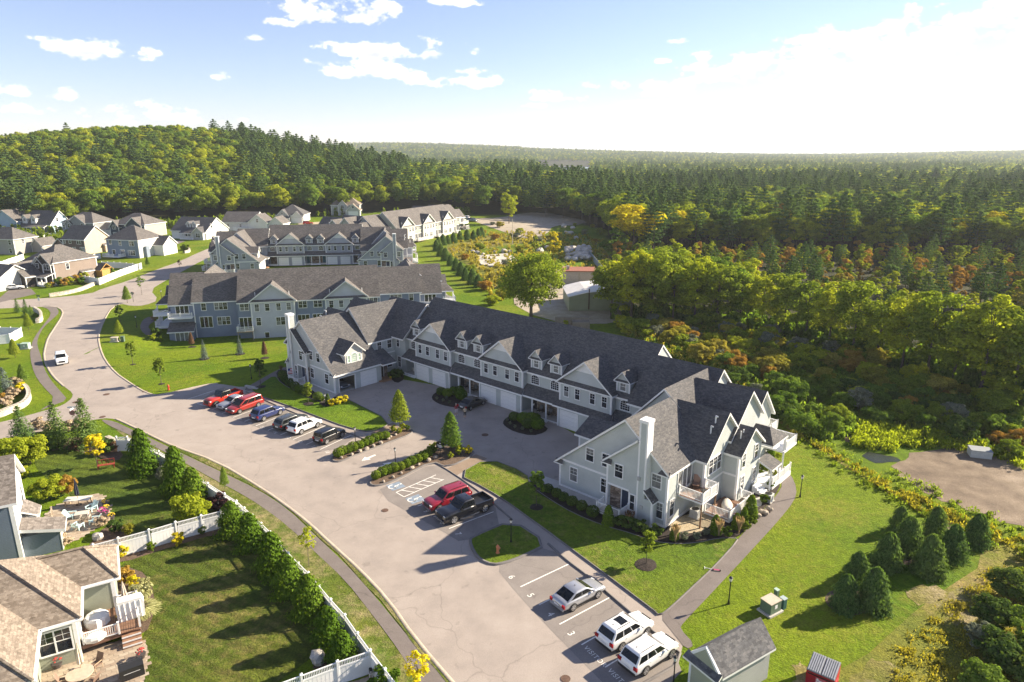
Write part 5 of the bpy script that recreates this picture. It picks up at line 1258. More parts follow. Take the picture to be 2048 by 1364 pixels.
ap('bay', lambda m: m.prism([(-.3, 3.6), (.7, 3.9), (.7, 5.6), (-.3, 5.9)], -.1, 2.7), WHT)
ap('bay_roof', lambda m: m.slab([(-.35, 3.3, 3.6), (1.0, 3.7, 2.7), (1.0, 5.8, 2.7), (-.35, 6.2, 3.6)], .14), RA)
win(HA, .7, 4.75, 1.6, 90, 1.1, 1.4, 'dh', GLASS)
ap('landing', lambda m: m.box(-.3, 1.5, 6.1, 7.5, 0, .6), GREYDECK); railing(HA, [(1.5, 6.15), (1.5, 7.45)], .6, .9, plain('tan_rail', (.42, .34, .25), .6))
ap('landing_steps', lambda m: (m.box(1.5, 1.9, 6.2, 7.4, 0, .4), m.box(1.9, 2.3, 6.2, 7.4, 0, .2)), GREYDECK)
def paver_patio(name, pix, cell, ang, label_mat, z=.03):
 base = sheet(name, pix, z, PAVER, 1)
 P = [V2(at(*p)) for p in pix]; P = chaik(P, 1); poly_ = [(p.x, p.y) for p in P]
 c, s = math.cos(ang), math.sin(ang)
 xs_ = [p[0] * c + p[1] * s for p in poly_]; ys_ = [-p[0] * s + p[1] * c for p in poly_]
 spots = []
 j = 0; y = min(ys_)
 while y < max(ys_):
  x = min(xs_) + (cell * .9 if j % 2 else 0)
  while x < max(xs_):
   if inpoly(x * c - y * s, x * s + y * c, poly_): spots.append((x, y))
   x += cell * 1.8
  y += cell; j += 1
 mats = [bpy.data.materials.get('paver_%s' % k) or plain('paver_%s' % k, cc, .85, var=.15) for k, cc in (('tan', (.33, .265, .195)), ('buff', (.38, .32, .24)), ('rose', (.29, .225, .165)))]
 ms = []
 for mt in mats:
  m = MB(); m.box(-cell * .87, cell * .87, -cell * .47, cell * .47, 0, .03); ms.append(m.mesh('paver', [mt]))
 spots.sort(key=lambda q: math.hypot(q[0] * c - q[1] * s, q[0] * s + q[1] * c))
 for (x, y) in spots[:300]:
  link('paver', rnd.choice(ms), base, (x * c - y * s, x * s + y * c, z - .012 + rnd.uniform(0, .006)), ang)
 if len(spots) > 300:
  m = MB()
  for (x, y) in spots[300:]:
   q = []
   for a, b in ((-.87, -.47), (.87, -.47), (.87, .47), (-.87, .47)):
    X, Y = x + a * cell, y + b * cell; q.append((X * c - Y * s, X * s + Y * c))
   zz = z + .012 + rnd.uniform(0, .006)
   m.add([(p[0], p[1], zz - .02) for p in q] + [(p[0], p[1], zz) for p in q], [(4, 5, 6, 7), (0, 1, 5, 4), (1, 2, 6, 5), (2, 3, 7, 6), (3, 0, 4, 7)], rnd.randint(0, 2))
  m.obj('pavers', mats, base)['kind'] = 'stuff'
 return base
paver_patio('patio', [(75, 1325), (165, 1292), (245, 1283), (288, 1278), (297, 1305), (292, 1345), (280, 1400), (60, 1420)], .34, R(35), None)
paver_patio('patio', [(78, 1045), (110, 1010), (150, 1000), (200, 985), (216, 1005), (222, 1030), (205, 1045), (165, 1075), (130, 1090), (90, 1085)], .42, R(25), None)
paver_patio('patio', [(600, 1400), (690, 1375), (735, 1352), (760, 1350), (790, 1400), (700, 1450)], .4, R(20), None)
SH = thing('shed', 'small grey shed with dark gable roof at the bottom right beside the lamp post', 'shed', (13.1, 36.15, 0), R(32.3))
def sp(nm, fill, mats):
 m = MB(); fill(m); return m.obj(nm, mats, SH)
SHR = shingles('blue_grey_shingles', (.075, .075, .08), (.105, .105, .11), (.145, .14, .14), .2)
sp('wall', lambda m: m.sect([(.25, -.05), (2.65, -.05), (2.65, 2.45), (1.45, 3.75), (.25, 2.45)], 'x', .35, 5.5), SAGEC)
sp('side_wall', lambda m: m.box(.38, 5.48, .2, .25, -.05, 2.4), LBL if False else PGR)
sp('roof', lambda m: (m.slab([(.5, 0, 2.45), (5.8, 0, 2.45), (5.8, 1.45, 4.0), (.5, 1.45, 4.0)], .16), m.slab([(5.8, 2.9, 2.45), (.5, 2.9, 2.45), (.5, 1.45, 4.0), (5.8, 1.45, 4.0)], .16)), [SHR, TRIM])
sp('pent_roof', lambda m: m.slab([(-.05, -.05, 2.4), (-.05, 2.95, 2.4), (.42, 2.9, 2.75), (.42, .0, 2.75)], .14), [SHR, TRIM])
sp('gable_panel', lambda m: m.sect([(.1, 2.6), (2.8, 2.6), (1.45, 3.95)], 'x', .36, .5), TRIM)
sp('corner_boards', lambda m: corner_boards(m, [(.35, .25, 0, 2.35, -1, -1), (5.5, .25, 0, 2.35, 1, -1), (.35, 2.65, 0, 2.35, -1, 1)], 0, .16), TRIM)
REDM = plain('red_painted_steel', (.33, .010, .022), .45, var=.15)
DU = thing('dumpster', 'red dumpster with ribbed grey plastic lid and pale label at the bottom edge', 'dumpster', (20.05, 38.8, 0), R(-37.5))
m = MB(); m.sect([(0, .05), (1.45, .05), (1.45, 1.5), (.15, 1.15), (-.05, 1.15)], 'x', 0, 1.8); m.obj('bin', REDM, DU)
m = MB(); m.box(.1, 1.7, -.07, -.03, .92, 1.0); m.obj('front_slot', DARK, DU)
LIDM = plain('grey_lid', (.20, .21, .22), .5)
for k in range(2):
 m = MB(); x0 = .0 + k * .91
 m.slab([(x0, -.06, 1.2), (x0 + .88, -.06, 1.2), (x0 + .88, 1.5, 1.56), (x0, 1.5, 1.56)], .05, 0, 0)
 lid = m.obj('lid', LIDM, DU)
 m = MB()
 for i in range(6):
  xx = x0 + .06 + i * .14; m.slab([(xx, -.03, 1.25), (xx + .075, -.03, 1.25), (xx + .075, 1.47, 1.6), (xx, 1.47, 1.6)], .06, 0, 0)
 m.obj('lid_ribs', plain('grey_rib', (.33, .34, .36), .5) if 'grey_rib' not in bpy.data.materials else bpy.data.materials['grey_rib'], lid)
m = MB(); m.box(.62, 1.25, -.055, -.045, .35, .85); lab = m.obj('label', plain('pink_label', (.50, .10, .14), .6), DU)
m = MB(); m.box(.66, 1.2, -.062, -.056, .62, .70); m.box(.66, 1.1, -.062, -.056, .50, .56); m.ball((.75, -.06, .76), .07, .01, .05, 8, 4); m.obj('label_print', TRIM, lab)
m = MB(); m.box(-.06, .0, .2, .9, .55, .75); m.box(1.8, 1.86, .2, .9, .55, .75); m.obj('lift_pocket', REDM, DU)
o = at(180, 553)
GZ = thing('timber_shelter', 'golden timber garden shelter with dark roof behind the white fence', 'shelter', (o.x, o.y, o.z), R(-18))
GOLD = plain('golden_timber', (.42, .24, .06), .6, var=.15)
m = MB(); m.box(0, 4.2, .3, 3.6, 0, 2.2); m.obj('wall', GOLD, GZ)
m = MB(); roof_gable(m, -.2, 4.2, .1, 3.8, 2.3, 1.5, 'x', .4); m.obj('roof', [ROOFG, GOLD], GZ)
for yy in (.35, 3.55):
 m = MB(); m.box(4.3, 4.5, yy - .1, yy + .1, 0, 2.3); m.obj('post', GOLD, GZ)
m = MB(); m.box(4.2, 4.25, .4, 3.5, 0, 2.2); m.box(4.3, 4.5, .3, 3.6, 2.2, 2.4); m.cyl((4.4, .4, 2.4), (4.4, 1.95, 3.6), .08); m.cyl((4.4, 3.5, 2.4), (4.4, 1.95, 3.6), .08); m.obj('front_truss', GOLD, GZ)
o = at(1138, 622)
IB = thing('metal_shed', 'pale green metal shed with a white curved roof in the dirt lot', 'shed', (o.x, o.y, 0), R(2))
GRM = siding('ribbed_green_metal', (.27, .30, .20), 9, .1)
m = MB(); m.sect([(0, 0), (15, 0), (15, 3.4), (11, 4.3), (7.5, 4.6), (4, 4.3), (0, 3.4)], 'y', 0, 13); m.obj('wall', GRM, IB)
for i in range(31):
 pass
m = MB()
for i in range(30): m.box(.2 + i * .5, .26 + i * .5, -.05, 0, 0, 3.5)
m.obj('wall_ribs', GRM, IB)['kind'] = 'stuff'
pr = [(-.3, 3.35), (4, 4.35), (7.5, 4.65), (11, 4.35), (15.3, 3.35)]
m = MB()
for (a, za), (b, zb) in zip(pr, pr[1:]): m.slab([(a, -.3, za), (b, -.3, zb), (b, 13.3, zb), (a, 13.3, za)], .12, 0, 0)
m.obj('roof', plain('white_metal_roof', (.60, .58, .55), .6, var=.1, sc=.3), IB)
m = MB(); m.cyl((4.5, -.2, .4), (4.5, -.2, 5.2), .12, .12, 8); m.obj('flue_pipe', RUST, IB)
o = at(1140, 566)
IB2 = thing('workshop', 'flat beige workshop with a rust red roof edge in the dirt lot', 'workshop', (o.x - 2, o.y, 0), R(-3))
m = MB(); m.box(0, 9, 0, 7, 0, 3.6); m.obj('wall', plain('beige_panel', (.42, .36, .27), .7), IB2)
m = MB(); m.box(-.2, 9.2, -.2, 7.2, 3.6, 3.8); m.obj('roof', plain('rust_roof', (.26, .095, .05), .7, var=.25), IB2)
for k in range(2):
 m = MB(); m.box(.6 + k * 4.2, 4.2 + k * 4.2, -.06, 0, .1, 3.1); m.obj('door', plain('beige_door', (.46, .40, .31), .7) if 'beige_door' not in bpy.data.materials else bpy.data.materials['beige_door'], IB2)
m = MB(); m.box(1.0, 1.8, 2, 2.8, 3.8, 4.8); m.obj('roof_vent', CONC, IB2)
o = at(1110, 655); m = MB(); m.box(0, 7, 0, .5, 0, 2.2); m.box(3.5, 7, -2, 0, 0, 1.6)
w_ = m.obj('retaining_wall', ground_like('old_concrete', [(.3, (.13, .115, .095)), (.7, (.22, .20, .17))], 1, 6)); w_.location = (o.x, o.y, 0); tag(w_, 'old dark concrete retaining wall below the big spreading tree', 'wall')
a, b = at(1178, 510), at(1212, 560)
SF = thing('sheet_fence', 'grey blue metal sheet fence beside the pile of pale rocks', 'fence', (a.x, a.y, 0), math.atan2(b.y - a.y, b.x - a.x))
L_ = (b - a).length; n = 10
for i in range(n):
 m = MB(); m.box(i * L_ / n + .03, (i + 1) * L_ / n - .03, -.04, .04, 0, 3.0); m.obj('metal_sheet', plain('weathered_steel', (.22, .26, .28), .6) if 'weathered_steel' not in bpy.data.materials else bpy.data.materials['weathered_steel'], SF)
def fence(label, tops, h=1.85, lattice=True, far=False, group=None, sp=2.4):
 P = [at(u, v, h) for u, v in tops]
 T = thing('vinyl_fence', label, 'fence', P[0], 0, group)
 base = P[0]
 for k, (a, b) in enumerate(zip(P, P[1:])):
  d = b - a; L = math.hypot(d.x, d.y); ang = math.atan2(d.y, d.x); n = max(1, round(L / sp)); s = L / n
  for i in range(n):
   q = a.lerp(b, i / n) - base
   if i == 0 and k > 0: pass
   m = MB(); m.box(-.07, .07, -.07, .07, -.1, h + .08); m.add([(-.11, -.11, h + .08), (.11, -.11, h + .08), (.11, .11, h + .08), (-.11, .11, h + .08), (0, 0, h + .2)], [(0, 1, 4), (1, 2, 4), (2, 3, 4), (3, 0, 4), (3, 2, 1, 0)])
   po = link('post', _fp.setdefault(('post', h), m.mesh('post', [VINYL])), T, q, ang)
   key = ('panel', round(s, 1), h, lattice); hl = h - (.42 if lattice else .06)
   if key not in _fp:
    m = MB(); m.box(.07, s - .07, -.02, .02, .08, hl); m.box(.07, s - .07, -.035, .035, .05, .2); m.box(.07, s - .07, -.035, .035, hl - .1, hl + .03)
    if not far:
     for x in range(1, int(s / .28)): m.box(x * .28, x * .28 + .012, -.026, .026, .2, hl - .1)
    m.box(.07, s - .07, -.03, .03, h - .08, h)
    _fp[key] = m.mesh('panel', [VINYL])
   link('panel', _fp[key], T, q, ang)
   if lattice:
    k2 = ('pick', round(s, 1), h)
    if k2 not in _fp:
     m = MB(); np_ = int((s - .14) / .11)
     for x in range(np_): xx = .1 + x * (s - .2) / np_; m.box(xx, xx + .045, -.018, .018, hl + .03, h - .08)
     _fp[k2] = m.mesh('pickets', [VINYL])
    link('pickets', _fp[k2], T, q, ang)['kind'] = 'stuff'
 q = P[-1] - base; link('post', _fp[('post', h)], T, q)
 return T
_fp = {}
fence('white vinyl fence following the roadside footpath behind the row of arborvitae', [(232, 874.5), (254, 874), (317, 902.7), (349, 920.6), (415.6, 966.8), (449, 988), (473, 1002.5), (505, 1030.7), (540.5, 1064.5), (577, 1106.7), (616.5, 1146), (661.5, 1199.6), (689.7, 1230.6), (715, 1267), (740, 1301), (770, 1339), (800, 1378)])
fence('white vinyl fence dividing the patio garden from the large striped lawn', [(470, 1006), (442, 1022), (402, 1031.7), (350.7, 1045), (297.4, 1060.5), (235.8, 1077), (185, 1090)])
fence('white vinyl fence at the bottom edge with the dog behind it', [(740, 1302), (674.6, 1324), (602.5, 1351), (545, 1372)])
fence('white fence curving along the verge below the golden timber shelter', [(282, 525.7), (240, 540), (197.5, 557), (170, 552), (140, 551)], 1.8, False, True)
fence('white fence behind the golden timber shelter', [(203, 523.5), (240, 525), (278, 528)], 1.8, False, True)
fence('white fence between the brown gabled house and the steel blue house', [(167, 513), (200, 505.7)], 1.8, False, True)
fence('white fence in front of the grey house at the left edge', [(-30, 528), (0, 523.7), (46, 508)], 1.8, False, True)
fence('white fence corner on the grass left of the curving footpath', [(-30, 652), (0, 654.5), (41.6, 655.5), (18, 668.5), (-20, 672)], 1.8, False, True)
fence('white fence beside the light blue cape house', [(86, 468), (118, 465)], 1.8, False, True)
fence('white fence in front of the long white house', [(448, 452), (478, 455), (500, 457)], 1.6, False, True)
def stone_wall(label, tops, h=.8, w=.5, mat=None):
 P = chaik([at(u, v, h) for u, v in tops], 2, False)
 T = thing('stone_wall', label, 'stone wall', (0, 0, 0))
 m = MB(); vs, fs = [], []
 for i, p in enumerate(P):
  a = P[max(0, i - 1)]; b = P[min(len(P) - 1, i + 1)]; d = (b - a).normalized(); n = Vector((-d.y, d.x, 0)) * w / 2
  j = [rnd.uniform(-.05, .05) for _ in range(4)]
  vs += [(p.x - n.x, p.y - n.y, p.z - .1), (p.x - n.x * .92 + j[0], p.y - n.y * .92, p.z + h + j[1]), (p.x + n.x * .92 + j[2], p.y + n.y * .92, p.z + h + j[3]), (p.x + n.x, p.y + n.y, p.z - .1)]
 for i in range(len(P) - 1):
  for k in range(3): fs.append((4 * i + k, 4 * i + 4 + k, 4 * i + 5 + k, 4 * i + k + 1))
 fs += [(0, 1, 2, 3), tuple(range(4 * len(P) - 4, 4 * len(P)))]
 m.add(vs, fs); m.obj('wall_core', mat or STONEW, T)
 for i in range(len(P) - 1):
  a, b = P[i], P[i + 1]; d = b - a; L = math.hypot(d.x, d.y)
  if L < .15: continue
  k = max(1, round(L / .7))
  for q in range(k):
   c = a.lerp(b, (q + .5) / k); hw = L / k / 2 - .02
   mm = MB(); mm.box(-hw, hw, -w * .54, w * .54, 0, .1); cs = mm.obj('cap_stone', STONEW, T)
   cs.location = (c.x, c.y, c.z + h + .03); cs.rotation_euler = (rnd.uniform(-.04, .04), 0, math.atan2(d.y, d.x) + rnd.uniform(-.05, .05))
 return T
stone_wall('pale curved stone wall holding the flower bed at the left edge', [(-20, 828), (0, 823), (20, 814), (47.5, 804), (59, 788), (53, 772), (41, 766)])
stone_wall('short curved stone wall under the three young spruces by the crossing', [(67, 614), (80, 621), (83, 630), (80, 637), (70, 638)], .9)
stone_wall('long low stone wall sweeping round the front garden of the dark brown house', [(98, 588), (132, 583), (161, 576), (185, 566), (197, 560)], .8)
stone_wall('short stone wall at the head of the white roadside fence', [(213, 873), (224, 878), (232, 881)], .8)
stone_wall('low curved stone wall round three bushes on the far corner lawn', [(369, 502), (379, 500), (379, 496), (372, 494)], .8)
# ================================================================ VEHICLES
CARS = {  # L, W, H, station tops, (base rear, base front, top rear, top front), wheel radius, front/rear axle, pane cuts
 'sedan': (4.65, 1.82, 1.46, [(-.5,.58,.84),(-.488,.86,.93),(-.40,.99,.98),(-.2,.97,1),(0,.95,1),(.18,.93,1),(.34,.87,.98),(.45,.76,.93),(.49,.62,.85),(.5,.48,.8)], (-.40,.23,-.17,.02), .33, .29, -.29, (.08, .52, .94)),
 'suv': (4.6, 1.86, 1.70, [(-.5,.62,.90),(-.49,1.0,.96),(-.4,1.07,1),(-.1,1.05,1),(.2,1.03,1),(.36,.98,.98),(.45,.90,.94),(.49,.72,.87),(.5,.5,.82)], (-.487,.24,-.375,.04), .36, .30, -.29, (.06, .36, .66, .95)),
 'bigsuv': (5.0, 1.96, 1.78, [(-.5,.62,.92),(-.49,1.05,.97),(-.4,1.12,1),(-.1,1.1,1),(.2,1.09,1),(.36,1.05,.99),(.46,.98,.95),(.493,.78,.90),(.5,.5,.86)], (-.487,.22,-.41,.06), .39, .31, -.28, (.05, .34, .66, .95)),
 'minivan': (5.15, 2.0, 1.76, [(-.5,.6,.92),(-.49,1.0,.97),(-.4,1.04,1),(-.1,1.02,1),(.2,.99,1),(.34,.93,.98),(.44,.82,.94),(.49,.66,.86),(.5,.48,.8)], (-.487,.31,-.44,.07), .34, .31, -.29, (.05, .36, .68, .94)),
 'boxy': (4.1, 1.79, 1.66, [(-.5,.6,.93),(-.49,.98,.97),(-.4,1.03,1),(-.1,1.02,1),(.2,1.0,1),(.38,.97,.98),(.46,.90,.95),(.493,.7,.89),(.5,.5,.85)], (-.485,.23,-.45,.07), .35, .32, -.31, (.05, .34, .64, .94)),
 'wagon': (4.8, 1.84, 1.60, [(-.5,.6,.90),(-.49,.96,.96),(-.4,1.02,1),(-.1,1.0,1),(.2,.98,1),(.36,.92,.98),(.45,.84,.94),(.49,.68,.87),(.5,.5,.82)], (-.487,.22,-.40,.04), .36, .30, -.29, (.06, .36, .66, .95)),
 'pickup': (5.85, 2.03, 1.94, [(-.5,.7,.96),(-.497,.86,.98),(-.4,.86,1),(-.14,.86,1),(-.135,1.22,1),(.0,1.22,1),(.2,1.2,1),(.36,1.18,.99),(.47,1.12,.96),(.495,.9,.93),(.5,.55,.9)], (-.135,.215,-.105,.08), .42, .32, -.31, (.06, .52, .95)),
 'jeep': (5.5, 1.9, 1.88, [(-.5,.7,.9),(-.497,.82,.92),(-.4,.82,.94),(-.16,.82,.94),(-.155,1.18,.94),(.0,1.18,.94),(.18,1.16,.92),(.36,1.13,.86),(.475,1.1,.82),(.49,.9,.8),(.5,.6,.8)], (-.155,.17,-.14,.10), .42, .33, -.31, (.06, .52, .95)),
}
def arch_fan(m, x, y, z, r, sgn, zmin):
 pts = []
 for i in range(13):
  a = math.pi * i / 12
  pts.append((x + r * math.cos(a), y, z + r * math.sin(a)))
 pts += [(x - r, y, zmin), (x + r, y, zmin)]
 m.add(pts, [tuple(range(len(pts)))] if sgn > 0 else [tuple(range(len(pts)))[::-1]])
_wheel = {}
def wheel_meshes(r):
 if r in _wheel: return _wheel[r]
 t = MB(); t.cyl((0, -.11, 0), (0, .11, 0), r, r, 18)
 g = MB(); g.cyl((0, -.118, 0), (0, .118, 0), r * .70, r * .70, 16)
 h = MB()
 for k in range(5):
  a = 2 * math.pi * k / 5
  for yy in (-.121, .121):
   p = [(math.cos(a + d) * q * r, yy, math.sin(a + d) * q * r) for d, q in ((-.28, .62), (.28, .62), (.16, .24), (-.16, .24))]
   h.add(p, [(0, 1, 2, 3)])
 _wheel[r] = (t.mesh('tyre', [TYRE], True), g.mesh('rim', [RIM]), h.mesh('rim_gap', [BLACK]))
 return _wheel[r]
def car(name, label, cat, p, ang, kind, mat, rails=False, sunroof=False, group=None, trim=None):
 L, Wd, H, st, (br, bf, tr_, tf), wr, fa, ra, cuts = CARS[kind]
 T = thing(name, label, cat, (p.x, p.y, p.z + .014), ang, group)
 hw = Wd / 2
 m = MB(); rings = []
 for (fx, top, ws) in st:
  w = hw * ws; zb = .24 if abs(fx) < .47 else .30
  half = [(0, zb), (w * .82, zb), (w * .96, zb + .1), (w, zb + (top - zb) * .45), (w * .985, top - .12), (w * .93, top - .03), (w * .6, top + .015), (0, top + .03)]
  ring = [(fx * L, y, z) for y, z in half] + [(fx * L, -y, z) for y, z in half[-2:0:-1]]
  rings.append(ring)
 n = len(rings[0]); vs = [v for r in rings for v in r]
 fs = [(i * n + j, i * n + (j + 1) % n, (i + 1) * n + (j + 1) % n, (i + 1) * n + j) for i in range(len(rings) - 1) for j in range(n)]
 fs += [tuple(range(n)), tuple(range((len(rings) - 1) * n, len(rings) * n))]
 m.add(vs, fs)
 body = m.obj('body', mat, T, True)
 if kind not in ('pickup', 'jeep'):
  sb = body.modifiers.new('round', 'SUBSURF'); sb.levels = 1; sb.render_levels = 2
 zt = max(t for _, t, _ in st); zb = zt - .05
 pick = kind in ('pickup', 'jeep')
 wb, wt = hw * .93, hw * (.80 if not pick else .84)
 z2 = H - .10
 k2 = (z2 - zb) / (H - zb)
 def lerp(a, b, k): return a + (b - a) * k
 r0 = [(bf * L, wb * .93, zb), (br * L, wb * .96, zb), (br * L, -wb * .96, zb), (bf * L, -wb * .93, zb)]
 r1 = [(lerp(bf, tf, k2) * L, lerp(wb, wt, k2), z2), (lerp(br, tr_, k2) * L, lerp(wb, wt, k2) * .97, z2), (lerp(br, tr_, k2) * L, -lerp(wb, wt, k2) * .97, z2), (lerp(bf, tf, k2) * L, -lerp(wb, wt, k2), z2)]
 r2 = [(tf * L - .12, wt - .10, H), (tr_ * L + .08, wt - .12, H), (tr_ * L + .08, -wt + .12, H), (tf * L - .12, -wt + .10, H)]
 m = MB(); m.add(r0 + r1 + r2 + [((tf + tr_) / 2 * L, 0, H + .03)], [(i, (i + 1) % 4, 4 + (i + 1) % 4, 4 + i) for i in range(4)] + [(4 + i, 4 + (i + 1) % 4, 8 + (i + 1) % 4, 8 + i) for i in range(4)] + [(8 + i, 8 + (i + 1) % 4, 12) for i in range(4)])
 roofmat = BLACK if kind == 'jeep' else mat
 cb = m.obj('cabin', [roofmat], T, True)
 bv = cb.modifiers.new('edge', 'BEVEL'); bv.width = .10 if not pick else .05; bv.segments = 3; bv.limit_method = 'ANGLE'; bv.angle_limit = R(18)
 def pane(nm, a, b, c, d, k0=.06, k1=.94, s0=.04, s1=.96, off=.014):
  a, b, c, d = map(Vector, (a, b, c, d))   # a,b bottom; d,c top
  def q(s, k): return a.lerp(b, s).lerp(d.lerp(c, s), k)
  P = [q(s0, k0), q(s1, k0), q(s1, k1), q(s0, k1)]
  nn = (P[1] - P[0]).cross(P[3] - P[0]).normalized()
  cen = sum(P, Vector()) / 4
  if nn.dot(cen - Vector((0, 0, cen.z * .6))) < 0: nn = -nn
  m = MB(); m.add([x + nn * off for x in P], [(0, 1, 2, 3)]); return m.obj(nm, CARGL, T, fix=False)
 pane('windscreen', r0[3], r0[0], r1[0], r1[3], .12, .97, .05, .95)
 pane('rear_window', r0[1], r0[2], r1[2], r1[1], .20 if kind != 'sedan' else .08, .95, .06, .94)
 for (a, b, c, d) in ((r0[1], r0[0], r1[0], r1[1]), (r0[2], r0[3], r1[3], r1[2])):
  for s0, s1 in zip(cuts, cuts[1:]): pane('side_window', a, b, c, d, .12, .93, s0 + .015, s1 - .015)
 t_, g_, h_ = wheel_meshes(wr)
 for fx in (fa, ra):
  for s in (1, -1):
   am = MB(); arch_fan(am, fx * L, s * (hw + .006), wr, wr + .07, s, .25); am.obj('wheel_arch', BLACK, T)
   wo_ = link('wheel', t_, T, (fx * L, s * (hw - .10), wr)); link('rim', g_, wo_); link('rim_gap', h_, wo_)
 tf_z = st[-3][1]
 for s in (1, -1):
  m = MB(); m.box(L * .455, L * .487, s * hw * .52, s * hw * .88, tf_z - .24, tf_z - .10); m.obj('headlight', HEADL, T)
  m = MB(); zz = st[1][1]
  m.box(-L * .497, -L * .475, s * hw * .62, s * hw * .97, zz - .30, zz - .04); m.obj('tail_light', TAILL, T)
  m = MB(); m.box(bf * L - .38, bf * L - .26, s * (hw * .95), s * (hw + .17), zt - .02, zt + .12); m.obj('wing_mirror', mat if not pick else BLACK, T)
  m = MB(); m.box(-L * .2, L * .2, s * hw * .99, s * (hw + .012), .24, .34); m.obj('sill', trim or BLACK, T)
  for xx in (.02, -.17) if not pick else (.03, -.07):
   m = MB(); m.box(xx * L - .09, xx * L + .09, s * hw * .99, s * (hw + .02), zt - .18, zt - .15); m.obj('door_handle', mat, T)
 m = MB(); m.box(L * .484, L * .503, -hw * .48, hw * .48, .52, tf_z - .1); m.obj('grille', BLACK, T)
 m = MB(); m.box(L * .497, L * .506, -hw * .84, hw * .84, .30, .47); m.obj('front_bumper', trim or mat, T)
 m = MB(); m.box(-L * .506, -L * .49, -hw * .86, hw * .86, .32, .50); m.obj('rear_bumper', BLACK if kind in ('suv', 'bigsuv', 'boxy', 'wagon') else (trim or mat), T)
 m = MB(); m.box(-L * .509, -L * .50, -.26, .26, .56, .70); m.obj('number_plate', PLATE, T)
 if pick:
  bm_ = MB()
  x0, x1 = -L * .497, (br * L) - .02
  for s in (1, -1): bm_.box(x0, x1, s * hw * .86, s * hw * .99 * st[2][2], .8, 1.22 if kind == 'pickup' else 1.16)
  bm_.box(x0 - .02, x0 + .06, -hw * .86, hw * .86, .8, 1.22 if kind == 'pickup' else 1.16)
  bm_.obj('cargo_bed_sides', mat, T)
  bl = MB(); bl.box(x0 + .06, x1, -hw * .86, hw * .86, .88, .90); bl.obj('bed_liner', BLACK, T)
 if rails:
  for s in (1, -1):
   m = MB(); m.cyl((tr_ * L + .25, s * (wt - .16), H + .05), (tf * L - .35, s * (wt - .16), H + .05), .025, .025, 6); m.obj('roof_rail', BLACK, T)
 if sunroof:
  m = MB(); m.box(tf * L - 1.1, tf * L - .4, -.42, .42, H + .022, H + .034); m.obj('sunroof', CARGL, T)
 m = MB(); m.add([(tr_ * L + .35, -.02, H), (tr_ * L + .5, -.02, H), (tr_ * L + .35, .02, H), (tr_ * L + .5, .02, H), (tr_ * L + .3, 0, H + .14)], [(0, 1, 4), (1, 3, 4), (3, 2, 4), (2, 0, 4)]); m.obj('antenna', BLACK, T)
 return T
P_ = lambda n, c, **k: paint(n, c, **k)
WHITEP = P_('white_car_paint', (.74, .74, .73)); SILV = P_('silver_car_paint', (.42, .43, .45), metal=.5); REDP = P_('deep_red_paint', (.22, .012, .025)); REDJ = P_('bright_red_paint', (.42, .03, .015))
MARO = P_('brick_red_paint', (.28, .022, .016)); BLKP = P_('black_car_paint', (.008, .008, .01)); BLUE = P_('dark_blue_paint', (.018, .03, .11)); DGRN = P_('dark_grey_paint', (.035, .04, .042)); STEEL = P_('steel_paint', (.16, .19, .23), metal=.4)
CHROME = plain('chrome_trim', (.55, .55, .56), .25, metal=.9)
ang_s = math.atan2(sd_.y, sd_.x); ang_u = math.atan2(sd2.y, sd2.x)
def stall(a, b, dist, d): return (V2(at(*a)) + V2(at(*b))) / 2 + d * dist
G1, G2 = 'cars in the far parking bays', 'cars in the near parking bays'
car('pickup_truck', 'bright red pickup truck with black hard top, first in the far bays', 'pickup truck', stall((403, 811), (424.5, 819), 2.75, sd2), ang_u + math.pi, 'jeep', REDJ, group=G1)
car('car', 'silver sedan parked between the red pickup and the red minivan', 'car', stall((424.5, 819), (444.8, 826.8), 2.75, sd2), ang_u + math.pi, 'sedan', SILV, group=G1)
car('minivan', 'brick red minivan parked beside the silver sedan', 'minivan', stall((444.8, 826.8), (466, 835), 2.85, sd2), ang_u + math.pi, 'minivan', MARO, True, group=G1)
car('suv', 'dark blue suv parked nose in among the far bays', 'suv', stall((489, 843), (511.5, 852), 2.9, sd2), ang_u, 'suv', BLUE, group=G1)
car('station_wagon', 'dark grey wagon with roof rails half hidden by the white suv', 'station wagon', stall((535.6, 861), (560.7, 870), 2.9, sd2), ang_u, 'wagon', DGRN, True, group=G1)
car('suv', 'white suv parked between the dark wagon and the boxy black car', 'suv', stall((560.7, 870), (586, 879.5), 3.0, sd2), ang_u, 'suv', WHITEP, group=G1)
car('car', 'boxy black hatchback parked nearest the upper hedge of round bushes', 'car', stall((613, 889), (640.8, 899), 2.7, sd2), ang_u, 'boxy', BLKP, group=G1)
car('suv', 'dark red suv parked beside the hatched bay, nose to the road', 'suv', stall((835.5, 1012.5), (867, 1034), 2.6, sd_), ang_s + math.pi, 'bigsuv', REDP, True, group=G2, trim=CHROME)
car('pickup_truck', 'black crew cab pickup truck with open bed beside the red suv', 'pickup truck', stall((867, 1034), (898, 1057.5), 2.75, sd_), ang_s + math.pi, 'pickup', BLKP, group=G2, trim=CHROME)
car('car', 'silver sedan parked alone above the painted number 4', 'car', stall((1078, 1210), (1119, 1249), 3.1, sd_), ang_s, 'sedan', SILV, group=G2)
car('suv', 'white suv with sunroof parked on the upper visitor bay', 'suv', stall((1163, 1290), (1210, 1335), 3.3, sd_), ang_s, 'suv', WHITEP, True, True, group=G2)
rs = V2(at(1210, 1335)) - V2(at(1163, 1290))
car('suv', 'white suv with black roof rails parked by the shed in the last visitor bay', 'suv', stall((1163, 1290), (1210, 1335), 3.15, sd_) + rs, ang_s, 'suv', WHITEP, True, group=G2)
a, b = at(121, 712), at(127, 738); d = b - a
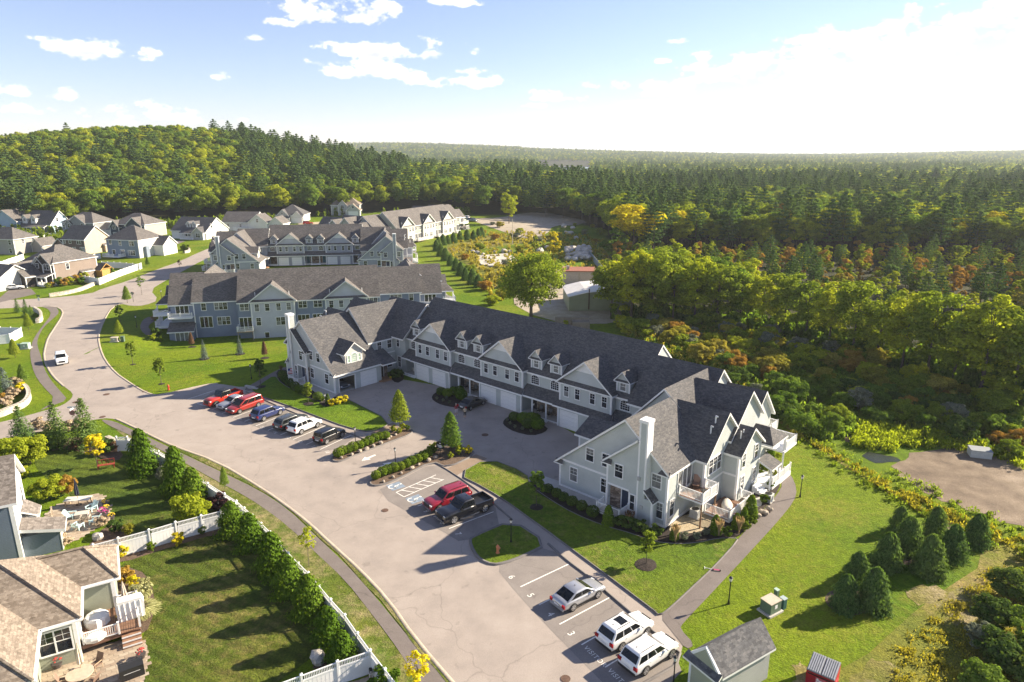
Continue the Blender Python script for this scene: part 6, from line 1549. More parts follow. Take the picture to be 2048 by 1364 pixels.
car('car', 'white car driving down the road on the left', 'car', (a + b) / 2, math.atan2(d.y, d.x), 'suv', WHITEP)
a, b = at(926, 821), at(966, 804); d = b - a
car('car', 'black sedan parked at the garage doors beside two people', 'car', at(945, 813), math.atan2(d.y, d.x), 'sedan', BLKP)
p = Mw(4.25 - 9.7, -10.95); p.z = .05
car('car', 'steel grey car parked inside the open garage', 'car', p, MA, 'sedan', STEEL)
a, b = at(14, 580), at(44, 577.5); d = b - a
car('car', 'white sedan on the driveway of the dark brown house', 'car', (a + b) / 2, math.atan2(d.y, d.x), 'sedan', WHITEP)
car('car', 'black car at the left edge behind the white sedan', 'car', at(-4, 578.5), math.atan2(d.y, d.x), 'sedan', BLKP)
car('car', 'small red car on the gravel by the grey hip roofed house', 'car', at(616, 449), R(20), 'suv', REDJ)
car('van', 'pale blue van at the far end of the last townhouse row', 'van', at(945, 443), R(-30), 'minivan', STEEL)
car('suv', 'white suv parked far behind the last townhouse row', 'suv', at(931, 438), R(150), 'suv', WHITEP)
car('car', 'dark car half hidden at the end of the last townhouse row', 'car', at(921, 435), R(150), 'sedan', BLKP)
# ================================================================ PEOPLE AND DOG
def skin_mesh(name, verts, edges, radii, root, sub=2):
 me = bpy.data.meshes.new(name); me.from_pydata(verts, edges, [])
 o = bpy.data.objects.new(name, me); COL.objects.link(o)
 sm = o.modifiers.new('s', 'SKIN')
 if not me.skin_vertices: me.skin_vertices.new()
 sv = me.skin_vertices[0].data
 for i, r in enumerate(radii):
  rr = r if isinstance(r, tuple) else (r, r)
  sv[i].radius = rr
 for i in range(len(verts)): sv[i].use_root = (i == root)
 sb = o.modifiers.new('b', 'SUBSURF'); sb.levels = sub; sb.render_levels = sub
 dg = bpy.context.evaluated_depsgraph_get(); dg.update()
 m2 = bpy.data.meshes.new_from_object(o.evaluated_get(dg)); m2.name = name
 bpy.data.objects.remove(o); bpy.data.meshes.remove(me)
 return m2
SKIN = plain('skin', (.45, .27, .19), .6, var=.06)
def person(label, p, ang, shirt, shorts, shoes, hair, arm, sleeves=.35):
 T = thing('person', label, 'person', p, ang, 'people by the black sedan')
 V, E, Rr = [], [], []
 def v(x, y, z, r): V.append((x, y, z)); Rr.append(r); return len(V) - 1
 def e(a, b): E.append((a, b)); return b
 pel = v(0, 0, .95, (.15, .12)); waist = e(pel, v(0, 0, 1.10, (.14, .11))); ch = e(waist, v(0, .01, 1.30, (.17, .12))); nk0 = e(ch, v(0, 0, 1.44, (.10, .08))); nk = e(nk0, v(0, .01, 1.52, .055)); hd = e(nk, v(0, .02, 1.62, (.085, .10))); e(hd, v(0, .02, 1.74, (.075, .09)))
 for s in (1, -1):
  hip = e(pel, v(s * .10, 0, .88, .095)); kn = e(hip, v(s * .12, .03, .49, .062)); an = e(kn, v(s * .13, -.01, .09, .042)); e(an, v(s * .145, .13, .04, .04))
  sh = e(ch, v(s * .19, 0, 1.39, .06)); el = e(sh, v(s * .26, -.04, 1.13, .045)); wx, wy, wz = arm
  wr = e(el, v(s * wx, wy, wz, .03)); dirv = (Vector((s * wx, wy, wz)) - Vector((s * .26, -.04, 1.13))).normalized()
  c = Vector((s * wx, wy, wz)) + dirv * .07; pm = e(wr, v(*c, (.036, .02)))
  sd3 = dirv.cross(Vector((0, 0, 1))).normalized() if abs(dirv.z) < .95 else Vector((0, 1, 0))
  for k, ln in enumerate((.075, .085, .08, .062)):
   b0 = c + sd3 * (k - 1.5) * .02 + dirv * .03
   f1 = e(pm, v(*(b0), .011)); f2 = e(f1, v(*(b0 + dirv * ln * .6), .009)); e(f2, v(*(b0 + dirv * ln + Vector((0, .012, -.005))), .008))
  t1 = e(wr, v(*(Vector((s * wx, wy, wz)) + sd3 * .03 + dirv * .03), .012)); e(t1, v(*(Vector((s * wx, wy, wz)) + sd3 * .055 + dirv * .06), .009))
 me = skin_mesh('body', V, E, Rr, 0)
 for mt in (SKIN, shirt, shorts, shoes): me.materials.append(mt)
 for f in me.polygons:
  c = f.center
  f.material_index = 3 if c.z < .10 else 0 if c.z < .46 else 2 if c.z < 1.0 and abs(c.x) < .22 else 1 if (c.z < 1.46 and (abs(c.x) < .235 or c.z > 1.5 - sleeves)) else 0
  f.use_smooth = True
 link('body', me, T)
 m = MB(); m.ball((0, 0.0, 1.70), .098, .105, .10, 10, 7); m.obj('hair', hair, T, True)
 m = MB(); m.ball((0, .125, 1.64), .014, .02, .022, 6, 4); m.obj('nose', SKIN, T, True)
 for s in (1, -1):
  m = MB(); m.ball((s * .034, .108, 1.665), .012, .01, .009, 6, 4); m.obj('eye', BLACK, T, True)
  m = MB(); m.ball((s * .09, .02, 1.65), .012, .025, .034, 6, 4); m.obj('ear', SKIN, T, True)
 m = MB(); m.box(-.025, .025, .112, .118, 1.595, 1.605); m.obj('mouth', plain('lips', (.32, .12, .10), .6) if 'lips' not in bpy.data.materials else bpy.data.materials['lips'], T)
 return T
mk = lambda n, c: plain(n, c, .8, var=.1)
p = at(912.5, 831.0)
person('person in a dark red top and pale shorts standing behind the black sedan', p, R(200), mk('red_top', (.26, .02, .03)), mk('pale_shorts', (.55, .48, .48)), mk('white_shoes', (.7, .68, .66)), mk('grey_hair', (.42, .36, .33)), (.20, .14, 1.02))
p = at(930, 837.0)
person('person in a beige shirt, black shorts and white shoes beside the rear wheel', p, R(20), mk('beige_top', (.52, .42, .29)), mk('black_shorts', (.012, .012, .014)), mk('bright_shoes', (.78, .78, .78)), mk('dark_hair', (.06, .04, .03)), (.18, .18, 1.10))
p = at(742, 1353)
DG = thing('dog', 'black and white dog standing in the fence corner at the bottom edge', 'dog', p, R(-75))
V = [(0, 0, .46), (.18, 0, .47), (.30, 0, .50), (.40, 0, .62), (.47, 0, .68), (.57, 0, .65), (-.16, 0, .46), (-.28, 0, .47), (-.42, 0, .58), (-.52, 0, .60)]
E_ = [(0, 1), (1, 2), (2, 3), (3, 4), (4, 5), (0, 6), (6, 7), (7, 8), (8, 9)]
Rr = [(.12, .13), (.13, .15), (.10, .11), .075, .085, .045, (.11, .11), (.09, .1), .03, .02]
for s in (1, -1):
 i = len(V); V += [(.24, s * .09, .36), (.22, s * .09, .2), (.25, s * .09, .06), (.29, s * .09, .03)]; E_ += [(2, i), (i, i + 1), (i + 1, i + 2), (i + 2, i + 3)]; Rr += [.05, .035, .025, .028]
 i = len(V); V += [(-.24, s * .09, .36), (-.18, s * .09, .24), (-.29, s * .09, .16), (-.26, s * .09, .04), (-.22, s * .09, .03)]; E_ += [(7, i), (i, i + 1), (i + 1, i + 2), (i + 2, i + 3), (i + 3, i + 4)]; Rr += [.065, .045, .028, .025, .027]
me = skin_mesh('body', V, E_, Rr, 0)
FW, FB = mk('white_fur', (.62, .60, .56)), mk('black_fur', (.018, .016, .015))
me.materials.append(FW); me.materials.append(FB)
for f in me.polygons:
 c = f.center; f.use_smooth = True
 f.material_index = 1 if (c.z > .47 and -.5 < c.x < .26) or (c.x > .42 and abs(c.y) > .03 and c.z > .64) else 0
link('body', me, DG)
for s in (1, -1):
 m = MB(); m.add([(.44, s * .05, .73), (.50, s * .07, .72), (.45, s * .12, .66), (.45, s * .07, .80)], [(0, 1, 3), (1, 2, 3), (2, 0, 3), (0, 2, 1)]); m.obj('ear', FB, DG)
 m = MB(); m.ball((.535, s * .035, .69), .01, .01, .01, 6, 4); m.obj('eye', BLACK, DG)
m = MB(); m.ball((.61, 0, .655), .018, .022, .016, 6, 4); m.obj('nose', BLACK, DG)
# ================================================================ STREET FURNITURE
GLOBE = plain('lamp_glass', (.62, .62, .58), .2)
def lamp(label, u, v, h=2.45):
 p = at(u, v)
 T = thing('street_lamp', label, 'lamp post', p, 0, 'black lamp posts')
 m = MB(); m.cyl((0, 0, 0), (0, 0, .35), .11, .08, 8); m.cyl((0, 0, .35), (0, 0, h - .35), .05, .04, 8); m.cyl((0, 0, h - .40), (0, 0, h - .34), .09, .09, 8); m.obj('post', BLACK, T)
 m = MB(); m.cyl((0, 0, h - .34), (0, 0, h - .04), .09, .15, 6); m.obj('lantern', GLOBE, T)
 m = MB(); m.cyl((0, 0, h - .04), (0, 0, h + .12), .18, .03, 6); m.cyl((0, 0, h + .12), (0, 0, h + .2), .02, .01, 5); m.obj('cap', BLACK, T)
for a in (('black lamp post in the lower hedge between the two painted arrows', 791.6, 936), ('black lamp post in the upper hedge of round bushes', 711.5, 892), ('lamp post on the kerbed grass island above the hydrant', 1022, 1086), ('lamp post at the shed corner beside the last white suv', 1346, 1378, 2.6),
          ('lamp post on the grass right of the straight path', 1457, 1208), ('lamp post on the lawn outside the bend of the curved path', 1600, 994), ('lamp post beside the yellow shrub clump near the garage', 651, 813, 1.9),
          ('lamp post on the mown slope by the footpath behind the cars', 503, 758, 2.4), ('lamp post on the lawn left of the blue townhouse decks', 274, 655), ('lamp post by the front door of the courtyard stone porch', 1067, 836, 2.2),
          ('lamp post by the parking bays beyond the blue row', 324, 600, 2.4)):
 lamp(*a)
HYD = plain('red_hydrant_paint', (.50, .06, .03), .5); HYO = plain('orange_hydrant_paint', (.55, .20, .09), .6)
def hydrant(label, u, v, mt):
 T = thing('fire_hydrant', label, 'fire hydrant', at(u, v) + Vector((0, 0, .1)), R(30), 'fire hydrants')
 m = MB(); m.cyl((0, 0, 0), (0, 0, .08), .18, .18, 10); m.cyl((0, 0, .08), (0, 0, .62), .12, .12, 10); m.cyl((0, 0, .62), (0, 0, .67), .17, .17, 10); m.obj('barrel', mt, T)
 m = MB(); m.ball((0, 0, .68), .13, .13, .16, 10, 6); m.obj('bonnet', mt, T, True); m = MB(); m.cyl((0, 0, .82), (0, 0, .9), .03, .03, 5); m.obj('nut', mt, T)
 for s in (1, -1):
  m = MB(); m.cyl((0, s * .1, .48), (0, s * .22, .48), .06, .06, 8); m.obj('side_outlet', mt, T)
 m = MB(); m.cyl((.1, 0, .45), (.24, 0, .45), .08, .08, 8); m.obj('front_outlet', mt, T)
hydrant('orange red fire hydrant on the kerbed grass island', 995.5, 1108, HYO)
hydrant('red fire hydrant on the lawn edge by the far parking bays', 337.5, 781, HYD)
UG = plain('utility_green', (.10, .15, .105), .5); UGD = plain('dark_teal_box', (.025, .09, .085), .5); UGP = plain('pale_green_box', (.30, .40, .32), .5)
def ubox(label, u, v, sx, sy, h, mt, top=None, rz=32, pad=True, z=0):
 T = thing('utility_box', label, 'utility box', at(u, v) + Vector((0, 0, z)), R(rz), 'utility boxes on the lawns')
 if pad: m = MB(); m.box(-sx / 2 - .18, sx / 2 + .18, -sy / 2 - .15, sy / 2 + .15, 0, .14); m.obj('concrete_pad', CONC, T)
 z0 = .14 if pad else 0
 m = MB(); m.box(-sx / 2, sx / 2, -sy / 2, sy / 2, z0, h); m.obj('cabinet', mt, T)
 m = MB(); m.slab([(-sx / 2 - .03, -sy / 2 - .03, h + .04), (sx / 2 + .03, -sy / 2 - .03, h + .04), (sx / 2 + .03, sy / 2 + .03, h + .07), (-sx / 2 - .03, sy / 2 + .03, h + .07)], .05, 0, 0); m.obj('lid', top or mt, T)
 if pad: m = MB(); m.box(-sx * .12, sx * .12, -sy / 2 - .012, -sy / 2, h * .5, h * .8); m.obj('warning_label', TRIM, T)
ubox('green transformer box with tan lid on a concrete pad by the shed', 1540, 1222, 1.25, 1.0, 1.05, UG, plain('tan_lid', (.42, .36, .27), .6))
ubox('slim pale green pedestal behind the transformer box', 1551, 1203, .28, .3, 1.1, UG, UGP, 32, False)
ubox('dark teal pedestal right of the transformer box', 1565, 1216, .4, .4, .9, UGD, plain('grey_lid2', (.30, .36, .36), .5), 32, False)
ubox('pale green transformer box on the grass by the curved footpath', 52, 697, 1.3, 1.1, 1.0, UGP, None, 10)
ubox('small teal pedestal left of the pale green transformer box', 38, 697, .6, .5, .8, UGD, None, 10, False)
ubox('tan cable box on the mown lawn beside the road bend', 230, 683, 1.2, .9, .8, plain('tan_box', (.40, .36, .28), .6), None, 10)
ubox('grey green cable box beside the tan one on the mown lawn', 246, 683, .6, .6, 1.0, UG, None, 10, False)
ubox('pale concrete outlet box on the edge of the brown gravel basin', 1958, 912, 2.2, 1.5, .9, plain('pale_precast', (.45, .46, .43), .7), plain('grate_top', (.22, .24, .25), .6), -18, False)
def pole(T, h, r=.035, mt=None): m = MB(); m.cyl((0, 0, 0), (0, 0, h), r, r, 6); m.obj('pole', mt or RIM, T)
T = thing('street_sign', 'thin street name sign above the spruces by the side road', 'street sign', at(150, 855), R(10)); pole(T, 2.9)
m = MB(); m.box(-.5, .5, -.015, .015, 2.75, 2.98); m.obj('name_blade', TRIM, T); m = MB(); m.box(-.015, .015, -.5, .5, 2.5, 2.73); m.obj('name_blade', TRIM, T); m = MB(); m.cyl((0, -.05, 2.1), (0, -.03, 2.1), .38, .38, 8); m.obj('stop_plate', plain('sign_back', (.28, .14, .13), .5), T)
T = thing('stop_sign', 'red octagonal stop sign at the corner of the mown lawn', 'stop sign', at(267, 604), R(200)); pole(T, 2.4, .045, BLACK)
m = MB(); m.cyl((0, -.06, 2.15), (0, -.03, 2.15), .42, .42, 8); sp_ = m.obj('sign_plate', HYD, T); m = MB(); m.cyl((0, -.028, 2.15), (0, -.02, 2.15), .42, .42, 8); m.obj('plate_back', plain('grey_sign_back', (.45, .42, .42), .5), T)
T = thing('street_sign', 'small green and white street sign at the far crossing', 'street sign', at(80, 612), R(0)); pole(T, 2.6); m = MB(); m.box(-.4, .4, -.02, .02, 2.3, 2.6); m.obj('name_blade', UGD, T); m = MB(); m.box(-.25, .25, -.04, -.02, 1.3, 2.0); m.obj('notice', TRIM, T)
T = thing('notice_sign', 'black arched notice sign on a post in the lower hedge bed', 'sign', at(881, 911.5), R(-25)); pole(T, 1.5, .03, BLACK)
m = MB(); pts = [(-.55, .95)] + [(.55 * math.cos(math.pi * i / 10), 1.55 + .32 * math.sin(math.pi * i / 10)) for i in range(11)][::-1] + [(.55, .95)]
m.sect(pts, 'y', -.04, .04); m.obj('board', BLACK, T)
m = MB(); m.ball((0, -.045, 1.62), .10, .012, .07, 8, 5); m.box(-.4, .4, -.05, -.04, 1.32, 1.40); m.box(-.32, .32, -.05, -.04, 1.18, 1.26); m.box(-.2, .2, -.05, -.04, 1.06, 1.12); m.obj('lettering', TRIM, T)
T = thing('utility_pole', 'tall bare wooden pole standing in the cleared weedy lot', 'pole', at(1025, 489), 0); m = MB(); m.cyl((0, 0, 0), (0, 0, 9.5), .14, .10, 7); m.obj('pole', plain('pale_pole', (.50, .44, .33), .8), T)
for i, (u, v) in enumerate(((500, 775), (506, 778))):
 m = MB(); m.box(-.9, .9, -.2, .2, 0, .25); o_ = m.obj('granite_step', CONC); o_.location = at(u, v); o_.rotation_euler = (0, 0, R(-25)); tag(o_, ('pale granite step at the end of the far bays, upper of two', 'pale granite step at the end of the far bays, lower of two')[i], 'step', 'granite steps')
T = thing('kick_scooter', 'pink and white kick scooter lying across the straight path', 'scooter', at(1433, 1142) + Vector((0, 0, .03)), R(165))
m = MB(); m.box(-.3, .3, -.06, .06, .08, .11); m.obj('deck', plain('pink_plastic', (.45, .05, .16), .4), T)
m = MB(); m.cyl((.3, 0, .08), (1.0, 0, .14), .02, .02, 6); m.cyl((1.0, -.2, .14), (1.0, .2, .14), .018, .018, 6); m.obj('handlebar', TRIM, T)
for xx in (-.3, .3): m = MB(); m.cyl((xx, -.04, .07), (xx, .04, .07), .07, .07, 10); m.obj('wheel', TYRE, T)
# ================================================================ THINGS ON DECKS AND PATIOS
TANF = plain('tan_fabric', (.30, .185, .13), .8)
def lounge_chair(label, loc, rz, fab, fr, cat='chair', s=1.0, group=None):
 T = thing('patio_chair', label, cat, loc, rz, group, s)
 m = MB(); m.box(-.3, .3, -.3, .3, .36, .44); m.obj('seat', fab, T)
 m = MB(); m.slab([(-.3, .26, .42), (.3, .26, .42), (.3, .52, 1.05), (-.3, .52, 1.05)], .06, 0, 0); m.obj('backrest', fab, T)
 for x in (-.28, .28):
  for y in (-.27, .27): m = MB(); m.cyl((x, y, 0), (x, y, .38), .022, .022, 5); m.obj('leg', fr, T)
  m = MB(); m.box(x - .03, x + .03, -.3, .3, .60, .64); m.obj('armrest', fr, T)
  m = MB(); m.cyl((x, -.27, .38), (x, -.27, .62), .02, .02, 5); m.obj('arm_post', fr, T)
 return T
lounge_chair('brown padded chair on the upper balcony of the sage row', Mt(53.9 + .3, -8.75, 2.91), MA + R(20), TANF, BLACK, s=1.15)
T = thing('side_table', 'small dark table on the upper balcony of the sage row', 'table', Mt(55.4, -9.4, 2.91), MA); m = MB(); m.cyl((0, 0, .42), (0, 0, .45), .4, .4, 12); m.obj('table_top', BLACK, T)
for k in range(3): m = MB(); m.cyl((.3 * math.cos(k * 2.1), .3 * math.sin(k * 2.1), 0), (.2 * math.cos(k * 2.1), .2 * math.sin(k * 2.1), .42), .02, .02, 5); m.obj('leg', BLACK, T)
T = thing('dinghy', 'upturned cream dinghy lying on the lower deck', 'boat', Mt(56.3, -5.9, .52), MA + R(118))
m = MB(); rg = []
for x, w, h in ((-1.25, .46, .42), (-.6, .56, .50), (.2, .55, .50), (.9, .38, .42), (1.35, .05, .22)):
 rg.append([(x, -w, 0), (x, -w * .92, h * .55), (x, -w * .5, h * .92), (x, 0, h), (x, w * .5, h * .92), (x, w * .92, h * .55), (x, w, 0)])
vs = [q for r_ in rg for q in r_]; fs = [(i * 7 + j, i * 7 + j + 1, i * 7 + 8 + j, i * 7 + 7 + j) for i in range(4) for j in range(6)] + [tuple(range(7))]
m.add(vs, fs); m.obj('hull', plain('cream_gelcoat', (.62, .57, .48), .35, var=.05), T, True)
m = MB(); m.cyl((-1.2, 0, .44), (1.1, 0, .44), .03, .02, 5); m.obj('keel', TRIM, T)
m = MB(); m.box(-1.28, -1.2, -.46, .46, 0, .1); m.obj('transom_rim', TRIM, T)
T = thing('flag', 'small striped flag on a pole by the left end porch', 'flag', Mt(-13.3, -14.7, 0), MA + R(60)); m = MB(); m.cyl((0, 0, 0), (0, 0, 2.2), .02, .02, 5); m.obj('pole', TRIM, T)
m = MB()
for k in range(7): m.box(.03, .9, -.012 + .01 * (k % 2) * 0, .012, 1.2 + k * .13, 1.33 + k * .13, k % 2)
m.obj('cloth', [plain('flag_red', (.45, .05, .06), .8), TRIM], T); m = MB(); m.box(.03, .4, -.02, .02, 1.72, 2.11); m.obj('canton', plain('flag_blue', (.04, .06, .2), .8), T)
lounge = plain('tan_timber', (.42, .31, .20), .6); AQ = plain('pale_aqua_plastic', (.50, .66, .66), .5)
p = at(158, 1010)
T = thing('dining_table', 'white patio dining table under the closed dark umbrella', 'table', p, R(8)); m = MB(); m.box(-1.2, 1.2, -.5, .5, .70, .76); m.obj('table_top', plain('ivory_top', (.62, .58, .50), .5), T)
for x in (-1.05, 1.05):
 for y in (-.4, .4): m = MB(); m.box(x - .05, x + .05, y - .05, y + .05, 0, .7); m.obj('leg', lounge, T)
def umbrella(label, p, col, h=2.9):
 T = thing('closed_umbrella', label, 'umbrella', p, 0, 'closed patio umbrellas'); m = MB(); m.cyl((0, 0, 0), (0, 0, h), .03, .03, 6); m.obj('pole', lounge, T)
 m = MB(); n = 8; vs = []
 for z, r in ((h * .36, .10), (h * .42, .24), (h * .55, .20), (h * .8, .13), (h + .02, .02)):
  for i in range(16): a = 2 * math.pi * i / 16; rr = r * (1 if i % 2 else .62); vs.append((rr * math.cos(a), rr * math.sin(a), z))
 fs = [(j * 16 + i, j * 16 + (i + 1) % 16, j * 16 + 16 + (i + 1) % 16, j * 16 + 16 + i) for j in range(4) for i in range(16)]
 m.add(vs, fs); m.obj('canopy', col, T); m = MB(); m.cyl((0, 0, 0), (0, 0, .08), .3, .28, 12); m.obj('base', BLACK, T)
umbrella('closed dark navy umbrella over the white patio table', p, plain('navy_canvas', (.02, .025, .045), .8), 3.0)
umbrella('closed cream umbrella on the corner of the wooden deck', Vector((-29.95, 45.6, .86)), plain('cream_canvas', (.58, .50, .40), .8), 2.4)
umbrella('closed cream umbrella over the tan patio table at the bottom', at(166, 1352), bpy.data.materials['cream_canvas'], 2.7)
def adiron(label, u, v, rz, mt):
 T = thing('adirondack_chair', label, 'garden chair', at(u, v), R(rz), 'garden chairs round the patio')
 for k in range(5): m = MB(); x = -.26 + k * .13; m.slab([(x - .055, -.3, .38), (x + .055, -.3, .38), (x + .055, .25, .28), (x - .055, .25, .28)], .03, 0, 0); m.obj('seat_slat', mt, T)
 for k in range(5): m = MB(); x = -.26 + k * .13; m.slab([(x - .055, .22, .3), (x + .055, .22, .3), (x * 1.15 + .055, .62, 1.0 - abs(k - 2) * .06), (x * 1.15 - .055, .62, 1.0 - abs(k - 2) * .06)], .03, 0, 0); m.obj('back_slat', mt, T)
 for s in (1, -1):
  m = MB(); m.box(s * .34, s * .46, -.36, .38, .56, .59); m.obj('armrest', mt, T); m = MB(); m.box(s * .36, s * .42, -.34, -.26, 0, .56); m.obj('leg', mt, T); m = MB(); m.box(s * .36, s * .42, .3, .38, 0, .56); m.obj('leg', mt, T)
adiron('pale aqua garden chair at the left of the fire table', 143, 1037, 100, AQ); adiron('pale aqua garden chair behind the fire table', 184, 1022, -20, AQ); adiron('pale aqua garden chair by the flower pots', 190, 1047, -80, AQ); adiron('pale aqua garden chair nearest the covered entry', 157, 1058, 170, AQ)
adiron('tall beige chair facing the fire table', 172, 1043, 200, plain('beige_timber', (.55, .46, .36), .6))
T = thing('fire_table', 'low grey fire table between the garden chairs', 'table', at(165, 1034), R(20)); m = MB(); m.box(-.55, .55, -.35, .35, .08, .42); m.obj('base', CONC, T); m = MB(); m.box(-.62, .62, -.42, .42, .42, .48); m.obj('table_top', CSLAB, T)
T = thing('bench', 'red garden bench under the yellow tree', 'bench', at(213, 936), R(22))
RB = plain('red_bench_paint', (.33, .06, .035), .6)
for k in range(4): m = MB(); m.box(-.85, .85, -.25 + k * .13, -.15 + k * .13, .42, .46); m.obj('seat_slat', RB, T)
for k in range(5): m = MB(); m.box(-.82 + k * .41 - .04, -.82 + k * .41 + .04, .27, .31, .46, .95); m.obj('back_post', RB, T)
m = MB(); m.box(-.87, .87, .26, .32, .92, 1.0); m.obj('top_rail', RB, T)
for k in range(4): m = MB(); m.cyl((-.8 + k * .41, .29, .5), (-.42 + k * .41, .29, .9), .02, .02, 4); m.obj('lattice', RB, T)
for x in (-.8, .8):
 for y in (-.2, .28): m = MB(); m.box(x - .04, x + .04, y - .04, y + .04, 0, .44); m.obj('leg', RB, T)
TANT = plain('tan_stone_top', (.48, .38, .29), .5)
p = at(163, 1363)
T = thing('round_table', 'round tan patio table at the bottom left with a cream umbrella', 'table', p, R(30)); m = MB(); m.cyl((0, 0, .68), (0, 0, .74), .85, .85, 24); m.obj('table_top', TANT, T); m = MB(); m.cyl((0, 0, 0), (0, 0, .68), .25, .12, 10); m.obj('pedestal', BLACK, T)
BRC = plain('brown_sling', (.20, .13, .095), .7)
lounge_chair('brown patio chair behind the round tan table', at(193, 1338), R(-20), BRC, lounge, group='chairs at the round patio table'); lounge_chair('brown patio chair right of the round tan table', at(186, 1372), R(-100), BRC, lounge, group='chairs at the round patio table'); lounge_chair('brown patio chair left of the round tan table', at(132, 1370), R(120), BRC, lounge, group='chairs at the round patio table')
GC = plain('black_vinyl', (.015, .015, .016), .45)
T = thing('covered_grill', 'barbecue grill under a black cover on the patio corner', 'grill', at(265, 1352), R(35))
m = MB(); m.sect([(-.38, 0), (.38, 0), (.36, .85), (.26, 1.12), (-.12, 1.2), (-.36, .9)], 'x', -.75, .75); m.obj('cover', GC, T); m = MB(); m.box(-.5, .5, -.395, -.375, .55, .58); m.obj('cover_strap', plain('silver_strap', (.5, .5, .5), .4), T)
WC = plain('white_cover', (.72, .71, .69), .7, var=.06)
T = thing('covered_table', 'round furniture under a white cover on the wooden deck', 'covered furniture', Vector((-31.2, 43.9, .86)), R(20)); m = MB(); n = 9; vs = []
for z, r in ((0, .82), (.5, .86), (.72, .74), (.82, .1)):
 for i in range(n): a = 2 * math.pi * i / n; vs.append((r * math.cos(a) * rnd.uniform(.93, 1.05), r * math.sin(a) * rnd.uniform(.93, 1.05), z + rnd.uniform(-.03, .03)))
m.add(vs, [(j * n + i, j * n + (i + 1) % n, j * n + n + (i + 1) % n, j * n + n + i) for j in range(3) for i in range(n)] + [tuple(range(3 * n, 4 * n))]); m.obj('cover', WC, T)
T = thing('covered_swing', 'tall deck seat under a draped white cover at the deck corner', 'covered furniture', Vector((-29.0, 44.6, .86)), R(30.7)); m = MB(); m.sect([(-.9, 0), (.9, 0), (.95, 1.2), (.8, 1.65), (-.8, 1.7), (-.95, 1.2)], 'y', -.35, .4); m.obj('cover', WC, T)
m = MB()
for k in range(5): m.cyl((-.7 + k * .35, -.36, .05), (-.75 + k * .36, -.36, 1.5), .05, .03, 5)
m.obj('cover_folds', WC, T)
T = thing('covered_table', 'low furniture under a white cover by the deck railing', 'covered furniture', Vector((-30.2, 41.9, .86)), R(30)); m = MB(); m.ball((0, 0, .35), .75, .5, .42, 10, 6, 0, .05); m.obj('cover', WC, T)
def pot(label, p, r, pm, fl, grp='flower pots'):
 T = thing('flower_pot', label, 'flower pot', p, 0, grp); m = MB(); m.cyl((0, 0, 0), (0, 0, r * 1.1), r * .7, r, 10); m.obj('pot', pm, T)
 m = MB()
 for i in range(26):
  a, t = rnd.uniform(0, 6.28), rnd.uniform(0, 1.2); d = Vector((math.cos(a) * math.sin(t), math.sin(a) * math.sin(t), math.cos(t)))
  m.ball(d * r * 1.1 + Vector((0, 0, r * 1.15)), r * .2, r * .2, r * .16, 5, 3)
 m.obj('flowers', fl, T)
TER = plain('dark_pot', (.06, .05, .045), .6); FY = plain('yellow_flowers', (.60, .42, .02), .8, var=.3, sc=8); FO = plain('orange_flowers', (.55, .20, .02), .8, var=.3, sc=8); FP_ = plain('pink_flowers', (.45, .05, .22), .8, var=.3, sc=8); FR = plain('red_flowers', (.36, .05, .04), .8, var=.3, sc=8)
pot('yellow flowers in a pot on the deck beside the white covered seat', Vector((-29.65, 44.2, .86)), .26, TER, FY); pot('orange flowers in a pot on the deck behind the yellow ones', Vector((-29.8, 44.75, .86)), .26, TER, FO)
for lb, u, v, f in (('yellow flowers on the patio rim behind the fire table', 212, 1012, FY), ('yellow flower pot beside the pink flowers on the patio rim', 213, 1024, FY), ('pink flowers in a pot on the patio rim, upper clump', 205, 1029, FP_), ('pink flowers in a pot on the patio rim, lower clump', 211, 1035, FP_), ('yellow flowers in a pot nearest the patio boulder', 223, 1040, FY)): pot(lb, at(u, v), .34, TER, f)
pot('red and green potted plant by the grill', at(283, 1316), .34, TER, bpy.data.materials['red_flowers']); pot('red leaved potted plant against the cottage window wall', at(115, 1335), .36, TER, FR)
pot('red flowers on the lower deck railing by the dinghy', Vector(Mt(57.9, -7.6, .5)), .24, TER, FR); pot('red flowers at the far corner of the lower deck', Vector(Mt(58.0, -4.4, .5)), .24, TER, FR)
T = thing('pumpkin', 'yellow pumpkin on the courtyard entry step', 'pumpkin', Mt(-2.1, -3.2, .2), 0); m = MB(); m.ball((0, 0, .18), .2, .2, .18, 10, 6); m.obj('fruit', FY, T, True); m = MB(); m.cyl((0, 0, .34), (0, 0, .42), .03, .02, 5); m.obj('stalk', lounge, T)
lounge_chair('white cushioned chair in the shaded porch left of the first garage doors', Mt(-.9, 1.0, .32), MA + R(180), plain('cream_cushion', (.55, .52, .46), .8), BLACK)
for i, (a, b) in enumerate(((10.6, 1.2), (12.6, 1.0), (25.4, 1.2), (27.2, 1.0))):
 lounge_chair(('dark porch chair beside the door left of the parked sedan', 'dark porch chair behind the black sedan', 'dark porch chair beside the navy door of the right hand porch', 'dark porch chair by the right hand porch column')[i], Mt(a, b, .32), MA, BLACK, BLACK, group='dark chairs in the porches')
def boulder(label, u, v, r, mt=None, group='boulders and garden rocks', z=0):
 m = MB(); m.ball((0, 0, r * .45), r, r * .75, r * .6, 9, 6, 0, .16); o_ = m.obj('boulder', mt or BOULD); o_.location = at(u, v) + Vector((0, 0, z)); o_.rotation_euler = (0, 0, rnd.uniform(0, 6)); return tag(o_, label, 'boulder', group)
boulder('big white boulder against the bottom fence by the last arborvitae', 636, 1322, .75, ROCKW, 'garden boulders'); boulder('tan boulder at the patio edge by the picket topped fence', 196, 1078, .6, ROCKW, 'garden boulders')
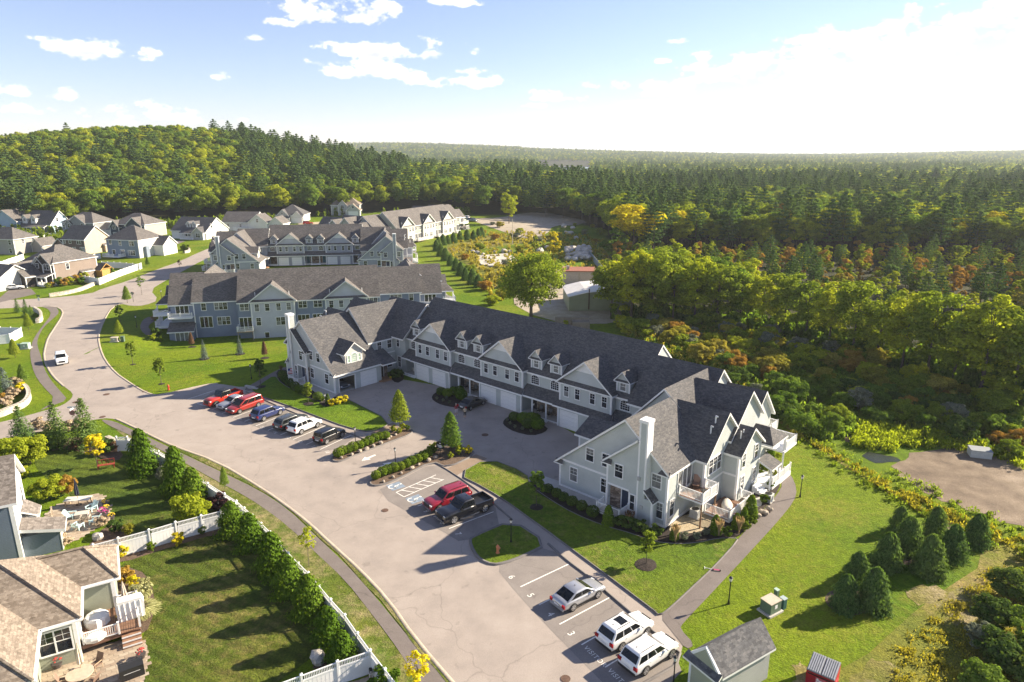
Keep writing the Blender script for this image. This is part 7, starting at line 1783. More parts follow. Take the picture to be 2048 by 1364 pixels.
for u, v in ((683, 918), (703, 912), (719, 906), (733, 901), (748, 895), (762, 889), (775, 880), (790, 872), (783, 876), (797, 866), (767, 966), (786, 957), (803, 949), (822, 940), (838, 932), (858, 924), (870, 918)):
 boulder('tan rock among the round bushes of the hedge islands', u + rnd.uniform(-2, 2), v, rnd.uniform(.22, .38), BOULD, 'rocks in the hedge islands', .1)
for (u, v, r) in ((1080, 505, 1.6), (1095, 498, 1.2), (945, 505, .9), (955, 508, 1.1), (966, 511, .9), (1008, 506, 1.4), (1020, 506, 1.0), (990, 505, .8), (1140, 470, 1.6), (1152, 478, 1.2), (1128, 455, 1.6), (1145, 458, 1.3), (1132, 466, .9)):
 boulder('pale rock lying in the weedy cleared lot', u, v, r, ROCKW, 'rocks in the cleared lot')
for k in range(70):
 u = rnd.uniform(1132, 1182); v = rnd.uniform(496, 522) + (1160 - u) * .05
 boulder('pale rock in the big rubble heap by the metal sheet fence', u, v, rnd.uniform(.7, 1.6), ROCKW, 'rubble heap rocks', rnd.uniform(0, .6))
for u, v in ((1530, 1030), (1522, 1028), (1514, 1035), (1538, 1022)):
 boulder('rounded rock in the bed by the curved path steps', u, v, .4, BOULD, 'rocks in the path bed', .1)
# ================================================================ VEGETATION
rg = np.random.default_rng(11)
def unit(n):
 v = rg.normal(size=(n, 3)); return v / np.linalg.norm(v, axis=1, keepdims=True)
def leaf_mesh(name, P, Nn, size, elong, mat, axis=None):
 """many small diamond leaves at points P, facing Nn"""
 n = len(P)
 Nn = Nn / (np.linalg.norm(Nn, axis=1, keepdims=True) + 1e-9)
 A = unit(n) if axis is None else axis
 T = A - Nn * np.sum(A * Nn, axis=1, keepdims=True); T /= (np.linalg.norm(T, axis=1, keepdims=True) + 1e-9)
 B = np.cross(Nn, T)
 s = (size * rg.uniform(.65, 1.3, n))[:, None]
 L, Wd = T * s * elong / 2, B * s / 2
 V = np.empty((n, 4, 3), np.float32)
 V[:, 0] = P - L; V[:, 1] = P + Wd + L * .15; V[:, 2] = P + L; V[:, 3] = P - Wd + L * .15
 V[:, 0] -= Nn * s * .12; V[:, 2] -= Nn * s * .12
 me = bpy.data.meshes.new(name)
 me.vertices.add(n * 4); me.vertices.foreach_set('co', V.ravel())
 me.loops.add(n * 4); me.loops.foreach_set('vertex_index', np.arange(n * 4, dtype=np.int32))
 me.polygons.add(n); me.polygons.foreach_set('loop_start', np.arange(0, n * 4, 4, dtype=np.int32))
 me.update(calc_edges=True)
 me.materials.append(mat)
 return me
def broad(H, cw, nb, npb, size, base=.28, flat=1.0):
 """points of a spreading crown made of many leaf clumps"""
 c = np.array([0, 0, H * (base + (1 - base) * .5)])
 rz, rx = H * (1 - base) * .5, cw / 2
 d = unit(nb); rad = rg.uniform(.35, .92, nb) ** .7
 C = c + d * rad[:, None] * np.array([rx * .86, rx * .86, rz * .86]) * rg.uniform(.85, 1.1, (nb, 1))
 C = C[C[:, 2] > H * base * .9]
 P, Nn = [], []
 for q in C:
  r = rg.uniform(.10, .19) * cw * .9
  k = int(npb * rg.uniform(.7, 1.3))
  u = unit(k); u[:, 2] = np.where(u[:, 2] < -.35, -u[:, 2], u[:, 2])
  P.append(q + u * (r * rg.uniform(.55, 1.08, k))[:, None] * np.array([1, 1, .72 * flat])); Nn.append(u + unit(k) * .55 + np.array([0, 0, .35]))
 return np.concatenate(P), np.concatenate(Nn), C
def pine_pts(H, cw, whorls, per, base=.22):
 P, Nn = [], []
 for w in range(whorls):
  t = w / (whorls - 1); z = H * (base + (1 - base) * t)
  Lm = cw / 2 * (min(1, .62 + 1.2 * t) * (1 - t ** 2.6) ** .8 * rg.uniform(.62, 1.12)) + .3
  nb = 6 if t < .8 else 4
  a0 = rg.uniform(0, 6.28)
  for b in range(nb):
   a = a0 + 6.28 * b / nb + rg.uniform(-.35, .35); Lb = Lm * rg.uniform(.6, 1.12)
   for f in (.45, .68, .9, 1.02):
    k = per
    cpt = np.array([math.cos(a) * Lb * f, math.sin(a) * Lb * f, z + Lb * f * .12 + rg.uniform(-.15, .25)])
    u = unit(k); P.append(cpt + u * np.array([.62, .62, .30]) * (H / 20) * (1.15 - .3 * f)); Nn.append(u * .7 + np.array([0, 0, .8]))
 k = per * 5; u = unit(k); P.append(np.array([0, 0, H * .985]) + u * np.array([.4, .4, .8])); Nn.append(u)
 return np.concatenate(P), np.concatenate(Nn)
def cone_pts(H, r, n, shape=1.0, bot=.02, rag=.18):
 t = rg.uniform(0, 1, n) ** 1.25 * (1 - bot) + bot
 rr = r * (1 - t ** 1.15) ** shape + .03
 a = rg.uniform(0, 6.283, n)
 lump = 1 + rag * np.sin(a * 5 + t * 17) * np.sin(t * 31 + a * 2) + rg.uniform(-rag, rag * .5, n)
 rr = rr * lump * rg.uniform(.72, 1.02, n)
 P = np.stack([np.cos(a) * rr, np.sin(a) * rr, t * H], 1)
 Nn = np.stack([np.cos(a), np.sin(a), np.full(n, .45)], 1) + unit(n) * .5
 return P, Nn
def ball_pts(rx, rz, n, zc, lump=.12):
 u = unit(n); k = 1 + lump * np.sin(u[:, 0] * 7 + 1) * np.sin(u[:, 1] * 6) * np.cos(u[:, 2] * 5) + rg.uniform(-.12, .04, n)
 P = u * k[:, None] * np.array([rx, rx, rz]) + np.array([0, 0, zc])
 m = P[:, 2] > .02
 return P[m], (u + unit(n) * .5 + np.array([0, 0, .25]))[m]
def trunk_mesh(name, H, r, C=None, mat=None, lean=.0):
 m = MB(); n = 6; z = 0; px, py = 0, 0
 for k in range(4):
  z1 = H * (k + 1) / 4; qx, qy = px + rnd.uniform(-lean, lean), py + rnd.uniform(-lean, lean)
  m.cyl((px, py, z - (.1 if k == 0 else 0)), (qx, qy, z1), r * (1 - .2 * k), r * (1 - .2 * (k + 1)), n); px, py, z = qx, qy, z1
 if C is not None:
  for q in C[:10]:
   b = H * rnd.uniform(.45, .85); m.cyl((0, 0, b), tuple(q), r * .35, r * .1, 5)
 return m.mesh(name, [mat or BARK])
LF_G = leafmat('leaf_green', (.115, .190, .034), (.155, .230, .040), (.200, .270, .046), .47, (1.3, 1.4, .55))
LF_O = leafmat('leaf_olive', (.175, .235, .030), (.225, .280, .036), (.285, .325, .042), .5, (1.35, 1.4, .55))
LF_Y = leafmat('leaf_yellow', (.55, .47, .02), (.66, .56, .025), (.60, .56, .05), .48, (1.15, 1.15, .45))
LF_YG = leafmat('leaf_yellow_green', (.27, .33, .03), (.34, .38, .034), (.42, .43, .038), .52, (1.35, 1.35, .55))
LF_R = leafmat('leaf_russet', (.36, .23, .05), (.42, .27, .055), (.34, .28, .05), .45, (1.3, 1.1, .6))
LF_P = leafmat('needle_dark', (.085, .145, .055), (.115, .180, .062), (.150, .210, .07), .36, (1.2, 1.3, .5))
LF_PL = leafmat('needle_mid', (.095, .165, .052), (.130, .200, .058), (.165, .230, .064), .38, (1.2, 1.3, .5))
LF_A = leafmat('arborvitae_green', (.080, .150, .016), (.110, .190, .020), (.150, .215, .026), .36)
LF_B = leafmat('boxwood_green', (.085, .140, .014), (.115, .175, .018), (.150, .195, .022), .3)
LF_D = leafmat('dark_shrub_green', (.060, .110, .026), (.088, .140, .032), (.115, .165, .038), .36)
LF_S = leafmat('silver_green', (.15, .175, .115), (.20, .22, .145), (.25, .26, .18), .34, (1.1, 1.1, .8))
LF_BS = leafmat('blue_spruce', (.10, .14, .12), (.13, .17, .145), (.16, .20, .17), .2, (1, 1, .8))
LF_PU = leafmat('purple_leaf', (.055, .028, .03), (.085, .04, .04), (.11, .06, .05), .25, (1, .9, .8))
LF_T = leafmat('tan_grass_blades', (.30, .22, .11), (.40, .30, .16), (.46, .35, .20), .35, (1.1, 1, .8))
LF_H = leafmat('hydrangea_cream', (.45, .36, .24), (.52, .42, .30), (.38, .33, .16), .3, (1.1, 1, .8))
LF_V = leafmat('variegated', (.26, .28, .10), (.36, .36, .15), (.46, .45, .24), .35, (1.1, 1.1, .7))
LF_W = leafmat('weed_yellow', (.22, .235, .03), (.32, .30, .05), (.38, .34, .08), .45)
LF_BR = leafmat('brown_leaf', (.15, .09, .055), (.20, .12, .07), (.17, .13, .06), .3, (1.1, 1, .8))
_mesh = {}
def crown(kind, mat, var=0):
 k = (kind, mat.name, var)
 if k in _mesh: return _mesh[k]
 base = (kind, var)
 if base not in _mesh:
  if kind == 'broad': P, Nn, C = broad(16, 11.5, 46, 165, .5); me = leaf_mesh('crown', P, Nn, .36, 1.35, mat); tr = trunk_mesh('trunk', 10.5, .26, C)
  elif kind == 'tall': P, Nn, C = broad(17, 9.5, 56, 125, .5, .03); me = leaf_mesh('crown', P, Nn, .32, 1.35, mat); tr = trunk_mesh('trunk', 12, .24, C)
  elif kind == 'maple': P, Nn, C = broad(14.6, 17, 95, 170, .5, .10); me = leaf_mesh('crown', P, Nn, .34, 1.3, mat); tr = trunk_mesh('trunk', 9, .45, C)
  elif kind == 'pine': P, Nn = pine_pts(20, 9.5, 12, 19, .28); me = leaf_mesh('crown', P, Nn, .34, 2.0, mat); tr = trunk_mesh('trunk', 19.5, .24)
  elif kind == 'scrub': P, Nn, C = broad(7, 4.0, 26, 120, .5, .06); me = leaf_mesh('crown', P, Nn, .22, 1.5, mat); tr = trunk_mesh('trunk', 4.5, .09, C)
  elif kind == 'farbroad': P, Nn, C = broad(16, 11.5, 26, 20, .5); me = leaf_mesh('crown', P, Nn, 1.25, 1.2, mat); tr = trunk_mesh('trunk', 10, .25)
  elif kind == 'farpine': P, Nn = pine_pts(19, 9.5, 8, 3, .3); me = leaf_mesh('crown', P, Nn, 1.05, 1.5, mat); tr = trunk_mesh('trunk', 18, .22)
  elif kind == 'street': P, Nn, C = broad(5, 2.5, 34, 75, .5, .24); me = leaf_mesh('crown', P, Nn, .15, 1.5, mat); tr = trunk_mesh('trunk', 3.4, .055, C)
  elif kind == 'pear': P, Nn = cone_pts(3.9, 1.25, 3600, .62, .02, .22); P[:, 2] += 1.15; me = leaf_mesh('crown', P, Nn, .14, 1.5, mat); tr = trunk_mesh('trunk', 4.2, .06)
  elif kind == 'sparse': P, Nn, C = broad(4.5, 2.2, 24, 22, .5, .25); me = leaf_mesh('crown', P, Nn, .14, 1.7, mat); tr = trunk_mesh('trunk', 3.6, .04, C)
  elif kind == 'arb': P, Nn = cone_pts(4, 1.4, 6000, .50, .01, .34); me = leaf_mesh('crown', P, Nn, .135, 1.7, mat, unit(len(P)) * .5 + np.array([0, 0, 1.])); tr = trunk_mesh('trunk', 3, .07)
  elif kind == 'spruce': P, Nn = spruce_pts(6.5, 2.3); me = leaf_mesh('crown', P, Nn, .16, 2.2, mat); tr = trunk_mesh('trunk', 6.3, .09)
  elif kind == 'ypine': P, Nn = cone_pts(3.9, 1.6, 5600, .50, .01, .3); me = leaf_mesh('crown', P, Nn, .13, 2.4, mat, unit(len(P)) * .6 + np.array([0, 0, .9])); tr = trunk_mesh('trunk', 3, .06)
  elif kind == 'topiary': P, Nn = cone_pts(1.6, .42, 1500, .45, .01, .08); me = leaf_mesh('crown', P, Nn, .085, 1.6, mat); tr = None
  elif kind == 'box': P, Nn = ball_pts(.5, .46, 900, .45, .06); me = leaf_mesh('foliage', P, Nn, .085, 1.4, mat); tr = None
  elif kind == 'shrub': P, Nn, C = broad(1.6, 1.9, 26, 90, .5, .0); me = leaf_mesh('foliage', P, Nn, .12, 1.6, mat); tr = trunk_mesh('stems', .8, .03, C)
  elif kind == 'bigshrub': P, Nn, C = broad(3.4, 4.0, 36, 150, .5, .0); me = leaf_mesh('foliage', P, Nn, .15, 1.7, mat); tr = trunk_mesh('stems', 1.8, .05, C)
  elif kind == 'plume':
   n = 420; a = rg.uniform(0, 6.28, n); q = rg.uniform(.15, 1, n); P = np.stack([np.cos(a) * .34 * q * q, np.sin(a) * .34 * q * q, .1 + q * 1.25], 1); ax = np.stack([np.cos(a) * .3, np.sin(a) * .3, np.ones(n)], 1); Nn = np.stack([np.cos(a), np.sin(a), np.zeros(n)], 1) + unit(n) * .4
   me = leaf_mesh('blades', P, Nn, .055, 6.5, mat, ax); tr = None
  elif kind == 'fountain':
   n = 900; a = rg.uniform(0, 6.28, n); q = rg.uniform(.05, 1, n); P = np.stack([np.cos(a) * .95 * q, np.sin(a) * .95 * q, .12 + .95 * np.sin(q * 2.4) * .8], 1); ax = np.stack([np.cos(a), np.sin(a), 1.3 - 2.4 * q], 1); Nn = np.stack([np.cos(a) * .3, np.sin(a) * .3, np.ones(n)], 1) + unit(n) * .3
   me = leaf_mesh('blades', P, Nn, .055, 7, mat, ax); tr = None
  _mesh[base] = (me, tr)
  _mesh[k] = (me, tr)
  return _mesh[k]
 me0, tr = _mesh[base]
 me = me0.copy(); me.materials.clear(); me.materials.append(mat)
 _mesh[k] = (me, tr)
 return _mesh[k]
def spruce_pts(H, r):
 P, Nn = [], []
 for w in range(22):
  t = w / 21; z = H * (.05 + .93 * t); Lm = r * (1 - t) ** .85 + .12; nb = 9 if t < .6 else 6
  for b in range(nb):
   a = 6.28 * b / nb + w * .7 + rg.uniform(-.2, .2); Lb = Lm * rg.uniform(.75, 1.1)
   k = int(26 * max(.35, 1 - t)); f = rg.uniform(.15, 1, k); sp = rg.normal(0, .10 + .05 * Lb, (k, 3)) * np.array([1, 1, .5])
   P.append(np.stack([np.cos(a) * Lb * f, np.sin(a) * Lb * f, z - .12 * Lb * f + .1 * f * f * Lb], 1) + sp); Nn.append(unit(k) * .6 + np.array([math.cos(a) * .3, math.sin(a) * .3, .8]))
 return np.concatenate(P), np.concatenate(Nn)
NOM = {'broad': 16, 'tall': 17, 'maple': 14.6, 'pine': 20, 'scrub': 7, 'farbroad': 16, 'farpine': 19, 'street': 5, 'pear': 5, 'sparse': 4.5, 'arb': 4, 'spruce': 6.5, 'ypine': 3.8, 'topiary': 1.6, 'box': .92, 'shrub': 1.6, 'bigshrub': 3.4, 'plume': 1.4, 'fountain': 1.1}
def plant(name, label, cat, p, kind, H, mat, group=None, wide=1.0, var=0, sink=0.0):
 c, t = crown(kind, mat, var)
 s = H / NOM[kind]
 if t is None:
  o = link(name, c, None, (p.x, p.y, p.z - sink), rnd.uniform(0, 6.28), (s * wide, s * wide, s))
  return tag(o, label, cat, group)
 T = thing(name, label, cat, (p.x, p.y, p.z - sink), rnd.uniform(0, 6.28), group, (s * wide, s * wide, s))
 link('trunk' if t.name.startswith('trunk') else 'stems', t, T); link('crown' if c.name.startswith('crown') else 'foliage', c, T)
 return T
def mulch_ring(p, r, mat=MULCH, z=0.13):
 m = MB(); n = 12; m.add([(p.x + r * math.cos(i * 6.283 / n) * rnd.uniform(.9, 1.1), p.y + r * math.sin(i * 6.283 / n) * rnd.uniform(.9, 1.1), p.z + z) for i in range(n)] + [(p.x, p.y, p.z + z + .12)], [(i, (i + 1) % n, n) for i in range(n)])
 m.obj('mulch_ring', mat)['kind'] = 'structure'
def hz(u, v, vt):   # height of something standing at ground pixel (u, v) with its top at row vt
 p = at(u, v); y = (vt - 682) / FPX
 return CAMZ - (p.y * SP + y * p.y * CP) / (CP - y * SP) - p.z
def tr(label, u, v, vt, kind, mat, name='young_tree', cat='tree', wide=1.0, ring=0, group=None, var=0, z=0.0, rm=None):
 H = hz(u, v, vt); p = at(u, v) + Vector((0, 0, z))
 if ring: mulch_ring(p, ring, rm or MULCH, .02)
 return plant(name, label, cat, p, kind, H, mat, group, wide, var)
tr('upright pear tree in the upper hedge island by the courtyard mouth', 800, 857, 782, 'pear', LF_O, z=.1); tr('upright pear tree above the black notice sign', 902, 906, 826, 'pear', LF_G, z=.1)
tr('small tree with a dark mulch ring on the shaded lawn by the hedge bed', 1073, 1016, 940, 'street', LF_G, ring=.7, z=.11); tr('small tree with a round mulch ring on the front lawn of the right gable', 1292, 1131, 1056, 'street', LF_O, ring=1.0, z=.11, var=1)
tr('small tree with mulch ring on the lawn in front of the open garage', 617, 809, 762, 'street', LF_O, ring=.75, z=.11, var=1); tr('dark shaded tree by the footpath behind the red pickup', 522, 775, 716, 'street', LF_D, ring=.75, z=.11)
tr('sapling on the verge between white fence and footpath', 450, 977, 934, 'pear', LF_G, wide=.75); tr('sparse yellow sapling on the verge beside the arborvitae row', 618, 1133, 1048, 'sparse', LF_YG, wide=.9)
tr('yellow and orange sapling at the bottom edge by the footpath', 838, 1392, 1290, 'sparse', LF_Y, wide=1.1, var=1)
for lb, u, v, vt, k, m_ in (('sapling with mulch ring on the lawn above the red hydrant', 323, 768, 712, 'street', LF_O), ('sapling with mulch ring nearest the road bend', 266, 729, 679, 'street', LF_O), ('slim dark sapling in the shade left of the blue row', 241, 645, 607, 'street', LF_D),
  ('slim sapling by the utility boxes on the mown lawn', 239, 672, 640, 'pear', LF_O), ('sapling beside the stop sign', 255, 606, 572, 'pear', LF_G), ('thin sapling on the far parking island', 284, 590, 548, 'sparse', LF_G),
  ('sapling on the grass by the pale green transformer', 31, 716, 678, 'pear', LF_O), ('small dark sapling above the curved stone wall', 48, 768, 728, 'pear', LF_G), ('thin young tree below the three spruces', 58, 660, 626, 'pear', LF_O),
  ('small sapling on the corner lawn by the steel blue house', 296, 533, 514, 'pear', LF_G), ('thin bare sapling beside the far road', 360, 540, 517, 'sparse', LF_BR), ('sapling behind the curving white fence', 227, 556, 535, 'pear', LF_G)):
 tr(lb, u, v, vt, k, m_, ring=.5 if 'mulch' in lb else 0)
for lb, u, v, vt in (('blue spruce with a mulch ring on the mown yard, left one', 409, 718, 679), ('blue spruce with a mulch ring under the pale gable, right one', 480, 708, 672)):
 tr(lb, u, v, vt, 'spruce', LF_BS, 'blue_spruce', 'spruce', .62, ring=.9)
for lb, u, v, vt in (('small brown leaved tree under the blue row deck', 384, 694, 664), ('small brown leaved tree near the white chimney', 530, 716, 682)):
 tr(lb, u, v, vt, 'pear', LF_BR, 'young_tree', 'tree', .7, ring=.8)
for lb, u, v, vt, w in (('tall spruce at the left beside the side road', 46, 880, 812, 1.05), ('middle spruce of the tall three by the side road', 118, 893, 803, .9), ('right hand spruce of the tall three, next to the footpath start', 176, 893, 797, 1.0)):
 tr(lb, u, v, vt, 'spruce', LF_PL, 'spruce_tree', 'spruce', w)
for lb, u, v, vt, w in (('young spruce left of the short curved stone wall', 36, 625, 597, .8), ('tallest young spruce by the short curved stone wall', 54, 634, 598, .8), ('low young spruce by the short curved stone wall', 63, 632, 610, .9), ('blue grey spruce behind the pale curved stone wall', 14, 792, 735, .95), ('green spruce at the far left behind the pale curved wall', -4, 798, 752, 1.0)):
 tr(lb, u, v, vt, 'spruce', LF_BS if 'blue' in lb else LF_PL, 'spruce_tree', 'spruce', w)
for i, (lb, u, v, vt, w) in enumerate((('arborvitae in the fence corner below the purple bush', 466, 1068, 1003, 1.15), ('second arborvitae from the fence corner', 502, 1093, 1026, 1.15), ('third arborvitae along the white fence', 547, 1144, 1065, 1.1), ('fourth arborvitae along the white fence', 578, 1184, 1110, 1.1),
  ('fifth arborvitae, beside the brown mulch point', 620, 1229, 1150, 1.12), ('sixth arborvitae, above the big white boulder', 658, 1290, 1214, 1.1), ('last arborvitae, at the bottom fence', 686, 1330, 1262, 1.15), ('arborvitae standing alone by the roadside fence in the patio garden', 288, 945, 858, .85),
  ('tall arborvitae behind the silver bush in the patio garden', 356, 985, 893, .8), ('broad arborvitae at the end of the patio garden', 388, 1003, 935, 1.05))):
 tr(lb, u, v, vt, 'arb', LF_A, 'arborvitae', 'arborvitae', w, group='arborvitae along the white fence', var=i % 2)
for lb, u, v, H, k, m_, w in (('wide yellow green tree at the left edge behind the blue grey house', 20, 935, 4.2, 'bigshrub', LF_YG, 1.1), ('olive rounded tree beside the blue grey house gable', 62, 928, 4.0, 'bigshrub', LF_YG, .95), ('bright yellow tree over the red bench', 195, 932, 4.3, 'street', LF_Y, 1.25),
  ('large golden green shrub beside the patio landing', 100, 1000, 3.0, 'bigshrub', LF_YG, 1.0), ('russet edged shrub right of the golden patio shrub', 138, 990, 2.6, 'bigshrub', LF_R, .7), ('rounded olive willow shrub above the dividing fence', 382, 1043, 3.4, 'bigshrub', LF_YG, 1.0),
  ('purple leaved bush at the fence corner', 440, 1022, 2.0, 'shrub', LF_PU, 1.2), ('feathery silver green bush between arborvitae', 330, 965, 2.4, 'bigshrub', LF_S, .62), ('low yellow bush by the patio landing', 48, 955, 1.4, 'shrub', LF_YG, 1.0),
  ('yellow mounded shrub at the cottage end of the dividing fence', 244, 1115, 1.35, 'shrub', LF_Y, .8), ('small green shrub on the mulch below the dividing fence', 303, 1102, 1.0, 'shrub', LF_B, .8), ('yellow mounded shrub in the middle of the dividing fence', 358, 1090, 1.4, 'shrub', LF_Y, .8),
  ('small dark shrub on the mulch near the fence corner', 405, 1068, .9, 'shrub', LF_D, .9), ('brown twiggy bush beside the deck', 250, 1165, 1.6, 'shrub', LF_R, .9), ('yellow flowered mound beside the deck corner', 268, 1172, 1.1, 'shrub', LF_Y, .8),
  ('large cream variegated shrub by the deck', 283, 1205, 1.7, 'shrub', LF_V, 1.1), ('pale variegated shrub at the mulch edge', 290, 1180, 1.2, 'shrub', LF_V, .9), ('dry golden bush along the dividing fence near the cottage', 258, 1068, 1.3, 'bigshrub', LF_W, .8), ('dark green bush beside the tan boulder', 233, 1064, 1.4, 'shrub', LF_D, 1.0),
  ('pale rose bush below the patio', 205, 1052, 1.1, 'shrub', LF_H, 1.1), ('pink cream bush against the covered entry', 128, 1092, 1.2, 'shrub', LF_H, 1.2), ('dark shrub in the shade below the tall spruces', 215, 905, 1.8, 'shrub', LF_D, 1.1), ('tan bush in the shade below the middle spruce', 150, 900, 1.2, 'shrub', LF_BR, 1.3),
  ('deep green mass of shrubs under the left spruce', 90, 898, 1.9, 'bigshrub', LF_D, 1.0), ('brown bush by the head of the roadside fence', 232, 900, 1.3, 'shrub', LF_BR, 1.0), ('leafy green shrub behind the bottom fence and dog', 770, 1385, 2.0, 'shrub', LF_A, 1.0)):
 plant('shrub', lb, 'shrub', at(u, v), k, H, m_, None, w)
plant('ornamental_grass', 'arching variegated grass at the deck steps', 'grass clump', at(284, 1236), 'fountain', 1.2, LF_V, None, 1.3)
for lb, u, v, m_ in (('cream hydrangea between the left and middle spruces', 78, 858, LF_H), ('cream hydrangea below the street name sign', 140, 862, LF_H), ('cream hydrangea beside the right hand spruce', 160, 858, LF_H), ('cream hydrangea left of the middle spruce', 100, 866, LF_H),
  ('cream hydrangea at the top of the curved wall bed', 33, 772, LF_H), ('golden hydrangea in the curved wall bed', 40, 785, LF_Y), ('orange hydrangea at the left edge behind the curved wall', 5, 808, LF_R), ('cream hydrangea in the middle of the curved wall bed', 25, 795, LF_H), ('orange hydrangea beside the green spruce at the far left', 15, 812, LF_H)):
 plant('hydrangea', lb, 'shrub', at(u, v), 'shrub', 1.7, m_, 'hydrangeas behind the stone walls', 1.1)
LOWB = [(752.4, 959), (765, 953), (775.5, 948.5), (788, 945), (801.6, 941), (813.5, 936), (823.7, 931), (835.5, 926), (846, 921), (856, 915)]
UPB = [(677.5, 914.5), (685.5, 910), (696, 907), (706, 903), (719, 899), (730, 893.5), (739, 890), (750, 884.5), (760.5, 881), (771, 878.7)]
ORD = ['first', 'second', 'third', 'fourth', 'fifth', 'sixth', 'seventh', 'eighth', 'ninth', 'tenth']
for nm, L_ in (('lower', LOWB), ('upper', UPB)):
 for i, (u, v) in enumerate(L_):
  plant('boxwood', '%s round clipped bush from the road in the %s hedge island' % (ORD[i], nm), 'bush', at(u, v) + Vector((0, 0, .1)), 'box', rnd.uniform(.98, 1.15), LF_B, 'round bushes of the hedge islands', rnd.uniform(1, 1.12))
for lb, u, v, H, m_ in (('yellow green bush behind the pear tree of the lower island', 868, 903, 1.2, LF_YG), ('bushy green shrub left of the notice sign', 864, 910, 1.3, LF_B), ('light green bush under the lower pear tree', 905, 897, 1.3, LF_YG), ('rounded lime bush right of the lower pear tree', 918, 910, 1.3, LF_YG),
  ('small lime bush in front of the notice sign', 901, 918, .8, LF_YG), ('bright yellow bush at the tip of the lower island', 937, 909, 1.15, LF_Y), ('lime bush left of the upper pear tree', 787, 865, 1.0, LF_YG), ('lime bush right of the upper pear tree', 806, 860, .95, LF_YG), ('small bush at the tip of the upper island', 815, 862, .8, LF_B), ('lime bush in front of the upper pear tree', 799, 868, .8, LF_YG)):
 plant('shrub', lb, 'shrub', at(u, v) + Vector((0, 0, .1)), 'shrub', H, m_, None, .85)
for lb, u, v, H, m_, k in (('round dark bush at the left of the first courtyard bed', 882, 790, 1.2, LF_D, 'box'), ('round green bush in the first courtyard bed, second from left', 895, 794, 1.3, LF_A, 'box'), ('round green bush behind the first courtyard bed', 908, 790, 1.3, LF_A, 'box'), ('round green bush in front of the porch, first courtyard bed', 923, 799, 1.5, LF_A, 'box'), ('round green bush at the back of the first bed', 919, 789, 1.3, LF_A, 'box'),
  ('round dark bush at the left of the second courtyard bed', 1028, 841, 1.2, LF_D, 'box'), ('round green bush second in the second courtyard bed', 1047, 846, 1.5, LF_A, 'box'), ('round green bush in the middle of the second bed', 1062, 846, 1.5, LF_A, 'box'), ('round green bush at the right of the second bed', 1075, 858, 1.6, LF_A, 'box'), ('round green bush at the back of the second bed', 1070, 845, 1.3, LF_A, 'box'), ('round dark green bush front of the second bed', 1055, 856, 1.3, LF_D, 'box')):
 plant('round_bush', lb, 'bush', at(u, v) + Vector((0, 0, .05)), k, H, m_, 'bushes in the courtyard beds', 1.1)
plant('shrub', 'large dark leafy shrub in the inner corner of the court', 'shrub', at(793, 757), 'bigshrub', 2.0, LF_D, None, 1.0)
for i, (u, v) in enumerate(((874, 800), (887, 804), (899, 808), (893, 799), (1014, 843), (1020, 850), (1030, 857), (1045, 861), (1062, 866), (1024, 839))):
 plant('low_plant', 'small dry tuft on the dark mulch of the courtyard beds', 'plant', at(u, v) + Vector((0, 0, .05)), 'shrub', .55, LF_S, 'small tufts on the courtyard mulch', .8)
plant('yellow_shrub', 'bright yellow shrub clump by the garage corner, left mound', 'shrub', at(664, 812), 'shrub', 1.2, LF_Y, None, .95); plant('yellow_shrub', 'bright yellow shrub clump by the garage corner, middle mound', 'shrub', at(676, 809), 'shrub', 1.3, LF_Y, None, .95); plant('yellow_shrub', 'bright yellow shrub clump by the garage corner, right mound', 'shrub', at(689, 805), 'shrub', 1.25, LF_Y, None, .95)
plant('clipped_shrub', 'small dark cone shrub beside the yellow clump', 'shrub', at(656, 808), 'topiary', 1.6, LF_D); plant('shrub', 'small green bush beside the lamp by the garage', 'shrub', at(644, 803), 'shrub', .9, LF_B)
for i, (u, v, m_) in enumerate(((566, 757, LF_D), (572, 766, LF_D), (580, 773, LF_D), (590, 780, LF_D), (600, 787, LF_A), (563, 748, LF_BR), (612, 790, LF_D), (636, 801, LF_D))):
 plant('foundation_shrub', ('%s shrub from the left along the wall of the left end wing' % ORD[i]), 'shrub', at(u, v) + Vector((0, 0, .1)), 'box' if m_ is not LF_BR else 'plume', 1.25, m_, 'shrubs along the left end wing', 1.1)
for i, (u, v, H, m_, k) in enumerate(((1096, 986, .95, LF_D, 'box'), (1113, 995, .95, LF_D, 'box'), (1127, 1003, .95, LF_D, 'box'), (1144, 1012, 1.0, LF_D, 'box'), (1163, 1021, 1.0, LF_D, 'box'), (1185, 1034, 1.1, LF_D, 'box'), (1235, 1052, 1.1, LF_D, 'shrub'), (1256, 1058, 1.5, LF_D, 'shrub'), (1278, 1066, 1.4, LF_D, 'shrub'), (1310, 1076, 1.3, LF_D, 'shrub'))):
 plant('foundation_shrub', '%s dark shrub from the left along the right gable wall' % ORD[i], 'shrub', at(u, v) + Vector((0, 0, .12)), k, H, m_, 'dark shrubs along the right end wing', 1.1)
for lb, u, v, H in (('clipped cone shrub in front of the white porch railing', 1216, 1050, 2.0), ('clipped cone shrub left of the gravel pad', 1348, 1080, 1.5), ('clipped cone shrub below the lower deck, left', 1430, 1068, 1.9), ('clipped cone shrub below the lower deck, middle', 1472, 1058, 1.6), ('clipped cone shrub by the lower deck corner', 1487, 1044, 1.5), ('tallest clipped cone shrub by the path', 1500, 1034, 2.3), ('narrow cone shrub at the far end of the curved path', 1540, 915, 1.7)):
 plant('clipped_shrub', lb, 'shrub', at(u, v) + Vector((0, 0, .12)), 'topiary', H, LF_A, 'clipped cone shrubs by the decks', 1.15)
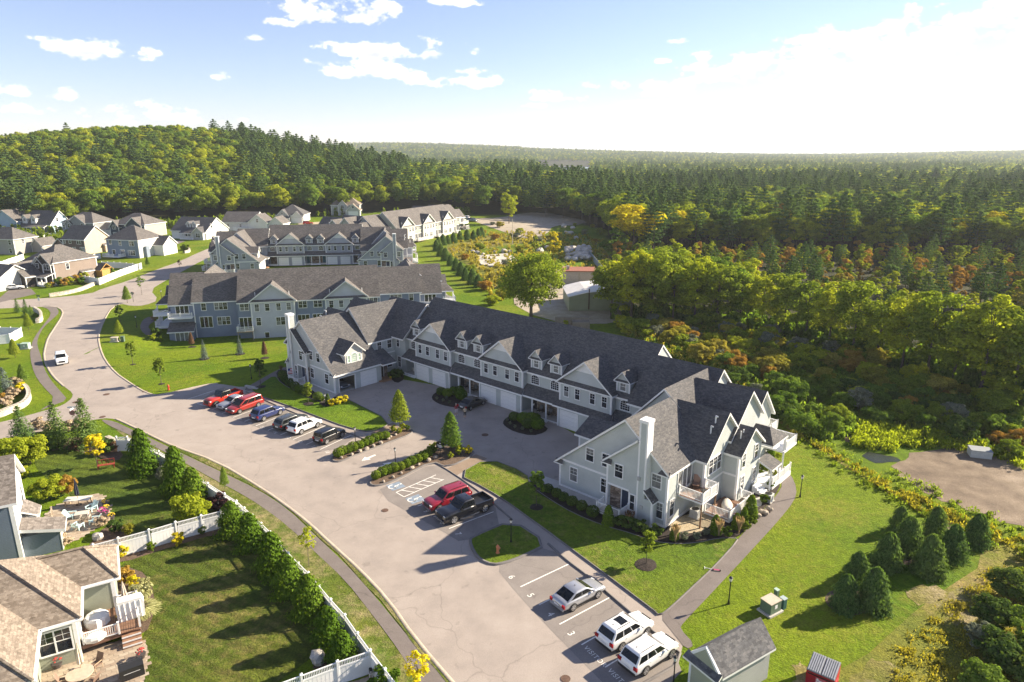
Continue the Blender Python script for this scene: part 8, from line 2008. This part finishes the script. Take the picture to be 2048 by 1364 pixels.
for lb, u, v in (('tan feather grass at the left of the mulch bed', 1350, 1088), ('tan feather grass in the middle of the mulch bed', 1437, 1077), ('tan feather grass at the right by the path', 1477, 1072)):
 plant('ornamental_grass', lb, 'grass clump', at(u, v) + Vector((0, 0, .12)), 'plume', 1.75, LF_T, 'tan feather grasses', 1.0)
plant('ornamental_grass', 'dry plume grass by the white porch railing', 'grass clump', at(1258, 1056), 'plume', 1.7, LF_BR, None, 1.2)
for lb, u, v, m_, H in (('pale shrub right of the first feather grass', 1368, 1082, LF_S, .9), ('pale flowering shrub at the bed edge', 1393, 1081, LF_S, .85), ('rounded green shrub between two feather grasses', 1454, 1075, LF_B, 1.2), ('white edged shrub at the gravel corner', 1412, 1072, LF_S, .8), ('rounded shrub beside the path steps', 1505, 1050, LF_B, 1.1), ('leafy shrub under the tallest cone', 1490, 1062, LF_B, 1.0),
  ('lime hosta clump by the curved path, upper', 1527, 938, LF_YG, 1.0), ('lime hosta clump by the curved path, middle', 1537, 948, LF_YG, 1.0), ('lime hosta clump by the curved path, lower', 1548, 955, LF_YG, 1.0), ('green shrub beside the porch stairs and path', 1520, 950, LF_B, 1.3), ('small bush between the two garden walks', 1540, 978, LF_B, .9), ('small bush below the lower garden walk', 1528, 1008, LF_B, 1.1), ('tiny bush by the lawn at the path top', 1556, 918, LF_YG, .7)):
 plant('shrub', lb, 'shrub', at(u, v) + Vector((0, 0, .12)), 'shrub', H, m_, None, .9)
for lb, u, v, vt in (('young pine at the back left of the ten', 1797, 1062, 1014), ('young pine just in front of the back left one', 1812, 1105, 1036), ('young pine at the back middle of the ten', 1868, 1075, 1016), ('young pine in front of the right hand gap', 1902, 1118, 1052), ('young pine at the far right of the ten', 1950, 1090, 1030), ('young pine left of the middle pair', 1772, 1133, 1068),
  ('young pine in the middle front of the ring', 1855, 1146, 1072), ('young pine at the back of the front three', 1712, 1163, 1105), ('young pine at the front left of all', 1688, 1216, 1152), ('young pine at the front right of the nearest pair', 1744, 1214, 1138)):
 tr(lb, u, v, vt, 'ypine', LF_PL, 'young_pine', 'pine', .92, group='young pines on the right hand lawn', var=int(u) % 2)
for i, (u, v) in enumerate(((873, 502), (882, 512), (891, 521), (901, 531), (912, 541), (922, 551), (931, 560), (945, 568), (956, 574), (877, 492), (886, 490), (896, 488), (907, 486), (920, 483), (934, 480), (947, 479), (957, 476), (963, 474))):
 plant('young_evergreen', 'young evergreen in the double row along the far lawn edge', 'evergreen', at(u, v), 'ypine', rnd.uniform(3.2, 4.2), LF_PL, 'young evergreens along the far lawn', .9)
for i, (u, v, m_) in enumerate(((118, 570, LF_A), (130, 572, LF_R), (140, 570, LF_YG), (105, 574, LF_R), (155, 566, LF_R), (170, 560, LF_YG), (96, 576, LF_YG), (164, 568, LF_A), (371, 501, LF_B), (376, 500, LF_B), (366, 500, LF_B), (337, 505, LF_B))):
 plant('garden_shrub', 'garden shrub behind the low walls of the far houses', 'shrub', at(u, v), 'shrub', rnd.uniform(1.4, 2.6), m_, 'garden shrubs of the far houses', .9)
for lb, u, v, k, H, m_, w in (('dark shrub beside the stairs of the blue row', 314, 676, 'bigshrub', 2.6, LF_D, .7), ('low olive shrub at the corner of the blue row', 306, 680, 'shrub', 1.4, LF_YG, 1.0), ('small shrub against the lower room of the blue row', 322, 682, 'shrub', 1.2, LF_B, 1.0), ('round tan grass by the balcony of the blue row', 308, 640, 'shrub', 1.2, LF_T, 1.0)):
 plant('shrub', lb, 'shrub', at(u, v), k, H, m_, None, w)
tr('big spreading maple standing alone behind the dark roof', 1062, 636, 503, 'maple', LF_O, 'maple_tree', 'tree', 1.0)
tr('large golden yellow tree at the edge of the cleared lot', 1266, 508, 402, 'broad', LF_Y, 'yellow_tree', 'tree', 1.5)
tr('dark green bushy tree at the foot of the golden yellow tree', 1222, 516, 446, 'scrub', LF_G, 'broadleaf_tree', 'tree', 1.5)
tr('small bright yellow tree in the weedy cleared lot', 1108, 517, 455, 'scrub', LF_Y, 'yellow_tree', 'tree', .95)
tr('thin yellowing tree standing alone beyond the pole', 1018, 447, 370, 'tall', LF_YG, 'broadleaf_tree', 'tree', .95)
tr('small yellow sapling beside the pole', 1070, 503, 466, 'scrub', LF_YG, 'broadleaf_tree', 'tree', .8)
tr('small green tree at the rear of the dark roof', 1132, 668, 638, 'street', LF_YG, 'young_tree', 'tree', 1.1)
# ================================================================ WOODS
def tree_at(x, y, kind, H, mat, name, label, cat, group, wide=1.0, var=0):
 return plant(name, label, cat, Vector((x, y, hgt(x, y))), kind, H, mat, group, wide, var, .1)
BELT = [(1222, 638, 17), (1262, 643, 18), (1302, 646, 18), (1345, 648, 17), (1388, 650, 16), (1432, 652, 15), (1478, 655, 14.5), (1522, 660, 14), (1566, 668, 14), (1610, 680, 14.5), (1656, 696, 15), (1704, 712, 15.5), (1752, 728, 15.5), (1802, 744, 16), (1852, 758, 16.5), (1904, 773, 16.5), (1960, 788, 17), (2022, 804, 17), (2090, 820, 17)]
GB = 'tall trees of the belt behind the sage row'
for k, (u, v, H) in enumerate(BELT):
 p = at(u, v)
 tree_at(p.x, p.y, 'tall', H * rnd.uniform(.93, 1.05), (LF_O, LF_YG, LF_O)[k % 3], 'broadleaf_tree', '%s tree of the tall belt counted from the green metal shed' % ('nearest leafy,second,third,fourth,fifth,sixth,seventh,eighth,ninth,tenth,eleventh,twelfth,thirteenth,fourteenth,fifteenth,sixteenth,seventeenth,eighteenth,nineteenth'.split(',')[k]), 'tree', GB, 1.15, k % 3)
 for j in range(2):
  q = p + Vector((rnd.uniform(1, 7) + 4 * j, rnd.uniform(5, 9) + 6 * j, 0))
  tree_at(q.x, q.y, 'tall', H * rnd.uniform(.85, 1.0) * (1 if k < 7 else .62), (LF_YG, LF_G, LF_O, LF_YG)[(k + j) % 4], 'broadleaf_tree', 'tree standing in the second rank of the tall belt behind the sage row', 'tree', 'second rank of the tall belt', 1.1, (k + j) % 3)
TH = [(1225, 655), (1290, 690), (1350, 720), (1420, 735), (1480, 790), (1530, 830), (1600, 870), (1680, 890), (1740, 850), (1830, 860), (1900, 895), (2048, 925), (2048, 815), (1900, 780), (1720, 720), (1560, 672), (1400, 654), (1280, 647)]
thp = [(p.x, p.y) for p in [at(*q) for q in TH]]
b0, b1, c0, c1 = min(p[0] for p in thp), max(p[0] for p in thp), min(p[1] for p in thp), max(p[1] for p in thp)
cnt = 0; tries = 0
while cnt < 230 and tries < 9000:
 tries += 1
 x, y = rnd.uniform(b0, b1), rnd.uniform(c0, c1)
 if not inpoly(x, y, thp): continue
 cnt += 1
 k = rnd.random(); far_ = x * .55 + y > 128
 m_ = (LF_W if k < .4 else LF_YG if k < .6 else LF_S if k < .68 else LF_O if k < .94 else LF_R) if far_ or k > .84 else (LF_G if k < .45 else LF_O if k < .62 else LF_D if k < .74 else LF_S)
 nm = {'weed_yellow': 'yellow', 'leaf_yellow_green': 'lime', 'silver_green': 'silvery', 'leaf_olive': 'olive', 'leaf_russet': 'russet', 'leaf_green': 'green', 'dark_shrub_green': 'dark green'}[m_.name[:17] if m_.name != 'dark_shrub_green' else m_.name]
 tree_at(x, y, 'bigshrub', rnd.uniform(1.7, 3.8), m_, 'wild_shrub', nm + ' wild shrub in the thicket between the sage row and the tall belt', 'shrub', nm + ' wild shrubs of the thicket', rnd.uniform(.9, 1.25), rnd.randint(0, 1))
for u, v, H, m_ in ((1985, 1250, 2.6, LF_D), (2030, 1200, 3.2, LF_D), (1965, 1300, 2.2, LF_S), (2000, 1330, 3.0, LF_D), (2045, 1290, 3.2, LF_G), (2060, 1370, 3.0, LF_D), (1965, 1385, 2.4, LF_G), (2040, 1165, 1.6, LF_O), (2062, 1120, 1.6, LF_YG), (1920, 1215, .7, LF_W), (1880, 1330, .7, LF_W)):
 p = at(u, v); tree_at(p.x, p.y, 'bigshrub', H, m_, 'wild_shrub', (m_.name.replace('leaf_', '').replace('_', ' ') + ' coloured bush massed in the overgrown bottom right corner'), 'shrub', m_.name.replace('_', ' ') + ' bushes of the corner', 1.1, int(u) % 2)
LOT = [(1000, 455), (1040, 470), (1075, 485), (990, 480), (960, 500), (985, 560), (1005, 575), (1030, 590), (970, 580), (1060, 530), (1090, 535), (1040, 505), (1010, 530), (930, 520), (940, 545), (1000, 600), (985, 610), (1170, 470), (1190, 485), (1200, 470), (1185, 455), (1150, 452), (985, 450), (965, 470), (1050, 555), (1065, 560), (1020, 550), (1035, 480), (1095, 560), (1115, 540)]
for i, (u, v) in enumerate(LOT):
 p = at(u, v); m_ = (LF_W, LF_YG, LF_S, LF_R, LF_O)[i % 5]
 tree_at(p.x, p.y, 'bigshrub', rnd.uniform(1.6, 3.4), m_, 'wild_shrub', 'rough bush growing in the weedy cleared lot beyond the dark roof', 'shrub', 'rough bushes of the cleared lot', 1.2, i % 2)
spots = []
def scatter(n, xr, yr, ok):
 for _ in range(n):
  t = rnd.random(); y = math.sqrt(yr[0] ** 2 + t * (yr[1] ** 2 - yr[0] ** 2)); a = rnd.uniform(*xr); x = a * y
  if ok(x, y): spots.append((x, y))
belt_y = lambda x: 150 - .49 * (x - 20)
def gap(x, y): return y > belt_y(x) + 22 if x > 18 else True
for y0, y1, st in ((60, 330, 5.0), (330, 700, 6.3), (700, 1300, 8.5), (1300, 2600, 13.5), (2600, 4300, 24)):
 y = y0
 while y < y1:
  x = -.86 * y - 10
  while x < .86 * y + 10:
   X, Y = x + rnd.uniform(-.6, .6) * st, y + rnd.uniform(-.6, .6) * st
   if forest(X, Y) and gap(X, Y): spots.append((X, Y))
   x += st
  y += st
near, rest = [], {k: [] for k in ('pine', 'broad', 'scrub', 'farpine', 'farbroad')}
spots.sort(key=lambda s: s[0] ** 2 + s[1] ** 2)
nI = {'pine': 0, 'broad': 0, 'scrub': 0}
for x, y in spots:
 a = x / y; nz_ = math.sin(x * .021 + 1.3) * math.cos(y * .017 + .4) + .5 * math.sin(x * .06 + y * .05)
 k = rnd.random()
 if x > 25 and y < 245 - .12 * (x - 60): kind = 'scrub' if k < .9 else 'pine'
 elif x > -20: kind = 'pine' if k < .30 + .25 * nz_ else 'broad'
 elif y < 375: kind = 'broad' if k < .84 else 'pine'
 else: kind = 'pine' if k < .06 + .15 * nz_ + (.35 if -.38 < a < -.15 else 0) else 'broad'
 if .036 < a < .112 and 800 < y < 2090: continue
 vis = abs(a) < .80
 if y > 620: rest['farpine' if k < .3 + .3 * nz_ else 'farbroad'].append((x, y)); continue
 lim = {'pine': 200, 'broad': 230, 'scrub': 150}[kind]
 if vis and nI[kind] < lim:
  nI[kind] += 1; k2 = rnd.random(); var = rnd.randint(0, 2)
  if kind == 'pine': tree_at(x, y, 'pine', (rnd.uniform(15, 21) if x > -25 else rnd.uniform(18, 25)) * (.5 if x > 25 and y < 230 else 1), LF_P if k2 < .6 else LF_PL, 'pine_tree', 'dark green pine standing in the wood round the houses', 'pine tree', 'pines of the wood', rnd.uniform(.9, 1.15), var)
  elif kind == 'broad':
   m_ = LF_R if k2 < .03 else LF_Y if k2 < .045 else LF_YG if k2 < .34 else LF_O if k2 < .74 else LF_G
   cn = {'leaf_russet': 'russet', 'leaf_yellow': 'yellow', 'leaf_yellow_green': 'lime green', 'leaf_olive': 'olive green', 'leaf_green': 'deep green'}[m_.name]
   tree_at(x, y, 'broad', rnd.uniform(11, 17), m_, 'broadleaf_tree', cn + ' broadleaf tree standing in the wood round the houses', 'tree', cn + ' trees of the wood', rnd.uniform(.9, 1.15), var)
  else:
   m_ = LF_R if k2 < .2 else LF_W if k2 < .4 else LF_YG if k2 < .68 else LF_PL if k2 < .8 else LF_O
   cn = {'leaf_russet': 'russet', 'weed_yellow': 'yellow', 'leaf_yellow_green': 'lime', 'needle_mid': 'green', 'leaf_olive': 'olive'}[m_.name]
   tree_at(x, y, 'scrub', rnd.uniform(3.5, 8), m_, 'scrub_tree', cn + ' low scrub tree beyond the tall belt on the right', 'tree', cn + ' scrub trees beyond the belt', rnd.uniform(.8, 1.1), var)
 else: rest[kind].append((x, y))
def template(kind, mat, var, x, y, H):
 t = tree_at(x, y, kind, H, mat, 'far_tree', 'far tree of the wood on the left hill by the skyline', 'tree', 'far trees on the hill', 1.0, var)
 return [c for c in t.children if c.name.startswith('crown')][0]
def woodland(name, pts, crowns, hr, nom):
 per = [[] for _ in crowns]
 for q in pts: per[rnd.randrange(len(crowns))].append(q)
 ng = bpy.data.node_groups.new(name, 'GeometryNodeTree')
 ng.interface.new_socket('Geometry', in_out='INPUT', socket_type='NodeSocketGeometry'); ng.interface.new_socket('Geometry', in_out='OUTPUT', socket_type='NodeSocketGeometry')
 A = lambda t, **k: N(ng, t, **k)
 gi, go, jn = A('NodeGroupInput'), A('NodeGroupOutput'), A('GeometryNodeJoinGeometry')
 def attr(nm, ty):
  n = A('GeometryNodeInputNamedAttribute', data_type=ty); n.inputs[0].default_value = nm; return n.outputs[0]
 for i, c in enumerate(crowns):
  oi = A('GeometryNodeObjectInfo', transform_space='ORIGINAL'); oi.inputs[0].default_value = c; oi.inputs[1].default_value = True
  ip = A('GeometryNodeInstanceOnPoints'); cp = A('FunctionNodeCompare', data_type='FLOAT', operation='EQUAL')
  ng.links.new(attr('idx', 'FLOAT'), cp.inputs[0]); cp.inputs[1].default_value = float(i); cp.inputs['Epsilon'].default_value = .1
  cx = A('ShaderNodeCombineXYZ'); ng.links.new(attr('rz', 'FLOAT'), cx.inputs[2])
  ng.links.new(gi.outputs[0], ip.inputs['Points']); ng.links.new(cp.outputs[0], ip.inputs['Selection']); ng.links.new(oi.outputs['Geometry'], ip.inputs['Instance'])
  ng.links.new(cx.outputs[0], ip.inputs['Rotation']); ng.links.new(attr('sc', 'FLOAT'), ip.inputs['Scale']); ng.links.new(ip.outputs[0], jn.inputs[0])
 ng.links.new(jn.outputs[0], go.inputs[0])
 vs, idx = [], []
 for i, L_ in enumerate(per):
  for x, y in L_: vs.append((x, y, hgt(x, y) - .3)); idx.append(float(i))
 me = bpy.data.meshes.new(name); me.from_pydata(vs, [], [])
 for nm, vals in (('idx', idx), ('rz', [rnd.uniform(0, 6.28) for _ in vs]), ('sc', [rnd.uniform(*hr) / nom for _ in vs])):
  me.attributes.new(nm, 'FLOAT', 'POINT').data.foreach_set('value', vals)
 o = link(name, me); md = o.modifiers.new('trees', 'NODES'); md.node_group = ng
 return tag(o, kind='stuff')
hx = [(-330 + 23 * i, 470 + (i % 4) * 14) for i in range(14)]
TB = [template('broad', m_, i % 3, *hx[i], 15) for i, m_ in enumerate((LF_O, LF_YG, LF_G, LF_O, LF_G))]
TP = [template('pine', m_, i, *hx[5 + i], 20) for i, m_ in enumerate((LF_P, LF_PL, LF_P))]
TFB = [template('farbroad', m_, i % 2, *hx[8 + i], 15) for i, m_ in enumerate((LF_O, LF_G, LF_YG))]
TFP = [template('farpine', m_, i % 2, *hx[11 + i], 19) for i, m_ in enumerate((LF_P, LF_PL))]
TS = [template('scrub', m_, i % 3, -300 + 40 * i, 455, 8) for i, m_ in enumerate((LF_YG, LF_O, LF_R))]
woodland('pine_woodland', rest['pine'], TP, (15, 23), 20); woodland('broadleaf_woodland', rest['broad'], TB, (11, 17), 16); woodland('scrub_woodland', rest['scrub'], TS, (3.5, 8), 7)
woodland('far_pine_woodland', rest['farpine'], TFP, (11, 21), 19); woodland('far_broadleaf_woodland', rest['farbroad'], TFB, (9, 18), 16)
def weeds(name, pix, n, h, mat, size=.16):
 poly_ = [(p.x, p.y) for p in [at(*q) for q in pix]]
 x0, x1 = min(p[0] for p in poly_), max(p[0] for p in poly_); y0, y1 = min(p[1] for p in poly_), max(p[1] for p in poly_)
 cl = []
 while len(cl) < n // 28:
  x, y = rnd.uniform(x0, x1), rnd.uniform(y0, y1)
  if inpoly(x, y, poly_): cl.append((x, y, hgt(x, y), rnd.uniform(.35, 1.1)))
 C = np.array(cl); i = rg.integers(0, len(C), n); q = C[i]
 P = np.stack([q[:, 0] + rg.normal(0, .28, n) * q[:, 3], q[:, 1] + rg.normal(0, .28, n) * q[:, 3], q[:, 2] + h * q[:, 3] * rg.uniform(.05, 1, n)], 1)
 o = link(name, leaf_mesh(name, P, unit(n) + np.array([0, 0, .5]), size, 2.6, mat, unit(n) * .5 + np.array([0, 0, 1.])))
 return tag(o, kind='stuff')
weeds('tall_weeds', [(1560, 862), (1600, 870), (1700, 920), (1800, 980), (1900, 1020), (2000, 1060), (2048, 1080), (2048, 1105), (1960, 1075), (1850, 1030), (1740, 965), (1640, 900)], 3600, .5, LF_W)
weeds('tall_weeds', [(1600, 850), (1680, 890), (1760, 930), (1850, 970), (1960, 1020), (2060, 1060), (2060, 1130), (1900, 1060), (1700, 960), (1590, 885)], 3000, .6, LF_O, .13)
weeds('thicket_undergrowth', TH, 30000, 1.1, LF_G, .26)
weeds('thicket_undergrowth', TH[:5] + TH[-3:], 12000, 1.3, LF_W, .22)
weeds('tall_weeds', [(1800, 1290), (1880, 1230), (1930, 1170), (2048, 1110), (2100, 1200), (2100, 1400), (1780, 1400)], 9000, .3, LF_W, .09)
weeds('tall_weeds', [(1720, 850), (1810, 855), (1930, 880), (2048, 912), (2048, 940), (1960, 905), (1830, 895), (1780, 905), (1700, 895)], 14000, 1.0, LF_YG)
weeds('tall_weeds', [(890, 480), (960, 465), (1090, 465), (1200, 475), (1230, 540), (1160, 540), (1090, 565), (1000, 605), (965, 590), (950, 540), (900, 510)], 26000, 1.1, LF_W, .3)
weeds('brush_understorey', [(1225, 640), (1400, 652), (1560, 670), (1720, 716), (1900, 775), (2100, 825), (2100, 775), (1900, 735), (1600, 655), (1300, 622)], 24000, 3.0, LF_G, .42)
weeds('brush_understorey', [(-60, 446), (215, 449), (430, 441), (640, 434), (800, 426), (940, 432), (940, 424), (640, 424), (300, 432), (-60, 430)], 16000, 3.2, LF_O, .7)
hm = bpy.data.materials.new('haze'); hm.use_nodes = True
for n in list(hm.node_tree.nodes): hm.node_tree.nodes.remove(n)
pv = N(hm.node_tree, 'ShaderNodeVolumePrincipled'); pv.inputs['Color'].default_value = (.80, .86, .92, 1); pv.inputs['Density'].default_value = .00011; pv.inputs['Anisotropy'].default_value = .2
hm.node_tree.links.new(pv.outputs[0], N(hm.node_tree, 'ShaderNodeOutputMaterial').inputs['Volume'])
m = MB(); m.box(-9600, 9600, -400, 19000, -4, 112)
tag(m.obj('haze', hm), kind='stuff')
